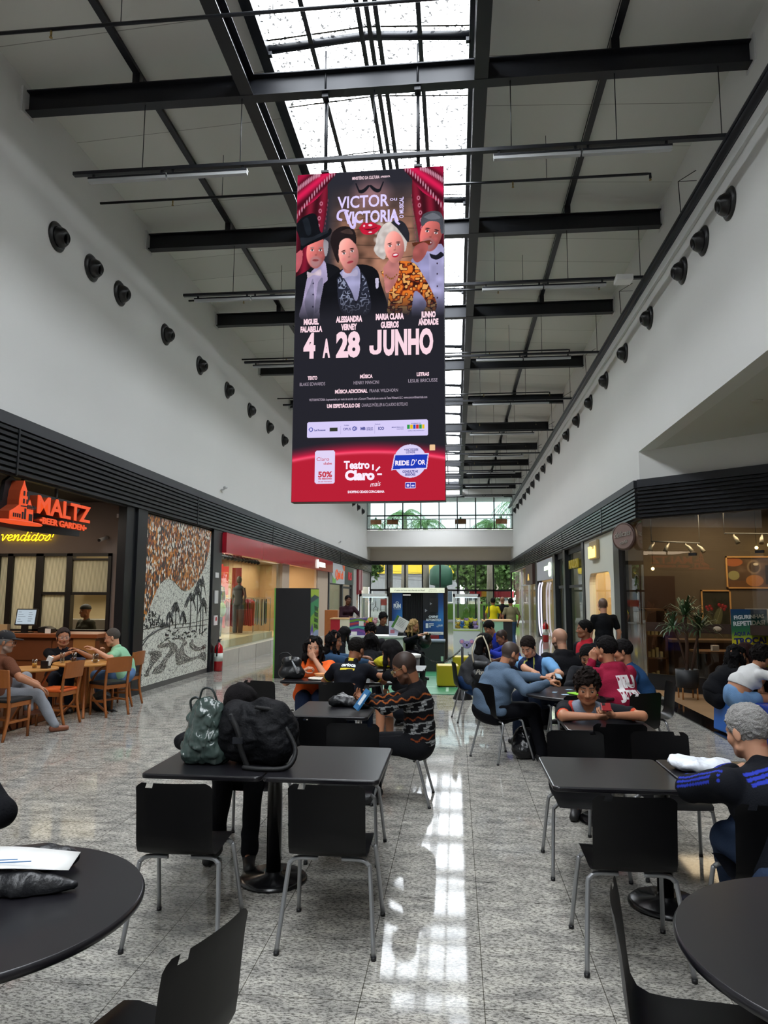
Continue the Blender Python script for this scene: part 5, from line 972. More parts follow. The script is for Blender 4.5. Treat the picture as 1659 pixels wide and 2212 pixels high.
pk = emis('led_pink_white', '#f3cfdb', .95); lv = emis('led_lilac', '#cdbdf0', .95); wh = emis('led_white', '#f4e6f6', .98)
m = MB()
for s, x, y, h, w, b in (('MINIST\u00c9RIO DA CULTURA', 740, 88, 34, 290, .02), ('APRESENTA', 948, 82, 20, 100, .02), ('MIGUEL', 175, 1622, 58, 160, .06), ('FALABELLA', 178, 1700, 58, 230, .06), ('ALESSANDRA', 575, 1610, 60, 275, .06), ('VERNEY', 575, 1692, 60, 165, .06),
    ('MARIA CLARA', 1000, 1600, 60, 290, .06), ('GUEIROS', 1000, 1685, 60, 185, .06), ('JUNNO', 1397, 1595, 60, 150, .06), ('ANDRADE', 1397, 1672, 60, 205, .06),
    ('4', 160, 1965, 250, 125, .05), ('A', 340, 1965, 185, 78, .05), ('28', 567, 1965, 250, 250, .05), ('UNHO', 1190, 1960, 250, 510, .05),
    ('TEXTO', 198, 2200, 36, 100, .05), ('M\u00daSICA', 760, 2200, 36, 130, .05), ('LETRAS', 1340, 2195, 36, 125, .05), ('M\u00daSICA ADICIONAL', 605, 2348, 36, 335, .05), ('UM ESPET\u00c1CULO DE', 525, 2495, 38, 340, .05)): T(m, s, x, y, h, w, b)
m.prism([(a / 1560 * PWID - PWID / 2, (1 - b / 3440) * PHEI) for a, b in ((872, 1710), (915, 1710), (915, 1920), (902, 1950), (872, 1964), (832, 1964), (800, 1946), (790, 1915), (790, 1870), (832, 1870), (832, 1905), (842, 1922), (862, 1922), (872, 1905))], 0, Matrix.Translation((0, -.0095, 0)))
obj('lettering', m, pk, scr)
m = MB()
for s, x, y, h, w, b in (('BLAKE EDWARDS', 198, 2262, 36, 265, 0), ('HENRY MANCINI', 760, 2262, 36, 260, 0), ('LESLIE BRICUSSE', 1340, 2258, 36, 295, 0), ('FRANK WILDHORN', 940, 2348, 34, 290, 0), ('CHARLES M\u00d6ELLER & CLAUDIO BOTELHO', 950, 2492, 34, 470, 0), ('VICTOR/VICTORIA \u00e9 apresentado por meio de acordo com a Concord Theatricals em nome da Tams-Witmark LLC. www.concordtheatricals.com', 775, 2420, 24, 1210, .02)): T(m, s, x, y, h, w, b)
obj('small_print', m, emis('led_dim', '#a596a8', .9), scr)
m = MB(); T(m, 'VICTOR', 712, 392, 132, 545, .02); T(m, 'ou', 1035, 340, 42, 75, .01); T(m, 'VICTORIA', 800, 560, 128, 580, .035); T(m, 'O MUSICAL', 1140, 420, 42, 235, .03, rot=PI / 2)
pts = [(560, 430), (500, 415), (450, 440), (445, 500), (490, 520)]; m.tube([pm(*p) @ Vector((0, 0, 0)) for p in pts], .016, 5, smooth=5); pts = [(530, 430), (560, 530), (590, 600), (620, 600), (630, 500)]; m.tube([pm(*p) @ Vector((0, 0, 0)) for p in pts], .018, 5, smooth=5); pts = [(1050, 470), (1060, 560), (1100, 600)]; m.tube([pm(*p) @ Vector((0, 0, 0)) for p in pts], .016, 5, smooth=5)
obj('title_lettering', m, lv, scr)
m = MB(); T(m, 'Teatro', 668, 3112, 78, 262, .04); T(m, 'Claro', 700, 3222, 92, 300, .06); T(m, 'mais', 862, 3290, 50, 110, 0, .4, .12); T(m, 'SHOPPING CIDADE COPACABANA', 765, 3355, 24, 370, .04); T(m, 'REDE', 1130, 3086, 46, 140, .04); T(m, 'D\u2019', 1245, 3090, 62, 60, .01, .4); T(m, 'OR', 1325, 3082, 46, 75, .04)
for a, b, c, d in ((835, 3130, 835, 3076), (865, 3140, 905, 3098), (878, 3172, 925, 3172)): m.tube([pm(a, b) @ Vector((0, 0, 0)), pm(c, d) @ Vector((0, 0, 0))], .011, 5)
obj('brand_lettering', m, wh, scr)
m = MB(); T(m, 'Claro', 320, 3030, 38, 130, .0); T(m, 'clube', 370, 3068, 26, 85, .02); T(m, '50%', 345, 3192, 56, 145, .04); T(m, 'de desconto', 345, 3216, 20, 140, .04); T(m, 'em at\u00e9 4 ingressos', 345, 3242, 11, 140, .02); obj('ticket_lettering', m, emis('led_red', '#c0203a', .95), scr)
m = MB(); T(m, '+ACESSIBI', 1220, 2935 + 10, 24, 140, .02); T(m, 'LIDADE', 1215, 2970, 24, 90, .02); T(m, 'CONSULTE AS', 1210, 3160, 22, 155, .04); T(m, 'SESS\u00d5ES', 1210, 3190, 22, 105, .04); T(m, 'Lei Rouanet', 285, 2728, 20, 115, .03); T(m, 'OPUS', 565, 2726, 26, 78, .02); T(m, '50', 650, 2726, 34, 40, .0); T(m, 'MB', 730, 2726, 28, 50, .06); T(m, 'M\u00d6ELLER', 800, 2714, 12, 65, .04); T(m, 'BOTELHO', 800, 2732, 12, 65, .04)
T(m, 'ICO', 915, 2728, 28, 60, .04); T(m, 'MINIST\u00c9RIO DA', 1085, 2712, 10, 120, .02); T(m, 'CULTURA', 1110, 2730, 10, 70, .02); T(m, 'GOVERNO DO', 1270, 2678, 10, 100, .02); T(m, 'UNI\u00c3O E RECONSTRU\u00c7\u00c3O', 1270, 2750, 8, 165, .02); T(m, 'Produ\u00e7\u00e3o', 560, 2680, 10, 50, .02); T(m, 'Realiza\u00e7\u00e3o', 880, 2676, 10, 55, .02)
for x in (500, 850): m.tube([pm(x, 2680) @ Vector((0, 0, 0)), pm(x, 2765) @ Vector((0, 0, 0))], .001, 4)
obj('logo_lettering', m, emis('led_navy', '#2c2f8a', .9), scr)
# ================================================================== people: implicit surfaces -> one continuous mesh per body / garment
V3 = lambda *a: np.array(a, float)
def unit(v): v = np.asarray(v, float); return v / (np.linalg.norm(v) + 1e-9)
class Vol:
    def __init__(s, lo, hi, h):
        s.h = h; s.lo = np.asarray(lo, float) - 2 * h; n = np.ceil((np.asarray(hi) + 2 * h - s.lo) / h).astype(int) + 1
        s.ax = [s.lo[i] + h * np.arange(n[i]) for i in range(3)]; s.v = np.full(n, .3, np.float32)
    def blk(s, lo, hi):
        i0 = np.clip(np.floor((lo - s.lo) / s.h).astype(int), 0, np.array(s.v.shape)); i1 = np.clip(np.ceil((hi - s.lo) / s.h).astype(int) + 1, 0, np.array(s.v.shape))
        if (i1 <= i0).any(): return None, None
        sl = tuple(slice(a, b) for a, b in zip(i0, i1)); return sl, np.meshgrid(*[s.ax[i][sl[i]] for i in range(3)], indexing='ij', sparse=True)
    def put(s, sl, d, k, op):
        o = s.v[sl]
        if op == 'sub': d = -d; h = np.clip(.5 - .5 * (o - d) / k, 0, 1); s.v[sl] = o * (1 - h) + d * h + k * h * (1 - h)
        else: h = np.clip(.5 + .5 * (o - d) / k, 0, 1); s.v[sl] = o * (1 - h) + d * h - k * h * (1 - h)
    def cap(s, a, b, ra, rb, k=.02, op='add'):
        a = np.asarray(a, float); b = np.asarray(b, float); m = max(ra, rb) + k + 2 * s.h; sl, g = s.blk(np.minimum(a, b) - m, np.maximum(a, b) + m)
        if sl is None: return
        ab = b - a; L = ab @ ab + 1e-12; p = [g[i] - a[i] for i in range(3)]; t = np.clip((p[0] * ab[0] + p[1] * ab[1] + p[2] * ab[2]) / L, 0, 1)
        d = np.sqrt((p[0] - t * ab[0]) ** 2 + (p[1] - t * ab[1]) ** 2 + (p[2] - t * ab[2]) ** 2) - (ra + (rb - ra) * t); s.put(sl, d, k, op)
    def ell(s, c, R_, r, k=.02, op='add'):
        c = np.asarray(c, float); r = np.asarray(r, float); m = r.max() + k + 2 * s.h; sl, g = s.blk(c - m, c + m)
        if sl is None: return
        p = [g[i] - c[i] for i in range(3)]; q = [p[0] * R_[j][0] + p[1] * R_[j][1] + p[2] * R_[j][2] for j in range(3)]
        k0 = np.sqrt(sum((q[j] / r[j]) ** 2 for j in range(3))); k1 = np.sqrt(sum((q[j] / r[j] ** 2) ** 2 for j in range(3))) + 1e-9; s.put(sl, k0 * (k0 - 1) / k1, k, op)
    def plane(s, p, n, k=.004, jag=0):
        """keep the side n points away from"""
        n = unit(n); g = np.meshgrid(*s.ax, indexing='ij', sparse=True); d = (g[0] - p[0]) * n[0] + (g[1] - p[1]) * n[1] + (g[2] - p[2]) * n[2]
        if jag: d = d + jag * (np.sin(g[0] * 130 + g[2] * 60) + np.sin(g[1] * 150 - g[2] * 40 + g[0] * 50) + .7 * np.sin(g[0] * 60 + g[1] * 70))
        s.v = np.maximum(s.v, d).astype(np.float32)
    def wave(s, amp, f, seed=0):
        """domain-warped sine noise, no visible grid"""
        r = np.random.RandomState(seed); m = np.abs(s.v) < s.h * 4 + amp; I = np.argwhere(m); p = np.stack([s.ax[i][I[:, i]] for i in range(3)], 1); q = p.copy()
        for i in range(3): w = r.randn(3, 3) * f * .5; q = q + np.sin(p @ w.T + r.rand(3) * 6) * (.8 / f)
        o = 0
        for i in range(7): w = r.randn(3); w *= f * (.7 + .35 * i) / np.linalg.norm(w); o = o + np.sin(q @ w + r.rand() * 6) / (1 + .35 * i)
        s.v[m] = (s.v[m] + amp * .45 * o).astype(np.float32)
    def mesh(s):
        v = s.v; v = np.pad(v, 1, constant_values=.3); sg = v < 0; n = v.shape; off = [(i, j, k) for i in (0, 1) for j in (0, 1) for k in (0, 1)]
        c = sum(sg[i:n[0] - 1 + i, j:n[1] - 1 + j, k:n[2] - 1 + k].astype(np.int8) for i, j, k in off); act = (c > 0) & (c < 8); I = np.argwhere(act)
        if len(I) == 0: return np.zeros((0, 3)), np.zeros((0, 4), int)
        idx = np.full(act.shape, -1, np.int64); idx[act] = np.arange(len(I)); cv = np.stack([v[I[:, 0] + i, I[:, 1] + j, I[:, 2] + k] for i, j, k in off], 1); O = np.array(off, float)
        P = np.zeros((len(I), 3)); cnt = np.zeros(len(I))
        for a in range(8):
            for b in range(a + 1, 8):
                if abs(O[a] - O[b]).sum() != 1: continue
                x = (cv[:, a] < 0) != (cv[:, b] < 0); t = np.where(x, cv[:, a] / (cv[:, a] - cv[:, b] + 1e-12), 0); P += x[:, None] * (O[a] + t[:, None] * (O[b] - O[a])); cnt += x
        P = (I + P / cnt[:, None] - 1) * s.h + s.lo; F = []
        for ax in range(3):
            sl0 = [slice(1, -1)] * 3; sl1 = [slice(1, -1)] * 3; sl0[ax] = slice(0, -1); sl1[ax] = slice(1, None); a = sg[tuple(sl0)]; b = sg[tuple(sl1)]
            for flip, msk in ((0, a & ~b), (1, ~a & b)):
                E = np.argwhere(msk)
                if len(E) == 0: continue
                for q in range(3):
                    if q != ax: E[:, q] += 1
                u, w = (ax + 1) % 3, (ax + 2) % 3; d = np.zeros((4, 3), int); d[1][u] = -1; d[2][u] = -1; d[2][w] = -1; d[3][w] = -1; Q = np.stack([idx[tuple((E + d[j]).T)] for j in range(4)], 1)
                F.append(Q if not flip else Q[:, ::-1])
        return P, np.concatenate(F)
def npmesh(name, P, F, col=None):
    me = bpy.data.meshes.new(name); me.vertices.add(len(P)); me.vertices.foreach_set('co', np.asarray(P, np.float32).ravel()); me.loops.add(F.size); me.loops.foreach_set('vertex_index', F.ravel().astype(np.int32))
    me.polygons.add(len(F)); me.polygons.foreach_set('loop_start', np.arange(0, F.size, 4, dtype=np.int32)); me.polygons.foreach_set('loop_total', np.full(len(F), 4, np.int32)); me.update(calc_edges=True); me.polygons.foreach_set('use_smooth', np.ones(len(F), bool))
    if col is not None:
        a = me.color_attributes.new('Col', 'FLOAT_COLOR', 'POINT'); c = np.ones((len(P), 4)); c[:, :3] = np.where(col <= .04045, col / 12.92, ((col + .055) / 1.055) ** 2.4); a.data.foreach_set('color', c.ravel().astype(np.float32))
    return me
def ik(a, t, l1, l2, pole):
    a = np.asarray(a, float); t = np.asarray(t, float); d = t - a; D = np.linalg.norm(d)
    if D > (l1 + l2) * .995: t = a + d / D * (l1 + l2) * .995; d = t - a; D = np.linalg.norm(d)
    x = (l1 * l1 - l2 * l2 + D * D) / (2 * D); h = math.sqrt(max(l1 * l1 - x * x, 0)); n = d / D; p = np.asarray(pole, float); p = unit(p - n * (p @ n)); return a + n * x + p * h, t
def rotv(v, ax, a): ax = unit(ax); v = np.asarray(v, float); return v * math.cos(a) + np.cross(ax, v) * math.sin(a) + ax * (ax @ v) * (1 - math.cos(a))
def hand(W, d, n, side, curl=.5, s=1.0, h=.0038, spread=.1):
    """one hand: palm, five fingers, thumb; W wrist, d pointing direction, n palm normal (out of the palm)"""
    d = unit(d); n = unit(np.asarray(n, float) - d * (np.asarray(n) @ d)); w = np.cross(n, d) * side  # towards the thumb
    vo = Vol(W - .21 * s, W + .21 * s, h); vo.cap(W - d * .04 * s, W + d * .01, .025 * s, .024 * s, .01); tip = []
    for i, (o, L) in enumerate(((.030, .95), (.010, 1.06), (-.010, 1.0), (-.029, .8))):
        k0 = W + d * (.085 - .006 * abs(i - 1)) * s + w * o * s; vo.cap(W + w * o * .6 * s + d * .012, k0, .015 * s, .0125 * s, .012)
        f = rotv(d, n, -side * spread * (i - 1.4) * .5 * -1); p = k0; a = curl * .55
        for j, (l, r0, r1) in enumerate(((.042, .0098, .009), (.027, .009, .0083), (.021, .0083, .007))):
            dd = f * math.cos(a) + n * math.sin(a); q = p + dd * l * L * s; vo.cap(p, q, r0 * s, r1 * s, .0035); p = q; a += curl * (.95 if j == 0 else .7)
        tip.append(p)
    t0 = W + d * .022 * s + w * .026 * s + n * .008 * s; t1 = t0 + unit(d * .75 + w * .75 + n * .35 * curl * 2) * .042 * s; t2 = t1 + unit(d * .9 + w * (.35 - .5 * curl) + n * .5 * curl * 1.6) * .033 * s; t3 = t2 + unit(d * .95 - w * .35 * curl + n * .6 * curl) * .026 * s
    vo.cap(W + w * .01, t0, .016 * s, .015 * s, .01); vo.cap(t0, t1, .0145 * s, .011 * s, .006); vo.cap(t1, t2, .0108 * s, .0098 * s, .004); vo.cap(t2, t3, .0098 * s, .0078 * s, .004); return vo.mesh()
SK = {'light': '#c99579', 'tan': '#b07a5c', 'brown': '#8a5a40', 'dark': '#5d3b2b', 'pale': '#d3a58a'}
PEOPLE = {}
def person(label, x, y, yaw, z=.55, lean=5, lean2=None, head=(0, 0), roll=0, skin='tan', hair='short', hairc='#17120f', top='#222222', sleeve='short', bottom='#20242c', shoe='#1c1c1e', lh=None, rh=None, lf=None, rf=None,
           curl=(.5, .5), palm=((0, 0, -1), (0, 0, -1)), lp=None, rp=None, fat=1.0, s=1.0, hs=1.05, lod=1, stand=False, glasses=None, hood=None, paint=None, beard=None, shorts=False, cap=None, topn='shirt', trim=None, legs=True, twist=0, croptop=False, cat='person', fem=False, hd=None, jl=.03):
    yaw = math.radians(yaw); f = V3(math.cos(yaw), math.sin(yaw), 0); l = V3(-f[1], f[0], 0); u = V3(0, 0, 1)
    if lean2 is None: lean2 = lean
    if stand: z = .93 * s
    sh = .175 * s * (fat * .4 + .6)
    def skel(la, lb, x, y, z, ts=1.0):
        la, lb = math.radians(la), math.radians(lb); H = V3(x, y, z); t1 = u * math.cos(la) + f * math.sin(la); t2 = u * math.cos(lb) + f * math.sin(lb); l2 = rotv(l, t2, math.radians(twist)); f2 = np.cross(l2, t2)
        W_ = H + t1 * .19 * s * ts; Cc = W_ + t2 * .18 * s * ts; NB = Cc + t2 * .16 * s * ts; S = [Cc + t2 * .078 * s * ts + l2 * sh, Cc + t2 * .078 * s * ts - l2 * sh]
        hy, hp = math.radians(head[0]), math.radians(head[1]); hf = rotv(f2, u, hy); hf = unit(V3(hf[0], hf[1], 0)); hl = V3(-hf[1], hf[0], 0); hu = u.copy(); hf, hu = rotv(hf, hl, hp), rotv(hu, hl, hp)
        if roll: r_ = math.radians(roll); hl, hu = rotv(hl, hf, r_), rotv(hu, hf, r_)
        nk = unit(t2 * .6 + hu * .5 + u * .2); HC = NB + nk * .035 * s + hu * .13 * hs * .95 + hf * .02 * hs; return H, t1, t2, l2, f2, W_, Cc, NB, S, hf, hl, hu, nk, HC
    ts = 1.0
    if hd is not None:
        def gap(z_, t_, m_): return skel(lean + m_, lean2 + m_, x, y, z_, t_)[-1][2] - hd[2]
        if not stand:
            z0 = z; z = z0 - float(np.clip(gap(z0, 1, 0), -.02, .05)); g0 = gap(z, 1, 0); ts = float(np.clip(1 - g0 / (.5 * s), .82, 1.04)); lo_, hi_ = -8., 26.
            if gap(z, ts, 0) > .005 or gap(z, ts, 0) < -.005:
                for _ in range(14):
                    md = (lo_ + hi_) / 2
                    if gap(z, ts, md) > 0: lo_ = md
                    else: hi_ = md
                lean += md; lean2 += md
        q = skel(lean, lean2, x, y, z, ts); x += hd[0] - q[-1][0]; y += hd[1] - q[-1][1]
    H, t1, t2, l2, f2, W_, Cc, NB, S, hf, hl, hu, nk, HC = skel(lean, lean2, x, y, z, ts)
    ua, fa = .285 * s, .255 * s; arms = []
    for i, (tg, pl) in enumerate(((lh, lp), (rh, rp))):
        sg = 1 if i == 0 else -1
        if tg is None: tg = S[i] - u * .5 * s + l * sg * .06 + f * .06
        elif isinstance(tg, str): tg = HC + hf * .155 - hu * .115 + hl * .02
        else: tg = np.asarray(tg, float)
        pole = -u * .5 + l * sg * .9 - f * .3 if pl is None else np.asarray(pl, float); e, w = ik(S[i], tg, ua, fa, pole); arms.append((S[i], e, w, sg))
    lg = []; th_, shn = .43 * s, .43 * s
    for i, ft in enumerate((lf, rf)):
        sg = 1 if i == 0 else -1; hj = H + l * sg * .09 * s - t1 * .02
        if ft is None: ft = (H + l * sg * .1 * s) * V3(1, 1, 0) + V3(0, 0, .09 * s) if stand else V3(*(H + f * .42 * s + l * sg * .12 * s)[:2], .09)
        else: ft = np.asarray(ft, float) if len(ft) == 3 else V3(ft[0], ft[1], .09)
        kn, an = ik(hj, ft, th_, shn, f + u * .6 if not stand else f); lg.append((hj, kn, an, sg))
    hB = {0: .0075, 1: .010, 2: .014}[lod]; hH = {0: .0036, 1: .0046, 2: .007}[lod]; hG = {0: .0075, 1: .0095, 2: .0135}[lod]
    RT = np.array([f2, l2, t2]); RP = np.array([f, l, t1]); RH = np.array([hf, hl, hu]); allp = [H, HC, NB] + [p for a in arms for p in a[:3]] + [p for a in lg for p in a[:3]]; lo = np.min(allp, 0) - .2; hi = np.max(allp, 0) + .2; lo[2] = max(lo[2], 0)
    hip = 1.06 if fem else 1.0
    def torso(v, g, low=True):
        k = .05
        if low: v.ell(H + t1 * .01, RP, V3(.125 * fat + g, .165 * fat * hip + g, .13 + g) * s, k)
        v.ell(W_ - t1 * .03, RP, V3(.108 * fat * fat + g, .142 * fat + g, .16) * s, k); v.ell(Cc - t2 * .03, RT, V3(.118 * fat + g, .165 * (fat * .6 + .4) + g, .17) * s, k)
        if fem: 
            for q in (-1, 1): v.ell(Cc + f2 * .085 * s + l2 * q * .07 * s - t2 * .02, RT, V3(.06 * fat + g, .06 * fat + g, .06 * fat) * s, .03)
        v.cap(S[0], S[1], (.05 + g * .8) * s, (.05 + g * .8) * s, .05); v.cap(Cc + t2 * .1, NB - t2 * .005, .075 * s + g, .05 * s + g, .05)
    # ---- body
    v = Vol(lo, hi, hB); torso(v, 0); v.cap(NB - t2 * .05, NB + nk * .05, .056 * s, .052 * s, .02)
    af = fat * .5 + .5
    for a, e, w, sg in arms: v.cap(a, e, .048 * s * af, .038 * s * af, .02); v.cap(e, w, .039 * s * af, .026 * s, .012)
    lfat = min(fat, 1.15)
    if legs:
        for j, k_, an, sg in lg: v.cap(j, k_, .08 * s * lfat, .055 * s * af, .03); v.cap(k_, an, .056 * s * af, .036 * s, .02); v.cap(an, an + f * .06 - u * .04, .028, .02, .02)
    P, F = v.mesh(); c0 = C3(SK.get(skin, skin)); C_ = np.tile(c0, (len(P), 1)); Ps, Fs, Cs = [P], [F], [C_]
    # ---- head
    hp_ = lambda a, b, c: HC + (hf * a + hl * b + hu * c) * hs
    v = Vol(HC - .155 * hs, HC + .155 * hs, hH); q = hs
    v.ell(hp_(-.012, 0, .03), RH, V3(.096, .077, .09) * q, .01); v.ell(hp_(.028, 0, -.035), RH, V3(.062, .06, .078) * q, .03); v.ell(hp_(.058, 0, -.092), RH, V3(.028, .032, .024) * q, .025)
    for g_ in (-1, 1): v.ell(hp_(.052, g_ * .04, -.028), RH, V3(.03, .022, .026) * q, .02); v.cap(hp_(.02, g_ * .058, -.07), hp_(.05, g_ * .03, -.09), .016 * q, .014 * q, .02)
    v.cap(hp_(.074, -.032, .018), hp_(.074, .032, .018), .012 * q, .012 * q, .015)
    for g_ in (-1, 1): v.ell(hp_(.094, g_ * .031, .0), RH, V3(.014, .017, .012) * q, .012, 'sub')
    v.cap(hp_(.082, 0, .005), hp_(.101, 0, -.03), .008 * q, .012 * q, .008)
    for g_ in (-1, 1): v.ell(hp_(.092, g_ * .012, -.035), RH, V3(.011, .009, .008) * q, .006); v.ell(hp_(-.004, g_ * .08, -.008), rotm(RH, g_), V3(.018, .008, .031) * q, .006)
    v.ell(hp_(.083, 0, -.0585), RH, V3(.012, .023, .006) * q, .005); v.ell(hp_(.082, 0, -.069), RH, V3(.012, .019, .0065) * q, .005); v.cap(hp_(.088, -.02, -.0635), hp_(.088, .02, -.0635), .004, .004, .004, 'sub') if lod < 2 else None
    v.cap(hp_(-.02, 0, -.06), NB, .055 * hs, .054 * s, .025); v.plane(NB + nk * .02, -nk)
    P, F = v.mesh(); C_ = np.tile(c0, (len(P), 1)); L = ((P - HC) @ RH.T) / hs
    def pt(m, col, a=1.0):
        m = np.clip(m, 0, 1)[:, None] * a; C_[:] = C_ * (1 - m) + np.asarray(col) * m
    hcol = C3(hairc)
    pt(1 - np.abs(np.hypot((L[:, 1]) / .026, (L[:, 2] + .0635) / .0125)) ** 3, c0 * V3(.86, .55, .55), .9 * (1.0 if fem else .5) * 1) ; C_ *= (1 - .0)
    pt((L[:, 0] > .05) * (1 - (np.hypot((np.abs(L[:, 1]) - .045) / .025, (L[:, 2] + .03) / .025))), c0 * V3(1.08, .85, .8), .5)
    bz = .027 + .05 * (np.abs(L[:, 1]) - .03) * (np.abs(L[:, 1]) - .03) * -20; pt(((L[:, 0] > .05) & (np.abs(L[:, 1]) > .011) & (np.abs(L[:, 1]) < .05) & (np.abs(L[:, 2] - bz) < (.0035 if fem else .0048))).astype(float), hcol * .8 + c0 * .1, .85)
    if beard: m = (L[:, 0] > -.01) & (L[:, 2] < -.035) & (L[:, 2] > -.13) & (np.hypot(L[:, 1] / .028, (L[:, 2] + .063) / .014) > 1); pt(m.astype(float), C3(beard), .55)
    if hair in ('buzz', 'fade', 'bald'):
        m = (L[:, 0] * .8 - L[:, 2] * .6 < .0195) & (L[:, 2] > -.06) & (np.abs(L[:, 1]) < .0785); pt(m.astype(float), hcol, {'buzz': .8, 'fade': .85, 'bald': .22}[hair] * np.clip((L[:, 2] + .07) / .05, .4, 1)[:, None] if False else {'buzz': .75, 'fade': .85, 'bald': .2}[hair])
    Ps.append(P); Fs.append(F); Cs.append(C_)
    for g_ in (-1, 1):   # eyes
        mb = MB().ball((0, 0, 0), .0125 * q, 12); P = np.array(mb.v); c = hp_(.0755, g_ * .031, .001); Pn = P + c; dirn = unit(hf * .9 - hu * .1); ca = (P @ dirn) / (.0125 * q); cc = np.where((ca > .93)[:, None], V3(.06, .04, .03), np.where((ca > .8)[:, None], V3(.22, .13, .08), V3(.82, .78, .75)))
        lid = (P @ hu > .0045 * q); cc = np.where(lid[:, None], c0 * .8, cc); Fq = np.array([t if len(t) == 4 else t + (t[-1],) for t in mb.f]); Ps.append(Pn); Fs.append(Fq); Cs.append(cc)
    for i, (a, e, w, sg) in enumerate(arms):
        if stand and lod == 2: 
            pass
        P, F = hand(w, unit(unit(w - e) * .75 + (V3(0, 0, 0) if palm[i] is None else V3(0, 0, 0))), palm[i], -sg, curl[i], s * .98, {0: .0034, 1: .0042, 2: .006}[lod]); Ps.append(P); Fs.append(F); Cs.append(np.tile(c0 * .97, (len(P), 1)))
    o = 0; FF_ = []
    for P, F in zip(Ps, Fs): FF_.append(F + o); o += len(P)
    P = np.concatenate(Ps); F = np.concatenate(FF_); C_ = np.concatenate(Cs); base = V3(x, y, 0 if z > .3 else 0)
    root = thing('person', label, cat, tuple(base)); skm = mat('skin', '#b07a5c', .52, attr='Col', spec=.35)
    link('body', npmesh('body', P - base, F, C_), skm, root)
    def garment(name, fn, col, h=hG, wr=(.006, 22), rough=.85, pf=None, plane=None, lohi=None, sub=None):
        v = Vol(*(lohi or (lo, hi)), h); fn(v)
        if wr: v.wave(wr[0], wr[1], hash(label) % 97 if False else len(label))
        for p_, n_ in (plane or []): v.plane(p_, n_)
        P, F = v.mesh()
        if len(P) == 0: return None
        if pf: cc = pf(P, dict(H=H, f=f2, l=l2, u=u, t=t2, C=Cc, NB=NB, S=S, arms=arms, W=W_)); m_ = mat('fabric_painted', '#888888', rough, attr='Col', bump=.25, bscale=140, spec=.12)
        else: cc = None; m_ = mat('fabric' + col, col, rough, bump=.35, bscale=90, var=.06, vscale=12, spec=.12)
        return link(name, npmesh(name, P - base, F, cc), m_, root)
    g = .014
    def ftop(v):
        torso(v, g, low=not croptop)
        for a, e, w, sg in arms:
            if sleeve == 'none': continue
            if sleeve == 'short': v.cap(a, a + (e - a) * .62, (.062) * s * af, .058 * s * af, .03)
            else: v.cap(a, e, .062 * s * af, .052 * s * af, .03); v.cap(e, e + (w - e) * (.93 if sleeve == 'long' else .4), .052 * s * af, .037 * s * af, .02)
        if hood: v.cap(NB - f2 * .07 - t2 * .03 + l2 * .09, NB - f2 * .1 - t2 * .05, .04, .055, .04); v.cap(NB - f2 * .07 - t2 * .03 - l2 * .09, NB - f2 * .1 - t2 * .05, .04, .055, .04); v.cap(NB + l2 * .07, NB - f2 * .07 - t2 * .03 + l2 * .08, .035, .04, .03); v.cap(NB - l2 * .07, NB - f2 * .07 - t2 * .03 - l2 * .08, .035, .04, .03)
        if trim == 'collar': v.cap(NB - f2 * .04 + l2 * .045 + t2 * .01, NB - f2 * .04 - l2 * .045 + t2 * .01, .03, .03, .02); v.cap(NB - f2 * .04 + l2 * .045 + t2 * .01, NB + f2 * .06 + l2 * .02 - t2 * .03, .026, .014, .02); v.cap(NB - f2 * .04 - l2 * .045 + t2 * .01, NB + f2 * .06 - l2 * .02 - t2 * .03, .026, .014, .02)
        if not hood: v.cap(NB + nk * .05 + f2 * .012, NB - t2 * .02 + f2 * .02, .05 * s, .046 * s, .01, 'sub')
        else: v.cap(NB + nk * .08 + f2 * .02, NB + f2 * .03, .056, .05, .01, 'sub')
    bot_cut = [(H - t1 * jl, unit(-t1 - f * .25))] if not croptop else [(W_ - t1 * .01, -t1)]
    if sleeve != 'long' or True: garment(topn, ftop, top, pf=paint, plane=bot_cut, wr=(.007, 20) if lod < 2 else None)
    if legs and bottom:
        def fbot(v):
            v.ell(H - t1 * .005, RP, V3(.132 * fat, .172 * fat * hip, .135) * s, .05); v.ell(W_ - t1 * .1, RP, V3(.12 * fat, .155 * fat, .07) * s, .04)
            for j, k_, an, sg in lg:
                if shorts: v.cap(j, j + (k_ - j) * .45, .1 * s * lfat, .09 * s * lfat, .04)
                else: v.cap(j, k_, .092 * s * lfat, .069 * s * af, .04); v.cap(k_, k_ + (an - k_) * 1.0, .069 * s * af, .055 * s, .02)
        garment('trousers' if not shorts else 'shorts', fbot, bottom, wr=(.007, 18) if lod < 2 else None)
    if legs:
        for j, k_, an, sg in lg:
            ff = unit(f + (l * sg * .15)); z0 = max(an[2] - .085, .0)
            def fs_(v): v.cap(an - ff * .03 - u * .045, an + ff * .15 - u * .06, .04, .036, .02); v.cap(an, an - u * .03, .045, .042, .02)
            v = Vol(an - .25, an + .25, .008 if lod < 2 else .012); fs_(v); v.plane(V3(0, 0, z0 + .002), V3(0, 0, -1)); P, F = v.mesh()
            if len(P): link('shoe', npmesh('shoe', P - base, F), mat('shoe' + shoe, shoe, .5), root)
    # ---- hair, cap, glasses
    hm = mat('hair' + hairc, hairc, .75, spec=.15, bump=1, bscale=200, var=.5, vscale=120)
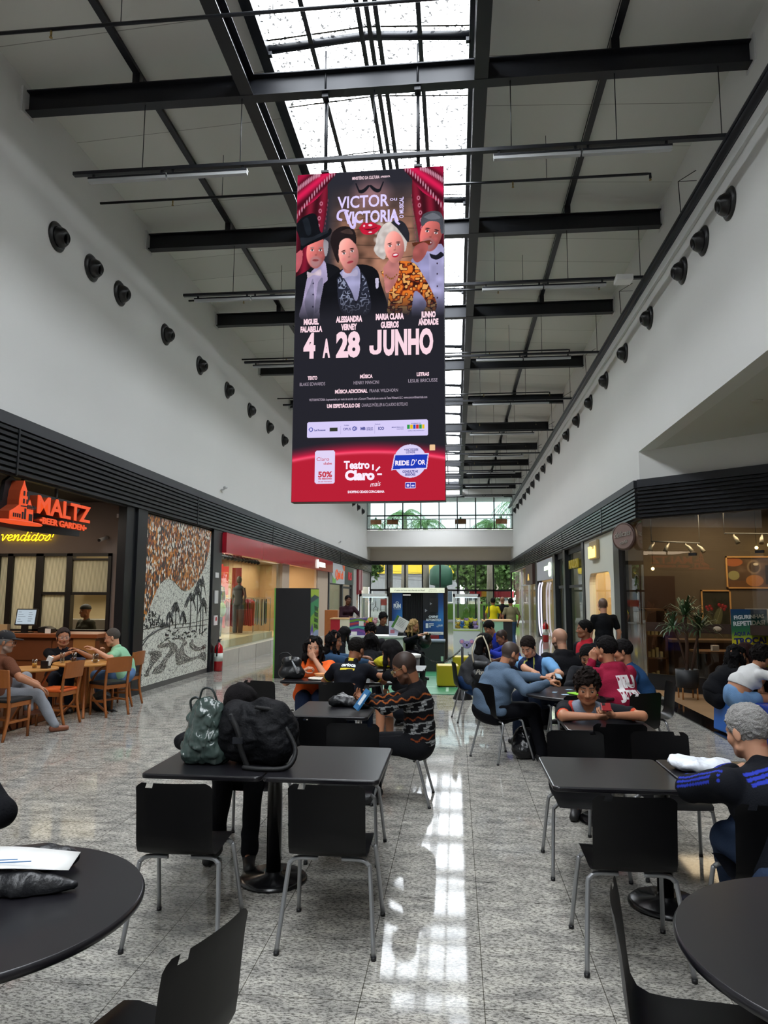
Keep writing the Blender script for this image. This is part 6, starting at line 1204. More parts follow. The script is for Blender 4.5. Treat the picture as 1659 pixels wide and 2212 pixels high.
    if hair not in ('buzz', 'bald', 'none', 'fade'):
        dn = -u; v = Vol(HC - .2 * hs - V3(0, 0, .25 if 'long' in hair else 0), HC + .2 * hs, hH * 1.1); ti = {'short': .0085, 'curly': .016, 'afro': .026, 'fringe': .012, 'grey': .008, 'thin': .004}.get(hair.split('_')[0], .014)
        v.ell(hp_(-.014, 0, .034), RH, (V3(.096, .077, .09) + ti) * hs, .01)
        if hair in ('short', 'grey', 'thin', 'fringe', 'curly'):
            v.plane(hp_(.0, 0, -.065), -hu, jag=.004)
        lim = {'curly': .03, 'fringe': .035, 'thin': .005, 'long': .012, 'long_wavy': .016, 'bun': .012, 'ponytail': .012}.get(hair, .024)
        v.plane(HC + unit(hf * .8 - hu * .6) * lim * hs, hf * .8 - hu * .6, jag=.004)
        if 'long' in hair:
            Ln = .34 if hair == 'long_straight' else .32; bk = -hf * .35
            for b_ in (-.075, -.045, 0, .045, .075):
                a0 = hp_(-.04 if abs(b_) > .06 else -.075, b_, .0); a1 = a0 + (dn * .16 + bk * .1 + hl * b_ * .35); a2 = a1 + dn * (Ln - .16) - f2 * .01 + hl * b_ * .1
                v.cap(hp_(-.03, b_ * .8, .05), a0, .04 * hs, .036 * hs, .03); v.cap(a0, a1, .036 * hs, .036, .03); v.cap(a1, a2, .036, .018, .03)
            for g_ in (-1, 1):
                a0 = hp_(.02, g_ * .08, .03); a1 = a0 + dn * .13 + hl * g_ * .01; a2 = a1 + dn * .12 + f2 * .02; v.cap(hp_(.01, g_ * .06, .08), a0, .022, .02, .02); v.cap(a0, a1, .02, .024, .02); v.cap(a1, a2, .024, .012, .02)
        if hair == 'bun': v.ell(hp_(-.06, 0, .1), RH, V3(.045, .045, .04), .01)
        if hair == 'ponytail': v.cap(hp_(-.1, 0, .03), hp_(-.13, 0, -.02), .03, .03, .02); v.cap(hp_(-.13, 0, -.02), hp_(-.13, 0, -.02) + dn * .2, .03, .012, .02)
        if 'wavy' in hair: v.wave(.016, 60, 3)
        elif 'long' in hair: v.wave(.004, 40, 3)
        if hair == 'curly' or hair == 'afro': v.wave(.016, 110, 4)
        elif hair in ('short', 'fringe', 'grey'): v.wave(.0045, 150, 5)
        P, F = v.mesh(); link('hair', npmesh('hair', P - base, F), hm, root)
    if cap:
        v = Vol(HC - .2, HC + .2, hH * 1.2); v.ell(hp_(-.012, 0, .045), RH, V3(.107, .088, .088) * hs, .01); v.plane(hp_(0, 0, .035), -hu + hf * .1)
        if cap != 'wrap': v.ell(hp_(.1, 0, .045), RH, V3(.085, .07, .009) * hs, .01)
        P, F = v.mesh(); link('cap', npmesh('cap', P - base, F), mat('cap_fabric', '#14161b', .8), root)
    if glasses:
        m = MB(); gp = lambda a, b, c: Vector(hp_(a, b, c) - base)
        for g_ in (-1, 1):
            m.tube([gp(.104, g_ * .034 + .026 * math.cos(a), .0 + .018 * math.sin(a)) for a in np.linspace(0, 2 * PI, 17)], .0018, 5); m.tube([gp(.104, g_ * .06, .006), gp(.0, g_ * .083, .008), gp(-.02, g_ * .082, -.005)], .0018, 5)
        m.tube([gp(.104, -.009, .004), gp(.106, 0, .007), gp(.104, .009, .004)], .0018, 5); obj('glasses', m, mat('glasses' + glasses, glasses, .3, .5), root)
    root['_hc'] = [float(a) for a in HC]; del root['_hc']
    PEOPLE[label] = dict(root=root, HC=HC, Cc=Cc, NB=NB, f=f2, l=l2, t=t2, arms=arms, H=H, base=base, W=W_, hf=hf, hl=hl, hu=hu)
    return PEOPLE[label]
def rotm(RH, g):
    f, l, u = RH; a = g * .35; return np.array([f * math.cos(a) + l * math.sin(a), -f * math.sin(a) + l * math.cos(a), u])
# ================================================================== furniture
tabm = mat('table_laminate_black', '#17161a', .28, var=.05, vscale=3); chm = mat('chair_plywood_black', '#0e0e11', .33); edgem = mat('plywood_edge', '#241c17', .5); pedm = mat('pedestal_black', '#0d0d0f', .25)
def rrect2(w, d, r, n=5):
    p = []
    for cx, cy, a0 in ((w / 2 - r, d / 2 - r, 0), (-w / 2 + r, d / 2 - r, PI / 2), (-w / 2 + r, -d / 2 + r, PI), (w / 2 - r, -d / 2 + r, 3 * PI / 2)):
        for k in range(n + 1): a = a0 + PI / 2 * k / n; p.append((cx + r * math.cos(a), cy + r * math.sin(a)))
    return p
def slab(mb, poly, z0, z1):
    n = len(poly); mb.add([(p[0], p[1], z0) for p in poly] + [(p[0], p[1], z1) for p in poly], [tuple(reversed(range(n))), tuple(range(n, 2 * n))] + [(i, (i + 1) % n, (i + 1) % n + n, i + n) for i in range(n)]); return mb
def top_mesh(w, d, x=0, y=0): return slab(MB(), [(a + x, b + y) for a, b in rrect2(w, d, .035)], .722, .75)
def pedestal(th, x, y, r=.21):
    obj('pedestal', MB().lathe([(.045, .03), (.045, .69), (.05, .7)], 24, (x, y, 0)), pedm, th); obj('base_disc', MB().lathe([(r, 0), (r, .012), (r - .02, .03), (.06, .045), (.06, .06)], 36, (x, y, 0)), pedm, th)
    obj('support_cross', MB().box(x - .25, y - .03, .695, x + .25, y + .03, .722).box(x - .03, y - .25, .695, x + .03, y + .25, .722), pedm, th)
def table(label, x0, x1, y0, y1, px, py, split=None):
    cx, cy = (x0 + x1) / 2, (y0 + y1) / 2; th = thing('cafe_table', label, 'table', (cx, cy, 0))
    xs = [x0, x1] if split is None else [x0, split, x1]
    for a, b in zip(xs[:-1], xs[1:]): obj('tabletop', top_mesh(b - a - .008, y1 - y0, (a + b) / 2 - cx), tabm, th, bevel=.008)
    pedestal(th, px - cx, py - cy)
    return th
table('black double-topped table in front left, bags on its left half', -1.78, -.42, 3.97, 4.82, -1.14, 4.53, -1.08)
table('black double-topped table in front right with white plastic bag', .50, 1.92, 3.96, 4.68, 1.18, 4.42, 1.21)
table('black square table with folded dark jacket, before the reading man', -1.41, -.73, 5.97, 6.8, -1.07, 6.4)
table('black table under the arms of the boy with the phone', .83, 1.5, 5.6, 6.22, 1.16, 5.95)
table('black double-topped table with food, behind the handbag', -2.07, -.72, 8.3, 9.0, -1.4, 8.65, -1.4)
table('table with yellow bag whose top reflects white light', -1.15, -.42, 9.7, 10.4, -.8, 10.05)
table('small table beside the boys in blue hoodies', .2, .85, 12.5, 13.1, .5, 12.8)
def round_table(label, x, y, r):
    th = thing('round_table', label, 'table', (x, y, 0)); obj('tabletop', MB().lathe([(r - .012, .718), (r, .726), (r + .002, .738), (r - .006, .75)], 72), tabm, th); pedestal(th, 0, 0, .23); return th
round_table('big round black table at the lower left corner', -1.587, 2.289, .545); round_table('big round black table at the lower right corner', 1.212, 2.26, .57); round_table('round black table with card players around it', 1.2, 7.75, .5)
# black plywood chair
def chair_shell():
    W = .195; prof = [(.235, .425), (.215, .44), (.16, .45), (.05, .445), (-.08, .437), (-.15, .44), (-.19, .458), (-.21, .5), (-.218, .56), (-.226, .65), (-.236, .74), (-.245, .79), (-.247, .815)]
    us = [-1, -.9, -.74, -.55, -.35, 0, .35, .72, .88, 1]; bm = bmesh.new(); g = []
    for j, (y, z) in enumerate(prof):
        w = W * (.93 if j == 0 else .985 if j == 1 else .94 if j == len(prof) - 1 else 1.0); row = []
        for i, u_ in enumerate(us):
            yy = y + (-.018 * (1 - u_ * u_) if z > .47 else 0); zz = z - (.012 if j == len(prof) - 1 and abs(u_) == 1 else 0) + (.006 * u_ * u_ if z < .46 else 0)
            row.append(bm.verts.new((u_ * w, yy, zz)))
        g.append(row)
    for j in range(len(prof) - 1):
        for i in range(len(us) - 1):
            if j == len(prof) - 2 and i == 2: continue
            bm.faces.new((g[j][i], g[j][i + 1], g[j + 1][i + 1], g[j + 1][i]))
    bmesh.ops.solidify(bm, geom=bm.faces[:], thickness=.012); bmesh.ops.recalc_face_normals(bm, faces=bm.faces[:])
    me = bpy.data.meshes.new('seat_shell'); bm.to_mesh(me); bm.free(); me.polygons.foreach_set('use_smooth', [True] * len(me.polygons)); return me
CH_P = None
def make_chair():
    global CH_P
    th = thing('black_chair', 'x', 'chair'); s = link('seat_shell', chair_shell(), chm, th); e = s.modifiers.new('e', 'EDGE_SPLIT'); e.split_angle = .9
    for sx in (-1, 1):
        obj('leg', MB().tube([(sx * .06, .13, .425), (sx * .16, .135, .425), (sx * .198, .14, .405), (sx * .21, .145, .36), (sx * .235, .25, .012)], .0115, 10, smooth=4), chrome, th)
        obj('leg', MB().tube([(sx * .06, -.12, .42), (sx * .16, -.125, .42), (sx * .198, -.13, .40), (sx * .21, -.14, .355), (sx * .24, -.235, .012)], .0115, 10, smooth=4), chrome, th)
    m = MB().tube([(-.1, -.12, .422), (-.1, .13, .43)], .011, 8).tube([(.1, -.12, .422), (.1, .13, .43)], .011, 8); obj('seat_frame', m, chrome, th)
    m = MB()
    for sx in (-1, 1):
        for y in (.25, -.235): m.lathe([(.014, 0), (.0145, .018)], 10, (sx * (.235 if y > 0 else .24), y, 0))
    obj('foot_cap', m, blackp, th); CH_P = th; return th
CH_N = [0]
def chair(x, y, face, label, grp='black stacking chairs'):
    """face = direction the sitter looks, degrees"""
    rz = math.radians(face - 90)
    if CH_P is None: th = make_chair(); th.location = (x, y, 0); th.rotation_euler = (0, 0, rz); th['label'] = label; th['group'] = grp; return th
    return dup(CH_P, (x, y, 0), rz, label, grp)
for a in [(-.65, 3.86, 90, 'black chair centre front, full back towards us, right of the pedestal'), (-1.42, 3.80, 92, 'black chair front left, back towards us, before the bags'), (.83, 3.82, 90, 'black chair front right with its whole back towards us'), (1.47, 3.74, 86, 'black chair the grey-haired man sits on, cut by the right edge'),
          (-.76, 5.05, -90, 'black chair with greyish sheen on the far side of the empty left tabletop'), (-1.42, 5.12, -90, 'black chair mostly hidden behind the black sports bag'), (.82, 4.96, -90, 'black chair with greyish sheen behind the front right table'), (1.4, 5.0, -90, 'black chair directly behind the white plastic bag'),
          (-1.04, 5.79, 90, 'black chair with its back towards us at the jacket table'), (1.2, 5.78, 90, 'black chair back facing us in front of the boy with the phone'), (-2.1, 8.02, 75, 'empty black chair left, standing behind the bun-haired sitter'), (-1.3, 8.0, 90, 'black chair the man in the lettered black shirt sits on'),
          (.475, 8.03, 35, 'black chair under the man in the grey-blue hoodie'), (1.72, 7.5, 118, 'black chair behind the maroon hoodie'), (2.1, 8.25, 180, 'empty-looking black chair seen from the side, right of the maroon hoodie'), (-.46, 6.36, 178, 'black chair of the man reading in the patterned sweater'),
          (.2, 10.4, 10, 'black chair of the woman with the shoulder bag'), (-.93, 2.12, 163, 'black chair at the bottom left, its tilted back with a notch cut into the top'), (.735, 2.37, -12, 'black chair at the bottom right seen edge-on against the round table'), (1.43, 3.06, 90, 'black chair back just cut by the right edge above the round table'),
          (-1.3, 9.55, -70, 'black chair of the woman in orange'), (-.62, 8.05, 165, 'black chair of the dark-haired woman leaning over the table'), (1.2, 6.75, -90, 'black chair the boy with the phone sits on'), (-1.35, 10.7, -30, 'black chair of the woman in denim'), (1.0, 9.3, -110, 'black chair of the man in light blue and navy'), (1.4, 9.1, 100, 'black chair of the bald man in black'), (1.75, 8.75, -120, 'black chair of the man in black looking down'), (-.66, 9.35, 176, 'black chair right of the yellow bag table')]:
    chair(*a)
# wooden bar chairs
def wood_chair(x, y, face, label, seat='#1b1c1f'):
    th = thing('wooden_chair', label, 'chair', (x, y, 0), math.radians(face - 90), 'wooden beer garden chairs'); 
    obj('seat', MB().box(-.2, -.19, .445, .2, .2, .485), mat('seatpad' + seat, seat, .45), th, bevel=.015); obj('apron', MB().box(-.19, -.18, .39, .19, -.15, .445).box(-.19, .15, .39, .19, .18, .445).box(-.19, -.18, .39, -.165, .18, .445).box(.165, -.18, .39, .19, .18, .445), wood_c, th)
    for sx in (-1, 1):
        obj('leg', MB().tube([(sx * .175, .165, .445), (sx * .175, .165, 0)], [.02, .016], 4), wood_c, th); obj('leg', MB().tube([(sx * .18, -.25, 0), (sx * .18, -.19, .25), (sx * .18, -.185, .45), (sx * .185, -.24, .84)], [.017, .021, .022, .016], 4, smooth=3), wood_c, th)
        obj('stretcher', MB().box(sx * .175 - .01, -.2, .2, sx * .175 + .01, .16, .225), wood_c, th)
    obj('stretcher', MB().box(-.17, -.01, .2, .17, .012, .225), wood_c, th)
    vs = []; n = 9
    for j, z in enumerate((.63, .645, .835, .85)):
        for i in range(n): t = -1 + 2 * i / (n - 1); vs.append((t * .205, -.235 - .03 * (1 - t * t) - (z - .63) * .12, z - (.012 * abs(t) ** 3 if j == 3 else 0)))
    vs2 = [(a, b + .018, c) for a, b, c in vs]; N = len(vs); fs = [(j * n + i, j * n + i + 1, (j + 1) * n + i + 1, (j + 1) * n + i) for j in range(3) for i in range(n - 1)]
    m = MB(); m.add(vs + vs2, fs + [tuple(N + q for q in reversed(f_)) for f_ in fs] + [(i, N + i, N + i + 1, i + 1) for i in range(n - 1)] + [(3 * n + i, 3 * n + i + 1, N + 3 * n + i + 1, N + 3 * n + i) for i in range(n - 1)] + [(j * n, (j + 1) * n, N + (j + 1) * n, N + j * n) for j in range(3)] + [(j * n + n - 1, N + j * n + n - 1, N + (j + 1) * n + n - 1, (j + 1) * n + n - 1) for j in range(3)], 0, False)
    obj('backrest', m, wood_c, th); return th
for a in [(-5.5, 8.42, 82, 'wooden chair of the man in the black cap, back towards us'), (-5.42, 9.38, 176, 'wooden chair with orange seat pad seen from the side', '#e0652a'), (-5.1, 10.2, 150, 'empty wooden chair with black seat and curved back, rucksack under it'), (-5.32, 11.12, 180, 'wooden chair of the man in the mint polo shirt'), (-6.1, 10.75, -60, 'wooden chair of the woman in black at the round wooden table'), (-6.9, 9.9, -80, 'wooden chair farthest left by the bar counter'), (-6.35, 9.75, 20, 'wooden chair behind the small wooden table')]: wood_chair(*a)
twd = mat('table_wood', '#b5803f', .35, var=.15, vscale=5)
def wood_table(x, y, r, label):
    th = thing('wooden_table', label, 'table', (x, y, 0), 0, None); obj('tabletop', MB().lathe([(r - .01, .725), (r, .732), (r, .752), (r - .008, .76)], 48), twd, th)
    obj('column', MB().lathe([(.04, .1), (.055, .3), (.045, .725)], 12), wood_c, th)
    for k in range(4): a = k * PI / 2 + .5; c, s = math.cos(a), math.sin(a); obj('leg', MB().tube([(c * r * .75, s * r * .75, .0), (c * .16, s * .16, .18), (c * .07, s * .07, .38), (c * .16, s * .16, .6), (c * r * .7, s * r * .7, .725)], .019, 6, smooth=4), wood_c, th)
wood_table(-5.43, 10.12, .45, 'round wooden table with glasses, between the woman in black and the man in mint'); wood_table(-5.72, 9.25, .33, 'small round wooden table with napkin holder near the left edge')
def tumbler(x, y, z, h, r, c, label, fill=.5):
    th = thing('drinking_glass', label, 'glass', (x, y, z)); obj('glass_wall', MB().lathe([(r * .85, 0), (r, h), (r * .93, h), (r * .8, .008)], 16), glass('tumbler_glass', (.85, .85, .83), 1.2), th)
    if fill: obj('drink', MB().lathe([(r * .8, .009), (r * .88, h * fill)], 16), mat('drink' + c, c, .1), th)
tumbler(-5.55, 10.0, .76, .15, .036, '#3a1812', 'glass of dark drink in front of the woman in black', .55); tumbler(-5.7, 9.95, .76, .15, .036, '#b8b0a0', 'nearly empty tall glass at the left of the round wooden table', 0); tumbler(-5.25, 10.05, .76, .13, .042, '#8c6a34', 'beer mug near the hands of the man in mint', .4); tumbler(-5.66, 9.2, .76, .12, .035, '#c08a34', 'glass of beer on the small wooden table', .6)
th = thing('napkin_holder', 'black napkin holder with white napkins on the small wooden table', 'napkin holder', (-5.5, 9.2, .76)); obj('holder', MB().box(-.05, -.04, 0, .05, .04, .1), blackp, th); obj('napkins', MB().box(-.03, -.02, .05, .035, .02, .17, M=Matrix.Rotation(.4, 4, 'Y')), paper, th)
for k, (x, y) in enumerate(((-5.42, 9.95), (-5.33, 10.2))):
    m = MB()
    for q in range(5): m.ball((x + R.uniform(-.05, .05), y + R.uniform(-.03, .03), .772), (.03, .025, .012), 6)
    tag(obj('crumpled_napkin', m, paper), ['crumpled white napkins near the glasses on the round wooden table', 'crumpled white napkins at the far side of the wooden table'][k], 'napkin', 'crumpled napkins')
# ---- bags and small things on tables
def blob(name, spec, col, label, cat, h=.008, wr=(.008, 30), rough=.4, clip=None, extra=None, parent=None, bump=.5, seed=1, bscale=40, spec_=.5):
    """soft shape from capsules / ellipsoids: spec entries ('c',a,b,ra,rb,k) or ('e',centre,rz,radii,k)"""
    P = np.array([s_[1] for s_ in spec] + [s_[2] for s_ in spec if s_[0] == 'c'], float); v = Vol(P.min(0) - .35, P.max(0) + .35, h)
    for s_ in spec:
        if s_[0] == 'c': v.cap(s_[1], s_[2], s_[3], s_[4], s_[5])
        else: c, s = math.cos(s_[2]), math.sin(s_[2]); v.ell(s_[1], np.array([[c, s, 0], [-s, c, 0], [0, 0, 1]]), s_[3], s_[4])
    if wr: v.wave(wr[0], wr[1], seed)
    if clip is not None: v.plane((0, 0, clip), (0, 0, -1))
    P, F = v.mesh(); o = P.mean(0); o[2] = P[:, 2].min(); ob = link(name, npmesh(name, P - o, F), mat(name + '_' + col, col, rough, bump=bump, bscale=bscale, spec=spec_), parent, tuple(o))
    if label: tag(ob, label, cat)
    return ob
def late_objects():
    T_ = .751
    blob('handbag', [('e', (-.66, 15.1, .78), 0, (.14, .12, .13), .04), ('c', (-.62, 15.1, .85), (-.55, 15.05, .95), .05, .03, .04)], '#101115', 'black leather bag on the lap of the blonde woman', 'bag', wr=(.01, 25), rough=.3)
    # carrier bag
    th = thing('plastic_carrier_bag', 'green-grey translucent plastic carrier bag standing on the front left table', 'bag', (-1.50, 4.27, T_)); 
    v = Vol((-.2, -.2, 0), (.2, .2, .5), .006); v.cap((-.05, 0, .07), (.05, 0, .07), .1, .1, .05); v.cap((-.05, 0, .1), (-.02, 0, .3), .105, .07, .06); v.cap((.05, 0, .1), (.03, 0, .28), .105, .085, .06); v.cap((-.1, 0, .28), (-.08, 0, .33), .03, .02, .04); v.cap((.06, 0, .32), (.0, 0, .36), .04, .03, .04); v.wave(.012, 30, 7); v.wave(.006, 70, 8); v.plane((0, 0, .002), (0, 0, -1)); P, F = v.mesh()
    o = link('bag_body', npmesh('bag_body', P, F), mat('bag_green', '#3b4a46', .22, bump=.8, bscale=14, spec=.7), th); o.scale = (.92, .85, .97)
    obj('handle', MB().tube([(-.1, 0, .3), (-.11, 0, .36), (-.07, 0, .38), (-.04, 0, .34)], .008, 6, smooth=4).tube([(-.05, -.02, .34), (-.03, -.02, .43), (.03, -.02, .43), (.07, -.02, .34)], .007, 6, smooth=4), mat('bag_handle', '#222b2a', .4), th)
    # sports bag
    th = thing('sports_bag', 'bulky black sports bag with shoulder strap on the front left table', 'bag', (-1.21, 4.3, T_)); v = Vol((-.3, -.22, 0), (.32, .25, .45), .0065)
    v.cap((-.1, 0, .13), (.12, 0, .13), .135, .135, .05); v.cap((-.08, 0, .24), (.1, 0, .25), .11, .1, .06); v.ell((-.12, 0, .2), np.eye(3), (.1, .14, .15), .04); v.cap((-.1, 0, .33), (.04, 0, .34), .03, .03, .04); v.cap((.12, .02, .3), (.2, 0, .2), .05, .05, .05); v.wave(.015, 20, 9); v.wave(.006, 55, 10); v.plane((0, 0, .002), (0, 0, -1)); P, F = v.mesh()
    link('bag_body', npmesh('bag_body', P, F), mat('bag_nylon', '#0b0c10', .7, bump=.7, bscale=50, spec=.2), th)
    obj('strap', MB().tube([(-.12, -.13, .3), (-.06, -.15, .2), (-.04, -.15, .1), (0, -.14, .0)], [.018, .018, .016], 4, smooth=5).tube([(.2, -.06, .22), (.27, -.1, .1), (.24, -.18, .02), (.1, -.21, .012), (-.02, -.18, .012)], .014, 4, smooth=5).tube([(.02, -.1, .34), (.2, -.02, .28), (.26, .02, .1)], .014, 4, smooth=5), mat('strap_black', '#08090b', .7), th)
    obj('buckle', MB().box(-.09, -.165, .14, -.03, -.15, .175).box(-.12, -.15, .27, -.105, -.135, .3), mat('buckle', '#25272c', .3), th)
    # jacket on middle table
    blob('folded_jacket', [('e', (-1.0, 6.55, T_ + .04), .2, (.14, .1, .05), .03), ('e', (-.85, 6.5, T_ + .03), 0, (.12, .1, .035), .03), ('c', (-1.1, 6.5, T_ + .05), (-1.05, 6.6, T_ + .07), .05, .04, .03), ('c', (-.85, 6.4, T_ + .02), (-.7, 6.45, T_ + .02), .025, .02, .02)], '#101216', 'folded dark jacket lying on the black table before the reading man', 'jacket', clip=T_ + .001, wr=(.01, 40))
    blob('plastic_bag', [('e', (-1.55, 6.15, .6), .2, (.12, .08, .05), .03), ('e', (-1.46, 6.05, .55), 0, (.08, .06, .07), .03)], '#5fb0ae', 'turquoise plastic bag behind the black sports bag', 'bag', wr=(.014, 40), bump=.8)
    # white bag on right table
    blob('plastic_bag', [('e', (1.40, 4.40, T_ + .03), .1, (.14, .1, .04), .03), ('e', (1.29, 4.45, T_ + .035), 0, (.06, .06, .04), .03), ('e', (1.5, 4.38, T_ + .03), 0, (.08, .07, .04), .03)], '#dfe4ec', 'crumpled white plastic bag on the front right table', 'bag', clip=T_ + .001, wr=(.012, 45), bump=.9, bscale=25)
    # handbag, food
    th = thing('handbag', 'black leather handbag with tassel on the table beside the woman in orange', 'bag', (-1.98, 8.55, T_)); v = Vol((-.2, -.15, 0), (.2, .15, .4), .007); v.cap((-.09, 0, .07), (.09, 0, .07), .075, .075, .04); v.cap((-.07, 0, .2), (.07, 0, .2), .055, .055, .06); v.wave(.004, 40, 2); v.plane((0, 0, .002), (0, 0, -1)); P, F = v.mesh(); link('bag_body', npmesh('bag_body', P, F), mat('leather_black', '#121317', .35, bump=.3, bscale=60), th)
    obj('handle', MB().tube([(-.1, -.04, .18), (-.14, -.06, .28), (-.05, -.04, .31), (.02, -.04, .25)], .008, 6, smooth=5), mat('strap_black', '#08090b', .7), th); obj('tassel', MB().tube([(.02, -.08, .22), (.06, -.09, .15), (.1, -.09, .07)], [.006, .014, .02], 8), mat('tassel', '#8b8d90', .5), th); obj('clasp', MB().box(-.01, -.085, .23, .01, -.06, .27), mat('clasp', '#c9c9c4', .3, .6), th)
    th = thing('food_tray', 'takeaway food container with orange bowl on white wrapper before the woman in orange', 'food', (-1.62, 8.5, T_)); blob('wrapper', [('e', (0, 0, .012), 0, (.15, .1, .02), .02)], '#d9d2c4', None, None, clip=.0005, wr=(.006, 60), parent=th); obj('bowl', MB().lathe([(.05, .015), (.085, .06), (.08, .06), (.05, .02)], 20, (0, .04, .01)), mat('bowl_clear', '#c98a5a', .2), th); obj('food', MB().ball((0, .04, .055), (.07, .07, .02), 12), mat('food', '#c9803a', .6), th)
    # yellow bag, white top
    blob('plastic_bag', [('e', (-.98, 10.05, T_ + .08), .1, (.17, .12, .09), .04), ('e', (-.82, 10.0, T_ + .06), 0, (.1, .08, .06), .03)], '#c8c21e', 'shiny yellow plastic bag on the table behind the dark-haired woman', 'bag', clip=T_ + .001, wr=(.012, 34), rough=.25)
    # reading book, paper on round table, phone, green booklet
    th = thing('paperback_book', 'blue and white book tilted in the hands of the man in the patterned sweater', 'book', (-.80, 6.12, .87)); th.rotation_euler = (.1, -.95, .3); obj('cover', MB().box(-.095, -.07, -.008, .095, .07, .008), mat('book_blue', '#2b6c9e', .4), th); obj('pages', MB().box(-.093, -.066, -.006, .092, .072, .006), paper, th); obj('title_panel', MB().box(-.05, -.06, .008, .05, .02, .0095).box(-.05, -.06, -.0095, .05, .02, -.008), mat('book_white', '#c9d4dc', .5), th)
    th = thing('newspaper', 'open white printed leaflet lying over a dark pouch on the left round table', 'leaflet', (-1.55, 2.42, T_ + .075)); 
    vs = []; n = 10
    for j in range(2):
        for i in range(n): t = i / (n - 1); vs.append((-.28 + .5 * t, -.09 + .19 * j - .08 * (t > .5) * (1 - j) * -1 * (t - .5), .02 * math.sin(t * PI * 1.2) + .008 * j))
    m = MB().add(vs, [(i, i + 1, n + i + 1, n + i) for i in range(n - 1)], 0, True); o = obj('sheet', m, paper, th); sm = o.modifiers.new('s', 'SOLIDIFY'); sm.thickness = .002
    obj('print_lines', MB().box(-.2, -.06, .024, .1, -.055, .0265).box(-.2, -.04, .026, .05, -.036, .0285), mat('print_blue', '#5b86b4', .6), th); th.rotation_euler = (0, 0, .25)
    blob('fabric_pouch', [('c', (-1.85, 2.3, T_ + .03), (-1.45, 2.38, T_ + .03), .055, .045, .03), ('c', (-1.45, 2.38, T_ + .03), (-1.3, 2.42, T_ + .02), .045, .02, .02), ('e', (-1.55, 2.6, T_ + .03), .3, (.16, .06, .05), .03)], '#16171b', 'dark fabric pouch under the leaflet on the left round table', 'pouch', clip=T_ + .001, wr=(.008, 45), bump=.5)
    th = thing('exercise_booklet', 'bright green booklet with pale label open on the card players table', 'booklet', (1.33, 7.62, T_ + .004)); th.rotation_euler = (0, 0, .5); obj('cover', MB().box(-.16, -.12, 0, .16, .12, .006), mat('lime_cover', '#8fd62e', .5), th); obj('page', MB().box(-.05, -.09, .006, .15, .1, .008), mat('pale_page', '#d4dcd2', .6), th)
    for k, (x, y, a) in enumerate(((1.1, 7.55, .2), (1.18, 7.4, .7), (1.02, 7.72, 1.2), (1.2, 7.95, .4))):
        o = obj('playing_card', MB().box(-.035, -.025, 0, .035, .025, .002), mat('card_blue', '#a9c3d6', .4), None, (x, y, T_ + .001), (0, 0, a)); tag(o, ['pale card nearest the hoodie on the round table', 'pale card at the near edge of the round table', 'pale card at the left of the round table', 'pale card at the far side of the round table'][k], 'card', 'cards on the round table')
    # bags on the floor
    blob('rucksack', [('e', (.75, 8.15, .16), .3, (.15, .12, .17), .04), ('e', (.72, 8.05, .1), 0, (.14, .1, .1), .04)], '#0e0f12', 'black shiny rucksack on the floor behind the hoodie man', 'bag', clip=.002, rough=.25, wr=(.01, 30))
    blob('rucksack', [('e', (-5.35, 10.5, .14), .3, (.17, .13, .16), .04), ('c', (-5.2, 10.45, .02), (-5.05, 10.4, .02), .02, .012, .02)], '#0c0d10', 'black rucksack on the floor under the empty wooden chair', 'bag', clip=.008, rough=.6, wr=(.008, 30))
    blob('pouch', [('e', (-5.6, 10.2, .79), 0, (.12, .07, .035), .02)], '#16203a', 'dark blue pouch on the round wooden table', 'pouch', clip=.761, wr=(.006, 40))
# ================================================================== kiosks and things in the aisle
o = obj('play_mat', MB().box(-2.6, 12.95, 0, .42, 18.9, .01), mat('court_green', '#3f8a62', .35, var=.25, vscale=5)); tag(o, 'green court-like mat on the floor before the photo booth', 'mat')
m = MB()
for y in (13.9, 15.6): m.box(-2.6, y, .01, .42, y + .05, .012)
m.box(-.2, 13.3, .01, -.15, 13.9, .012).box(-1.4, 12.95, .01, -1.35, 15.6, .012); obj('white_line', m, mat('line_white', '#a9c9b4', .5), o)
# black advertising kiosk
th = thing('advertising_kiosk', 'tall black-faced advertising kiosk with green and purple graphics on its side', 'kiosk', (-3.47, 15.0, 0))
obj('cabinet', MB().box(-.38, 0, 0, .38, .92, 1.9), mat('kiosk_black', '#121318', .4), th)
def side_art(u, v):
    im = np.ones(u.shape + (3,)) * C3('#7fae3c'); im = over(im, (v > .93 - .1 * u).astype(float), C3('#a9c043')); im = over(im, ((v < .96 - .05 * u) & (v > .84 - .0 * u) & (v < .9 + .08 * u)).astype(float), C3('#33484f')); im = over(im, ((v < .84 + .06 * u) & (v > .68 + .1 * u)).astype(float), C3('#3b8f5c'))
    im = over(im, ((v < .45 + .12 * u) & (v < .52)).astype(float), C3('#9aa4c8')); im = over(im, ell(u, v, .1, .42, .3, .16, .5, .3), C3('#5b3fa0')); im = over(im, ell(u, v, .12, .38, .22, .13, .5, .3), C3('#d8d4e0')); im = over(im, ell(u, v, .5, .3, .13, .12, 0, .3), C3('#b4424a')); im = over(im, ((np.abs(u - .62) < .2) & (v < .42) & (v > .12)).astype(float), C3('#3550a8')); im = over(im, ((np.abs(u - .62) < .12) & (v < .38) & (v > .14)).astype(float), C3('#c9d2e6')); return over(im, ((np.abs(u - .66) < .04) & (v < .36) & (v > .16)).astype(float), C3('#b8323c'))
painted('side_graphic', .9, 1.86, 50, 110, side_art, 'kiosk_print', th, (0, 0, 0), M=frame((.383, .46, .02), LX, (0, 0, 1)) @ Matrix.Rotation(-PI / 2, 4, 'X') @ Matrix.Rotation(PI, 4, 'X') @ Matrix.Rotation(PI, 4, 'X'))
m = MB()
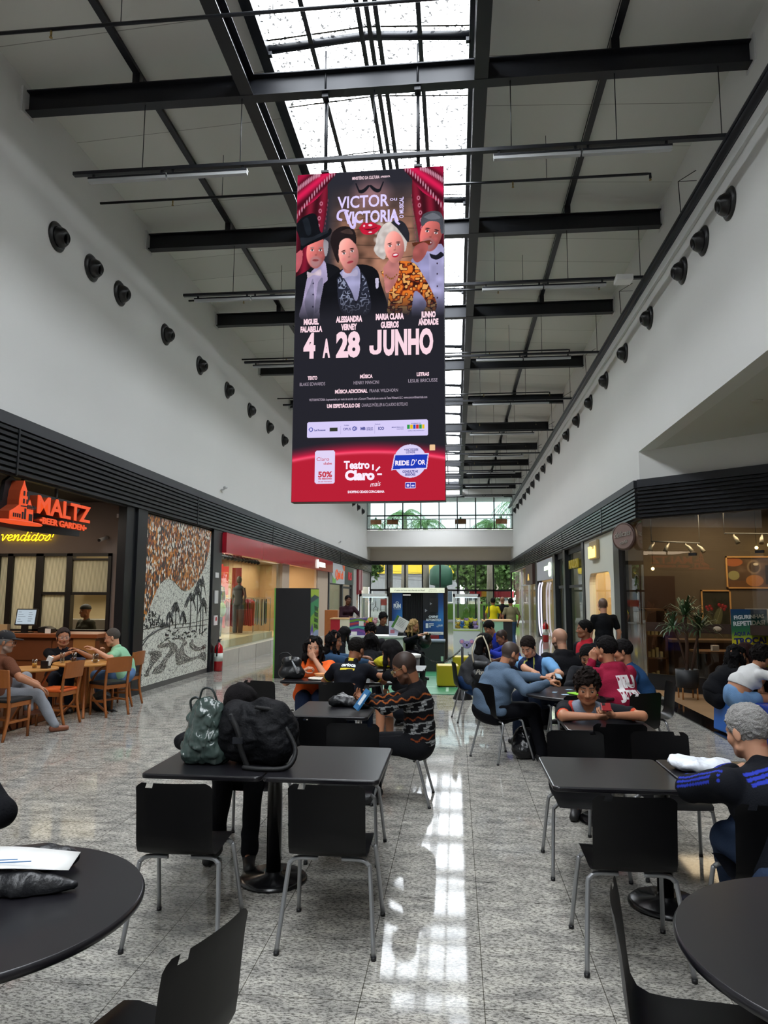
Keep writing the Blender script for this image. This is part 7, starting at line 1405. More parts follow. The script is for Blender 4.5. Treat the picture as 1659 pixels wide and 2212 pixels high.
for k, s in enumerate(('VESTE', 'VERDE', 'UM NOVO', 'DE MODA')): text(m, s, frame((.386, .6, 1.42 - k * .13), LX, UPZ) @ Matrix.Rotation(-.12, 4, 'Z'), .085, .42, bold=.04, ext=.001)
obj('lettering', m, mat('kiosk_text', '#2c4430', .6), th)
obj('edge_strip', MB().box(-.41, .0, 0, -.38, .5, 1.9), mat('kiosk_lime', '#6fae4a', .5), th)
# white desk
th = thing('reception_desk', 'white reception desk in front of the toy machine', 'desk', (-1.73, 15.0, 0)); obj('body', MB().box(-.66, 0, 0, .66, .5, .87), plaswhite, th); obj('desktop', MB().box(-.69, -.03, .87, .69, .53, .91), paper, th, bevel=.005); o = obj('side_panel', MB().box(.62, -.005, .0, .665, .0, .87), mat('cream_edge', '#b9b79c', .5), th)
th = thing('leaflet_display', 'colourful purple and orange leaflet display box on the white desk', 'display', (-2.07, 15.15, .91)); obj('box', MB().box(-.18, -.1, 0, .16, .1, .36), mat('disp_purple', '#5a4a8c', .5), th)
for k, (z, c) in enumerate(((.27, '#6f9a3c'), (.2, '#b43c4a'), (.12, '#4aa09a'), (.05, '#8a4a9a'))): obj('stripe', MB().prism([(-.18, z), (0, z + .04), (.16, z), (.16, z + .05), (0, z + .08), (-.18, z + .05)], .004, Matrix.Translation((0, -.105, 0))), mat('disp' + c, c, .5), th)
obj('side', MB().box(.16, -.1, 0, .2, .12, .3), mat('disp_orange', '#d8703a', .5), th); obj('label', MB().box(-.15, -.108, .01, -.02, -.105, .08).box(.02, -.11, .2, .12, -.105, .3), paper, th)
th = thing('leaflet_stand', 'clear leaflet stand with tilted printed sheet on the right of the white desk', 'leaflet stand', (-1.28, 15.15, .91)); obj('stand', MB().box(-.14, -.02, 0, .14, .02, .3), mat('acrylic', '#c2c6dc', .2), th)
M = Matrix.Rotation(.5, 4, 'Y'); obj('sheet', MB().box(-.17, -.04, .12, .12, -.035, .4, M=M), paper, th); m = MB()
for k in range(6): m.box(-.1, -.043, .36 - .03 * k, .06, -.041, .366 - .03 * k, M=M)
obj('print_lines', m, mat('ink_grey', '#7a7c80', .6), th); obj('green_band', MB().box(-.17, -.043, .12, -.12, -.041, .4, M=M), mat('band_green', '#4a7c3a', .5), th); obj('pictures', MB().box(-.11, -.024, .05, -.02, -.02, .12).box(.01, -.024, .14, .1, -.02, .2), mat('leaf_pink', '#b06a7a', .5), th)
th = thing('card_terminal', 'small black card terminal at the right end of the white desk', 'terminal', (-1.17, 14.99, .91)); obj('casing', MB().prism([(-.06, 0), (.06, 0), (.06, .07), (-.04, .08)], .1), blackp, th, bevel=.01)
# photo booth
th = thing('photo_booth', 'dark photo booth with blue panels, black curtain and lit white header', 'photo booth', (-1.05, 19.6, 0)); bz = mat('bronze_post', '#2a211a', .4, .4)
obj('shell', MB().box(-.81, .06, 0, -.80, 1.3, 1.9).box(.8, .06, 0, .81, 1.3, 1.9).box(-.81, 1.28, 0, .81, 1.3, 1.9).box(-.81, .06, 1.84, .81, 1.3, 1.96), blackp, th)
obj('post', MB().box(-.81, 0, 0, -.71, .1, 1.97), bz, th); obj('post', MB().box(.71, 0, 0, .81, .1, 1.97), bz, th)
obj('header', MB().box(-.76, -.04, 1.83, .74, .04, 1.965), emis('header_white', '#dfe6cc', 1.0), th)
m = MB(); text(m, 'A cabine de fotos mais divertida do Brasil!', FF(-.22, -.042, 1.875), .045, .85, bold=.01, ext=.001, shear=.35); text(m, '@funphotobooth', FF(.42, -.042, 1.87), .02, .24, ext=.001); text(m, 'www.fun.com.br', FF(.42, -.042, 1.915), .018, .2, ext=.001); text(m, '(21) 99999', FF(.65, -.042, 1.87), .018, .14, ext=.001); obj('header_lettering', m, mat('ink_dark', '#3a3c34', .6), th)
def bl(u, v): im = np.ones(u.shape + (3,)) * C3('#14356e'); im = over(im, np.exp(-((v - .62) / .2) ** 2) * np.clip(u * 1.3, 0, 1) * .9, C3('#2f78bc')); return over(im, np.clip((.3 - v) * 4, 0, 1), C3('#0c1428'))
painted('blue_panel', .29, 1.79, 12, 60, bl, 'booth_print', th, (-.565, .02, .03)); painted('blue_panel', .56, 1.79, 30, 60, lambda u, v: over(bl(u, v), ((u < .75) & (v > .58)).astype(float) * np.clip((.85 - u) * 4, 0, 1), C3('#15151c')), 'booth_print', th, (.43, .02, .03))
m = MB(); n = 40
for j in (0, 1):
    for i in range(n + 1): pass
vs = [(-.42 + .57 * i / n, .12 + .025 * math.sin(i * 1.3), z) for z in (.05, 1.8) for i in range(n + 1)]; m.add(vs, [(i, i + 1, n + 2 + i, n + 1 + i) for i in range(n)], 0, True); obj('curtain', m, mat('curtain_black', '#0a0a0f', .8), th)
m = MB(); text(m, 'FUN', FF(-.565, .015, 1.42), .1, .2, bold=.08, ext=.002); text(m, 'PHOTO BOOTH', FF(-.565, .015, 1.375), .018, .19, bold=.03, ext=.002); m.tube([(-.565 + .035 * math.cos(a), .012, 1.555 + .025 * math.sin(a)) for a in np.linspace(0, 2 * PI, 14)], .008, 5)
text(m, 'CABINE', FF(.43, .015, 1.155), .055, .26, bold=.06, ext=.002, shear=.2); text(m, 'AUTOM\u00c1TICA', FF(.43, .015, 1.065), .06, .42, bold=.05, ext=.002, shear=.2)
m.box(.22, .012, .87, .29, .016, 1.0).box(.31, .012, .98, .44, .016, 1.0).box(.31, .012, .94, .44, .016, .96).box(.31, .012, .89, .36, .016, .92); text(m, 'R$', FF(.54, .015, .9), .035, .05, ext=.002); text(m, '10,00', FF(.62, .015, .92), .05, .12, bold=.03, ext=.002); obj('lettering', m, mat('booth_white', '#cfd8e2', .5), th)
obj('strip_light', MB().box(-.41, .08, 1.76, -.2, .1, 1.775), emis('strip_white', '#f0ece8', 1.4), th); obj('screen', MB().box(.33, -.0, 1.3, .56, .016, 1.68), blackp, th); obj('logo_mark', MB().prism([(.2, 1.3), (.27, 1.345), (.2, 1.39)], .004, Matrix.Translation((0, .01, 0))).prism([(.34, 1.5), (.4, 1.53), (.34, 1.57)], .004, Matrix.Translation((0, -.006, 0))), mat('mark_grey', '#8d8f98', .5), th)
obj('notice_strip', MB().box(.16, .005, .7, .7, .018, .77), paper, th); m = MB(); text(m, 'Retire suas fotos aqui!', FF(.43, .002, .72), .03, .42, ext=.001, shear=.3); obj('notice_lettering', m, mat('ink_dark', '#3a3c34', .6), th); obj('print_slot', MB().box(.29, -.03, .58, .58, .02, .68), mat('slot_red', '#7c1d22', .4), th, bevel=.01)
th = thing('counter_box', 'charcoal box counter with light grey top before the photo booth', 'counter', (-.55, 16.7, 0)); obj('body', MB().box(-.27, 0, 0, .27, .55, .68), mat('charcoal', '#26292c', .6), th); obj('top', MB().box(-.29, -.02, .68, .29, .57, .72), mat('top_bluegrey', '#75808c', .3), th)
o = obj('price_tag', MB().box(-.36, 16.66, .23, -.3, 16.67, .36, M=Matrix.Rotation(0, 4, 'Y')), mat('tag_mint', '#a9c9b0', .5)); tag(o, 'mint paper tag on the charcoal box counter', 'tag')
# plush claw machines
def claw(x, y, label, w, seed, emblem=False):
    th = thing('claw_machine', label, 'claw machine', (x, y, 0)); cf = mat('machine_white', '#d3d6d6', .35); h = 1.8; gb = .82
    obj('base', MB().box(-w / 2, 0, 0, w / 2, .75, gb), cf, th, bevel=.01); fm = MB()
    for xx in (-w / 2, w / 2 - .05): fm.box(xx, 0, gb, xx + .05, .05, h).box(xx, .7, gb, xx + .05, .75, h)
    fm.box(-w / 2, 0, h - .08, w / 2, .75, h).box(-w / 2, 0, gb, w / 2, .05, gb + .05); obj('frame', fm, cf, th)
    obj('green_sill', MB().box(-w / 2 - .005, -.01, gb, w / 2 + .005, 0, gb + .03), mat('sill_green', '#a9c06a', .5), th)
    obj('glass_pane', MB().box(-w / 2 + .05, .015, gb + .05, w / 2 - .05, .02, h - .08).box(-w / 2 + .01, .05, gb + .05, -w / 2 + .015, .7, h - .08).box(w / 2 - .015, .05, gb + .05, w / 2 - .01, .7, h - .08), M_glass, th)
    obj('light_bar', MB().box(-w / 2 + .06, .1, h - .11, w / 2 - .06, .6, h - .085), emis('claw_light', '#e4f2ff', 1.3), th)
    obj('claw', MB().tube([(0, .35, h - .1), (0, .35, h - .35)], .015, 6).tube([(0, .35, h - .35), (-.07, .35, h - .42), (-.05, .35, h - .5)], .01, 5).tube([(0, .35, h - .35), (.07, .35, h - .42), (.05, .35, h - .5)], .01, 5).tube([(-w / 2 + .05, .35, h - .14), (-.1, .35, h - .3), (0, .35, h - .2)], .006, 5, smooth=4), chrome, th)
    q = random.Random(seed); CN = {'#d8c83a': 'yellow', '#a98ac0': 'lilac', '#9cc050': 'lime', '#d890a0': 'pink', '#e0dcd0': 'cream', '#3c6ab0': 'blue', '#2a2a2a': 'black', '#c9a03a': 'golden', '#7fb0a0': 'mint'}; cols = ['#d8c83a', '#a98ac0', '#9cc050', '#d890a0', '#e0dcd0', '#3c6ab0', '#2a2a2a', '#c9a03a', '#7fb0a0']; n = 0
    for j in range(3):
        for i in range(5):
            c = cols[q.randrange(9)]; px_, py_ = -w / 2 + .13 + (w - .26) * i / 4, .12 + .12 * j + q.uniform(-.02, .02); z = gb + .1 + .04 * j + q.uniform(0, .05); r = q.uniform(.06, .085); t2 = thing('plush_toy', f'{CN[c]} soft toy in the {"left" if x < -1 else "right"} claw machine, {["front", "middle", "back"][j]} row, {["far left", "left", "centre", "right", "far right"][i]}', 'toy', (x + px_, y + py_, z), q.uniform(-.5, .5), 'plush toys in the %s claw machine' % ('left' if x < -1 else 'right'))
            obj('toy_body', MB().ball((0, 0, -.02), (r, r * .9, r), 10).ball((0, -.02, r * .9), r * .75, 10).ball((-r * .6, -.01, r * 1.5), r * .3, 8).ball((r * .6, -.01, r * 1.5), r * .3, 8).ball((-r, -.02, -.01), r * .35, 8).ball((r, -.02, -.01), r * .35, 8), mat('plush' + c, c, .95), t2)
    if emblem:
        e = MB(); Mf = frame((0, -.012, .48), FX, UPZ)
        obj('emblem', MB().ball((0, -.005, .45), (.12, .01, .1), 20).ball((-.13, -.005, .53), (.07, .01, .07), 16).ball((.13, -.005, .53), (.07, .01, .07), 16), mat('koala_lilac', '#9a8fc0', .6), th); obj('emblem_ears', MB().ball((-.13, -.012, .53), (.045, .006, .045), 14).ball((.13, -.012, .53), (.045, .006, .045), 14), mat('koala_pink', '#d890b0', .6), th); obj('emblem_face', MB().ball((0, -.015, .44), (.025, .008, .035), 10).ball((-.05, -.015, .48), (.012, .006, .012), 8).ball((.05, -.015, .48), (.012, .006, .012), 8), blackp, th)
claw(-2.25, 19.6, 'white plush claw machine left of the photo booth', .8, 4); claw(.28, 19.4, 'white plush claw machine right of the photo booth with a koala emblem', .72, 9, True)
th = thing('kiosk_desk', 'mint and black kiosk desk with pale wood top in the right aisle', 'kiosk', (1.05, 18.6, 0)); obj('body', MB().box(-.35, 0, 0, .38, .9, 1.1), mat('kiosk_side', '#16171b', .5), th); obj('mint_front', MB().box(-.36, -.012, .5, .15, 0, 1.1), mat('mint', '#8fbfa6', .5), th); obj('worktop', MB().box(-.38, -.03, 1.1, .4, .93, 1.13), mat('pale_wood', '#c9a274', .5), th); obj('screen', MB().box(-.34, .3, 1.13, -.3, .5, 1.5).box(-.2, .25, 1.2, -.18, .6, 1.6), blackp, th)
for k, (x, y, h, w) in enumerate(((-.175, 14.1, .42, .42), (.1, 15.75, .45, .36), (.42, 15.6, .42, .3))):
    lab = ['yellow vinyl cube stool standing alone on the green mat', 'yellow cube stool behind, left of the pair', 'yellow cube stool behind, right of the pair'][k]; th = thing('cube_stool', lab, 'stool', (x, y, 0), .06, 'yellow cube stools'); obj('cushion', MB().box(-w / 2, -w / 2, .03, w / 2, w / 2, h), mat('vinyl_yellow', '#b9a516', .4, bump=.2, bscale=12), th, bevel=.02); m = MB()
    for a in (-1, 1):
        for b_ in (-1, 1): m.lathe([(.018, 0), (.018, .03)], 8, (a * w * .4, b_ * w * .4, 0))
    obj('foot', m, blackp, th)
th = thing('chain_post', 'black chain post with cone base beside the seated woman', 'post', (.1, 12.46, 0)); obj('post', MB().tube([(0, 0, .02), (0, 0, .88)], .022, 10), blackp, th); obj('cone_base', MB().lathe([(.17, 0), (.165, .02), (.03, .28), (.022, .3)], 24), blackp, th)
th = thing('barrier_chain', 'sagging black plastic chain between the post and the photo booth', 'chain', (0, 0, 0)); m = MB(); A = Vector((.1, 12.46, .86)); B_ = Vector((-.98, 15.6, .82)); n = 64
for k in range(n):
    t = (k + .5) / n; p = A.lerp(B_, t) - Vector((0, 0, .36 * 4 * t * (1 - t))); t3 = (k + 1.1) / n; p2 = A.lerp(B_, t3) - Vector((0, 0, .36 * 4 * t3 * (1 - t3))); d = (p2 - p).normalized(); s = (d.cross(UPZ) if k % 2 else d.cross(UPZ).cross(d)).normalized() * .014; d = d * .03
    m.tube([p - d - s, p + d - s, p + d + s, p - d + s, p - d - s], .004, 4)
obj('links', m, blackp, th)
th = thing('storage_bin', 'grey plastic bin with white rim behind the white-topped table', 'bin', (-.82, 12.3, 0)); obj('bin_body', MB().lathe([(.16, 0), (.2, .72)], 20), mat('bin_grey', '#5b5e64', .4), th); obj('rim', MB().lathe([(.2, .7), (.22, .71), (.22, .75), (.19, .76)], 24), paper, th)
th = thing('promo_counter', 'red and cream promotional counter with Boticas lettering near the left shops', 'counter', (-2.95, 19.3, 0)); obj('body', MB().box(-.46, 0, 0, .42, .6, 1.1), mat('counter_red', '#a81c2c', .4), th); obj('cream_front', MB().box(-.2, -.01, .72, .42, 0, 1.1), mat('cream_front', '#d8d2bc', .5), th); m = MB(); text(m, 'Bosc', FF(.0, -.012, .84), .09, .3, ext=.001); obj('lettering', m, mat('ink_dark', '#3a3c34', .6), th); obj('top', MB().box(-.48, -.02, 1.1, .44, .62, 1.13), mat('pale_wood', '#c9a274', .5), th)
th = thing('wooden_cabinet', 'brown wooden cabinet beside the beige shop panel', 'cabinet', (-4.2, 24.0, 0)); obj('carcass', MB().box(-.25, 0, .06, .2, .5, 1.25), wood_c, th, bevel=.006); obj('plinth', MB().box(-.23, .02, 0, .18, .48, .06), blackp, th)
# blue foam seats
th = thing('foam_stool', 'bright blue foam seat block, leftmost on the turf mat', 'seat', (3.58, 9.75, .03), .1, 'blue foam seats'); obj('block', MB().prism([(-.2, 0), (.2, 0), (.17, .5), (-.17, .5)], .45, Matrix.Translation((0, -.2, 0))), bluef, th, bevel=.015)
th = thing('foam_stool', 'bright blue foam seat tipped against the navy bench', 'seat', (3.86, 9.42, .03), 0, 'blue foam seats'); obj('block', MB().prism([(-.22, 0), (.16, 0), (.2, .5), (-.1, .5)], .3, Matrix.Translation((0, -.12, 0))), bluef, th, bevel=.015)
th = thing('foam_bench', 'long navy blue foam bench under the woman in white', 'bench', (4.1, 8.95, .03)); obj('block', MB().box(-.55, -.35, 0, .8, .2, .46), navyf, th, bevel=.015)

th = thing('round_stool', 'purple padded stool under the blonde woman', 'stool', (-1.05, 15.75, 0)); obj('cushion', MB().lathe([(.18, .44), (.2, .47), (.19, .5), (.02, .52)], 20), mat('purple_pad', '#4a2468', .5), th); obj('leg', MB().tube([(0, 0, .02), (0, 0, .45)], .03, 8).lathe([(.17, 0), (.16, .02), (.04, .04)], 20), chrome, th)
# ================================================================== the people
def bands(base, cols, fn):
    """paint helper: base colour, fn(P,k)->list of (mask, colour)"""
    def g(P, k):
        C_ = np.tile(C3(base), (len(P), 1))
        for m, c in fn(P, k): C_[m] = C3(c)
        return C_
    return g
def sweater(P, k):
    h = (P - k['H']) @ k['t']; a = np.arctan2((P - k['H']) @ k['l'], (P - k['H']) @ k['f']); s = (P - k['H']) @ k['f']; q = s * 55 + P[:, 0] * 20; out = []
    for h0, c in ((.40, '#8a4a22'), (.22, '#7a3a1c'), (.05, '#7a3a1c')): out.append(((np.abs(h - h0 - .012 * np.sin(q * 2)) < .006), c))
    for h0 in (.32, .14, -.02): out.append(((np.abs(h - h0) < .032) & (np.sin(q * 1.6 + np.sign(h - h0) * .8) > .35) & (np.abs(np.abs(h - h0) - .016) > .004), '#8d8f90')); out.append(((np.abs(np.abs(h - h0) - .038) < .004), '#8d8f90'))
    return out
def stripes3(P, k):
    out = []; h = (P - k['H']) @ k['t']; b = (P - k['H']) @ k['f'] < -.03
    for i in range(3): out.append(((np.abs(h - .40 + i * .03) < .0095) & b & (np.abs((P - k['H']) @ k['l']) < .19), '#2b3aa8'))
    for a, e, w, sg in k['arms']:
        for (p, q, r) in ((a, e, 0), (e, w, 1)):
            ab = q - p; t = ((P - p) @ ab) / (ab @ ab); d = P - p - np.outer(t, ab); dd = np.linalg.norm(d, axis=1); nn = unit(np.cross(ab, k['f'])) * -sg if False else unit(k['l'] * sg * .8 + k['t'] * .5); nn = unit(nn - ab * (nn @ ab) / (ab @ ab)); m = unit(np.cross(ab, nn)); ang = np.arctan2(d @ m, d @ nn)
            for o in (-.32, 0, .32): out.append(((t > (-.1 if r == 0 else 0)) & (t < 1.02) & (dd < .085) & (np.abs(ang - o) < .085), '#2b3aa8'))
    return out
def collar_trim(col, base_):
    def fn(P, k):
        out = [];
        for a, e, w, sg in k['arms']: ab = e - a; t = ((P - a) @ ab) / (ab @ ab); dd = np.linalg.norm(P - a - np.outer(t, ab), axis=1); out.append(((t > .66) & (dd < .1) & (t < 1), col))
        d = np.linalg.norm(P - k['NB'], axis=1); out.append(((d < .078) & ((P - k['NB']) @ k['t'] > -.0), col)); return out
    return bands(base_, None, fn)
pp = person
# --- front and centre
bent = pp('person in black bent over the front left table, only hair and dark legs visible', -1.55, 5.08, -82, hd=(-1.48,4.85,1.02), lean=30, lean2=46, head=(-5, 50), skin='brown', hair='long_straight', hairc='#131012', top='#15161a', sleeve='long', bottom='#0d0e12', lh=(-1.35, 4.72, .79), rh=(-1.75, 4.72, .79), lf=(-1.36, 4.75, .09), rf=(-1.62, 4.85, .09), fem=True, shoe='#0c0c0e', fat=1.05, hs=.98)
read = pp('man with glasses in black patterned sweater reading a blue book', -.47, 6.38, 178, hd=(-.45,6.27,1.13), lean=-3, lean2=8, head=(0, 26), skin='brown', hair='fade', hairc='#241b18', glasses='#b9a468', beard='#3c2a22', top='#101114', sleeve='long', bottom='#15161a', lh=(-.78, 6.22, .86), rh=(-.80, 6.42, .84), paint=bands('#101013', None, sweater), lod=0, s=.93, hs=1.12, curl=(.7, .7), palm=((-.6, .5, .3), (-.6, -.5, .3)), fat=1.12)
cari = pp('man in black polo with yellow piping and carioca lettering on his back', -1.2, 8.02, 78, hd=(-1.15,8.25,1.13), lean=10, lean2=22, head=(-20, 22), skin='brown', hair='short', hairc='#15110f', top='#14161d', sleeve='short', bottom='#1b2230', lh=(-1.35, 8.5, .8), rh=(-.9, 8.5, .8), paint=collar_trim('#d9c23a', '#14161d'), trim='collar', lod=0, fat=1.2, s=.96, hs=1.06)
orng = pp('woman with long curly black hair in orange shirt, fist at her mouth', -1.66, 9.12, -84, hd=(-1.78,8.85,1.1), lean=14, lean2=20, head=(4, 4), skin='light', hair='long_wavy', hairc='#0f0c0d', top='#e8642a', sleeve='short', bottom='#27314a', lh='mouth', rh=(-1.86, 8.66, .83), fem=True, curl=(1.45, 1.0), palm=((0, .8, .2), (.2, .2, -.6)), lp=(.5, -.4, -.8), lod=0, fat=1.45, hs=1.08)
dark = None
leanw = pp('woman with straight black hair leaning left over the table', -.62, 8.05, 158, hd=(-.72,7.95,1.12), lean=22, lean2=34, head=(6, 20), skin='tan', hair='long_straight', hairc='#0f0d0f', top='#16171b', sleeve='short', bottom='#14161c', lh=(-1.02, 8.42, .83), rh=(-.98, 8.55, .8), fem=True, shorts=True, lod=1, palm=((-.3, .2, -.8), (-.3, -.2, -.8)), hs=1.08)
deni = pp('woman with wavy dark hair in blue denim jacket seen from behind right', -1.62, 10.45, 20, hd=(-1.78,10.4,1.08), lean=14, lean2=24, head=(-25, 8), skin='tan', hair='long_wavy', hairc='#130f10', top='#35506f', sleeve='long', bottom='#1c2233', lh=(-1.2, 10.5, .85), rh=(-1.15, 10.2, .8), fem=True, fat=1.2, hood=None, trim='collar', hs=1.1)
pp('person with curly black hair seen over the white desk', -1.35, 12.6, -95, hd=(-1.51,12.6,1.13), lean=12, lean2=22, head=(0, 34), skin='tan', hair='curly', hairc='#14100f', top='#2a2a2e', bottom='#20222a', lod=1)
pp('long-haired person in dark patterned top seen from behind, by the yellow bag', -1.22, 11.1, 88, hd=(-1.35,11.4,1.01), lean=14, lean2=24, head=(0, 20), skin='brown', hair='long_wavy', hairc='#0e0c0e', top='#1a1b1f', sleeve='long', bottom='#20222a', fem=True, lod=1, fat=1.1)
pp('person with long black hair at the left end of the white desk', -2.1, 13.2, 30, hd=(-2.08,13.3,1.03), lean=16, lean2=24, head=(0, 30), skin='brown', hair='long_straight', hairc='#0e0c0e', top='#1d1d22', sleeve='long', fem=True, lod=2)
pp('person with curly hair in front of the plush toy machine', -1.7, 16.3, -60, lean=4, head=(0, 15), skin='brown', hair='curly', hairc='#0e0c0e', top='#24262b', sleeve='long', lod=2)
blon = pp('woman with long blonde hair in black top sitting beside the photo booth', -.92, 15.4, -50, hd=(-.9,15.2,1.11), lean=12, lean2=20, head=(10, 22), skin='light', hair='long_wavy', hairc='#a58a5c', top='#14141a', sleeve='long', bottom='#18181e', lh=(-.62, 15.05, .95), rh=(-.8, 14.95, .92), fem=True, lod=1, z=.62)
# --- left beer garden
pp('man in black cap and brown T-shirt with pale grey jeans near the left edge', -5.55, 8.42, 62, hd=(-5.7,8.6,1.15), lean=4, head=(-40, 8), skin='tan', hair='grey', hairc='#8b8a88', cap='cap', glasses='#2a2422', top='#6a4433', sleeve='short', bottom='#85888f', lf=(-5.42, 8.75, .30), rf=(-5.13, 8.86, .09), lh=(-5.3, 8.72, .62), rh=(-5.22, 8.6, .60), shoe='#7a4630', fat=1.15, beard='#8b8a88', lod=1, s=1.04, hs=1.12)
pp('woman with glasses in black T-shirt sitting behind the round wooden table', -6.05, 10.72, -58, hd=(-6.02,10.5,1.09), lean=8, lean2=12, head=(8, 2), skin='tan', hair='bun', hairc='#3b3230', glasses='#cfd2d4', top='#14151b', sleeve='short', bottom='#1f2430', lh=(-5.72, 10.4, .9), rh=(-5.78, 10.28, .88), fem=True, fat=1.2, lod=1, hs=1.14)
pp('man in mint green polo shirt and jeans at the round wooden table', -5.15, 11.0, 200, hd=(-5.38,10.8,1.08), lean=14, lean2=22, head=(4, 14), skin='light', hair='thin', hairc='#55504c', glasses='#6a3a3a', top='#8dbf9c', sleeve='short', bottom='#5e7ea8', lh=(-5.42, 10.35, .92), rh=(-5.5, 10.75, .86), lf=(-5.5, 10.8, .09), rf=(-5.6, 11.15, .09), trim='collar', shoe='#a39c84', fat=1.2, lod=1, hs=1.12)
pp('kitchen worker with black head wrap and dark apron in the serving hatch', -6.42, 12.75, -110, stand=True, hd=(-6.99,12.9,1.44), lean=2, head=(-20, 5), skin='brown', hair='none', cap='wrap', top='#35352f', sleeve='long', bottom='#222222', fem=True, lod=1, s=.88, hs=1.0)
pp('standing shop assistant in dark red jacket by the left shops', -3.05, 20.2, -70, stand=True, hd=(-3.07,20.2,1.5), lean=0, head=(15, 4), skin='dark', hair='short', hairc='#0d0b0c', top='#2c1a22', sleeve='long', bottom='#22222a', fem=True, lod=2, s=1.0, lh=(-2.75, 19.95, 1.15), rh=(-3.0, 19.95, 1.15))
# --- right group
puma = pp('woman with long black hair, glasses and black lettered shoulder bag', .32, 10.45, 12, hd=(.41,10.5,1.07), lean=6, lean2=10, head=(-15, 14), skin='dark', hair='long_straight', hairc='#0c0a0b', glasses='#55585c', top='#3a3b3e', sleeve='short', bottom='#2d456e', lh=(.72, 10.45, .88), rh=(.7, 10.2, .86), fem=True, fat=1.22, lod=1, s=1.02, hs=1.1)
hood = pp('man in grey-blue hoodie with dark trousers playing cards', .5, 8.02, 28, hd=(.60,8.15,1.11), lean=12, lean2=26, head=(-6, 24), skin='tan', hair='fade', hairc='#33302f', top='#56687d', sleeve='long', bottom='#101116', lh=(.98, 8.02, .86), rh=(.96, 7.78, .84), hood=True, jl=.07, lod=0, fat=1.3, s=1.05, hs=1.08, lf=(.95, 8.25, .09), rf=(.9, 7.95, .09), shoe='#0d0d10', curl=(.9, .9), beard='#3a3230')
navy = pp('man with dark hair in light blue shirt and navy vest bending over cards', .98, 9.25, -118, hd=(.88,9.0,1.13), lean=16, lean2=30, head=(-4, 34), skin='light', hair='short', hairc='#221a17', top='#6fa0cf', sleeve='short', bottom='#1b2435', lh=(1.1, 8.55, .84), rh=(.95, 8.5, .84), fat=1.15, lod=0, s=1.04, paint=bands('#6fa0cf', None, lambda P, k: [((np.abs((P - k['H']) @ k['l']) < .13) & (np.abs((P - k['C']) @ k['l']) < .15), '#18213f'), ((np.abs(np.abs((P - k['H']) @ k['l']) - .045) < .006) & ((P - k['H']) @ k['f'] > 0), '#c9cf6a')]), curl=(.9, .8))
bald = pp('bald bearded man in black jacket seen from behind', 1.42, 9.15, 105, hd=(1.33,9.5,1.2), lean=8, lean2=14, head=(22, 12), skin='light', hair='bald', hairc='#3b332f', beard='#1c1513', top='#101014', sleeve='long', bottom='#15161c', hood=True, jl=.1, fat=1.5, lod=0, s=1.1, hs=1.12, lh=(1.15, 9.5, .8), rh=(1.6, 9.55, .8))
teen = pp('teenage boy in red and black shirt looking left', 1.95, 10.2, -150, hd=(1.79,10.3,1.29), lean=2, head=(-25, -2), skin='brown', hair='short', hairc='#0d0b0b', top='#b32634', sleeve='short', bottom='#1a1b20', lod=1, z=.66, s=1.0, fat=.95, trim='collar', paint=bands('#b32634', None, lambda P, k: [(np.abs((P - k['H']) @ k['l']) > .125, '#15161c')]))
stnd = pp('standing man in black T-shirt with shaved head, back to us', 2.72, 13.6, 96, stand=True, lean=0, head=(0, 4), skin='light', hair='buzz', hairc='#3c332e', top='#121316', sleeve='short', bottom='#25282e', lod=1, fat=1.12, s=.98, hs=1.05, lh=(2.48, 13.75, .85), rh=(3.0, 13.75, .86))
blk = pp('man in black long sleeves looking down at his phone', 1.66, 8.72, -112, hd=(1.49,8.4,1.07), lean=22, lean2=36, head=(4, 30), skin='tan', hair='short', hairc='#121010', top='#1a1b1f', sleeve='long', bottom='#15161c', lh=(1.62, 8.2, .86), rh=(1.42, 8.2, .84), lod=0, s=1.02, beard='#2a201d')
maro = pp('man in maroon hoodie with JIU JITSU lettering on his back', 1.74, 7.52, 118, hd=(1.56,7.75,1.2), lean=10, lean2=18, head=(20, 4), skin='tan', hair='short', hairc='#131011', top='#8c1c38', sleeve='long', bottom='#2a2d36', lh='mouth', rh=(1.5, 8.05, .82), hood=True, jl=.08, fat=1.4, lod=0, s=1.1, hs=1.1, curl=(1.0, .5), palm=((.3, .6, .3), (0, 0, -1)), lp=(-.3, -.2, -.9))
pp('person in blue satin jacket half hidden behind the maroon hoodie', 2.12, 8.22, 172, hd=(1.85,8.3,1.14), lean=14, lean2=22, head=(0, 10), skin='tan', hair='short', hairc='#151213', top='#26466e', sleeve='long', bottom='#1a1d26', fat=1.15, lod=1, lh=(1.7, 8.1, .82), rh=(1.7, 8.35, .82))
phone = pp('curly-haired boy leaning on the table holding a red phone', 1.2, 6.62, -97, hd=(1.07,6.1,1.01), lean=28, lean2=40, head=(-2, 18), skin='tan', hair='curly', hairc='#1d1512', top='#18191e', sleeve='short', bottom='#9b9c9e', lh=(1.24, 5.93, .81), rh=(1.10, 5.92, .80), lod=0, s=1.0, hs=1.12, curl=(.9, .9), palm=((0, .5, .6), (0, .5, .6)), lp=(1.2, -.1, -.05), rp=(-1.2, -.1, -.05), fat=1.08, hood=None,
           paint=bands('#18191e', None, lambda P, k: [(np.linalg.norm(P - k['NB'], axis=1) < .125, '#7b8494'), ((np.abs(np.linalg.norm(P - k['NB'], axis=1) - .14) < .014), '#b3362c')] + [(((P - a) @ (e - a)) / ((e - a) @ (e - a)) > .73, '#d0563c') for a, e, w, s_ in k['arms']]))
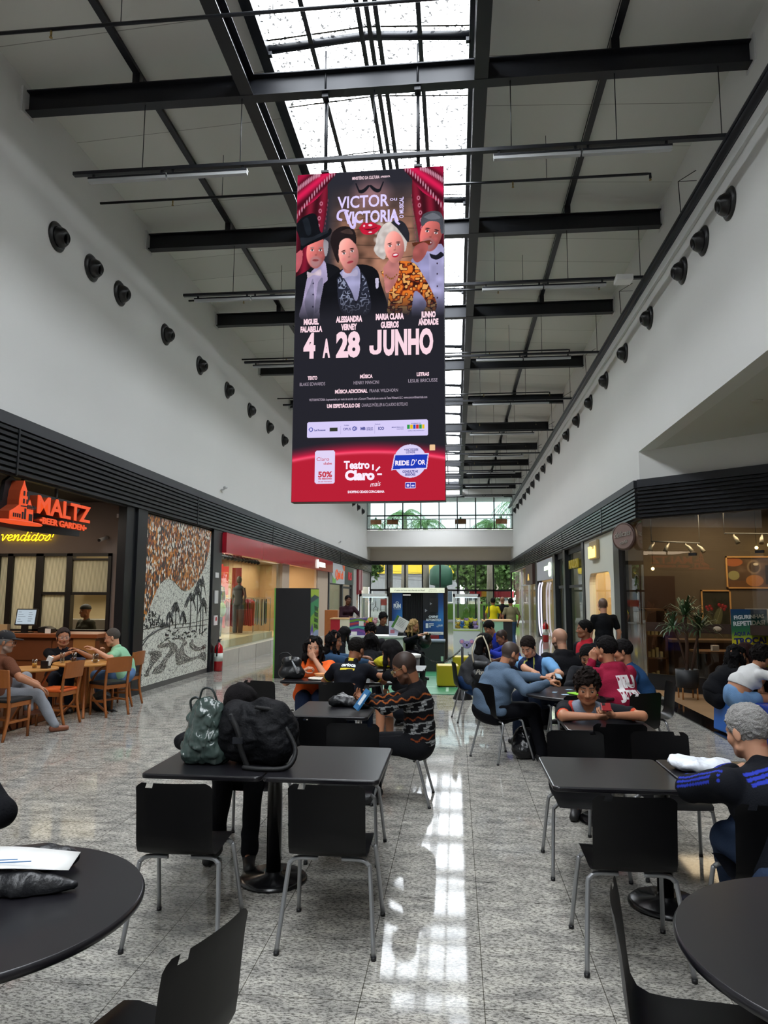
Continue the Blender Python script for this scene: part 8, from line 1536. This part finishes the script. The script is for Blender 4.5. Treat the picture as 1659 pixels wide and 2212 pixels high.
grey = pp('grey-haired man in black track jacket with blue stripes, back to us', 1.56, 3.86, 110, hd=(1.47,3.88,1.07), lean=14, lean2=34, head=(12, 14), skin='light', hair='grey', hairc='#9a9896', top='#15171d', sleeve='long', bottom='#34425c', lh=(1.46, 4.06, .83), rh=(1.95, 4.2, .8), lod=0, s=1.08, hs=1.08, fat=1.42, trim='collar', jl=.16, lp=(-1, -.3, -.3), lf=(1.5, 4.25, .09), paint=bands('#15171d', None, stripes3))
pp('boy in blue hoodie bowed over the small table, upper one', .62, 13.3, -150, hd=(.6,13.3,1.17), lean=12, lean2=20, head=(0, 30), skin='tan', hair='short', hairc='#14100f', top='#27379c', sleeve='long', bottom='#1a1d26', lod=2, hood=True)
pp('boy in blue hoodie with red lining, arms crossed, nearer one', .9, 12.35, -165, hd=(.77,12.4,1.05), lean=18, lean2=26, head=(0, 24), skin='brown', hair='fade', hairc='#211a18', top='#24349a', sleeve='long', bottom='#1a1d26', lod=1, hood=True, lh=(.5, 12.2, .85), rh=(.55, 12.5, .85))
pp('standing man in olive T-shirt and jeans, back to us, far right aisle', 1.85, 24.5, 95, stand=True, lean=0, head=(0, 6), skin='brown', hair='short', hairc='#14100f', top='#7a7458', sleeve='short', bottom='#3d5674', lod=2, fat=1.15, s=.95)
pp('far person in yellow and green football shirt', 1.35, 26.5, 90, stand=True, lean=0, skin='brown', hair='short', hairc='#14100f', top='#d1c21e', sleeve='short', bottom='#2a2b30', lod=2, s=.95); pp('far person in black shirt raising a hand to the head', 1.72, 26.9, 90, stand=True, lean=0, skin='tan', hair='bald', hairc='#14100f', top='#15161a', sleeve='short', bottom='#1c1d22', lod=2, s=.98)
pp('woman with long black hair in black clothes on the blue foam seat', 3.55, 9.85, 15, hd=(3.67,9.9,.98), lean=12, lean2=22, head=(-10, 14), skin='tan', hair='long_wavy', hairc='#0d0b0d', top='#121317', sleeve='short', bottom='#17181c', z=.52, fem=True, lod=1, lh=(3.95, 9.9, .75), rh=(3.95, 9.7, .75), hs=1.1)
pp('woman in white crop top and frayed denim shorts leaning right', 3.78, 9.05, 8, hd=(3.74,9.3,1.02), lean=22, lean2=42, head=(0, 20), skin='tan', hair='afro', hairc='#15100f', top='#dcdcdc', sleeve='short', bottom='#6f93bd', shorts=True, z=.58, fem=True, lod=1, lh=(4.3, 9.2, .8), rh=(4.3, 8.9, .75), croptop=True, fat=1.02)
pp('girl with dark reddish hair behind the woman in white', 4.25, 9.9, 170, hd=(3.85,10.1,1.0), lean=10, lean2=18, head=(0, 15), skin='tan', hair='long_straight', hairc='#2a1514', top='#2a1a1c', sleeve='short', bottom='#17181c', fem=True, lod=2)
pp('person at the left edge of whom only a black quilted sleeve shows', -2.32, 3.0, -60, lean=12, lean2=20, head=(0, 10), skin='tan', hair='short', hairc='#14100f', top='#0f1014', sleeve='long', bottom='#15161c', lod=1, lh=(-1.95, 2.62, .8), rh=(-2.1, 2.55, .8), lp=(1.0, .6, -.1), fat=1.25)
# lettering on clothes
def back_text(p, lines, col, dz=.0, off=.16, dx=0):
    M = frame(p['Cc'] - p['f'] * off - p['base'] + p['t'] * dz + p['l'] * dx, -p['l'] * -1 if False else tuple(-1 * p['l'] * -1), tuple(p['t'])); M = frame(tuple(p['Cc'] - p['f'] * off - p['base'] + p['t'] * dz), tuple(-p['l']), tuple(p['t']))
    return M
def wrap_text(p, s, h, w, dz, col, shirt, name='lettering', shear=0, bold=.03, nf=None):
    f_, l_, t_ = (p['f'], p['l'], p['t']) if nf is None else nf; root = p['root']; tmp = MB(); M = frame(tuple(p['Cc'] - p['base'] - f_ * .3 + t_ * dz), tuple(-l_), tuple(t_)); text(tmp, s, M, h, w, bold=bold, ext=0, shear=shear)
    sh = [c for c in root.children if c.name.startswith(shirt)][0]; me = sh.data; from mathutils.bvhtree import BVHTree; bv = BVHTree.FromPolygons([v.co.copy() for v in me.vertices], [tuple(q.vertices) for q in me.polygons]); vs = []
    bm = bmesh.new(); V = [bm.verts.new(v) for v in tmp.v]; [bm.faces.new([V[i] for i in f]) for f in tmp.f if len(set(f)) > 2]; bmesh.ops.triangulate(bm, faces=bm.faces[:])
    bmesh.ops.subdivide_edges(bm, edges=[e for e in bm.edges if e.calc_length() > .02], cuts=2)
    for v in bm.verts:
        hit = bv.ray_cast(v.co, Vector(f_)); 
        if hit[0] is not None: v.co = hit[0] - Vector(f_) * .004
        else: v.co = v.co + Vector(f_) * .15
    m2 = bpy.data.meshes.new(name); bm.to_mesh(m2); bm.free(); return link(name, m2, mat('print' + col, col, .7), root)
wrap_text(cari, 'carioca', .045, .17, .075, '#e8ecee', 'shirt', bold=.05); o = wrap_text(cari, '\u2014', .06, .17, .02, '#d9c62a', 'shirt', bold=.12)
wrap_text(maro, 'JIU', .12, .25, -.09, '#dcd6d8', 'shirt', bold=.07); wrap_text(maro, 'JITSU', .085, .27, -.21, '#dcd6d8', 'shirt', bold=.07)
# phone in the boy's hands
th = thing('smartphone', 'red-cased smartphone held by the curly-haired boy', 'phone', (1.17, 5.87, .885)); th.rotation_euler = (-.9, 0, 0); obj('case', MB().box(-.038, -.005, -.04, .038, .005, .04), mat('phone_red', '#8a1c22', .3), th, bevel=.004); obj('screen', MB().box(-.034, .005, -.036, .034, .0058, .036), blackp, th); obj('camera_bump', MB().box(-.03, -.008, .01, -.005, -.005, .034), blackp, th)
th = thing('smartphone', 'grey smartphone held over the round table by the man in black', 'phone', (1.42, 8.12, .9)); th.rotation_euler = (-1.0, 0, 0); obj('case', MB().box(-.036, -.004, -.06, .036, .004, .06), mat('phone_grey', '#8f9296', .25, .4), th, bevel=.004)
o = obj('playing_card', MB().box(-.03, -.04, 0, .03, .04, .012), mat('card_deck', '#9fc0d8', .4), None, (1.1, 8.0, .88), (.5, .2, .3)); tag(o, 'small deck of cards held by the hoodie man over the table', 'card')
# the lettered shoulder bag
p = puma; th = thing('shoulder_bag', 'black shoulder bag with white script lettering hanging on the seated woman', 'bag', (.36, 10.16, .58)); v = Vol((-.2, -.1, 0), (.2, .1, .35), .008); v.cap((-.1, 0, .08), (.1, 0, .08), .06, .06, .03); v.cap((-.09, 0, .22), (.09, 0, .22), .05, .05, .06); v.wave(.003, 30, 1); P, F = v.mesh(); link('bag_body', npmesh('bag_body', P, F), mat('bag_black', '#111217', .45, bump=.3), th)
m = MB(); text(m, 'Puma', frame((-.0, -.072, .09), FX, UPZ), .07, .2, bold=.01, ext=.003, shear=.4); obj('lettering', m, mat('bag_print', '#d8d2c4', .6), th)
obj('strap', MB().tube([(-.12, -.01, .24), (-.14, .0, .4), (-.08, .12, .56), (0, .2, .6)], .012, 6, smooth=5).tube([(.12, -.01, .24), (.08, .06, .45), (.02, .2, .6)], .01, 6, smooth=5), mat('strap_cream', '#c9c0a8', .7), th)
late_objects()
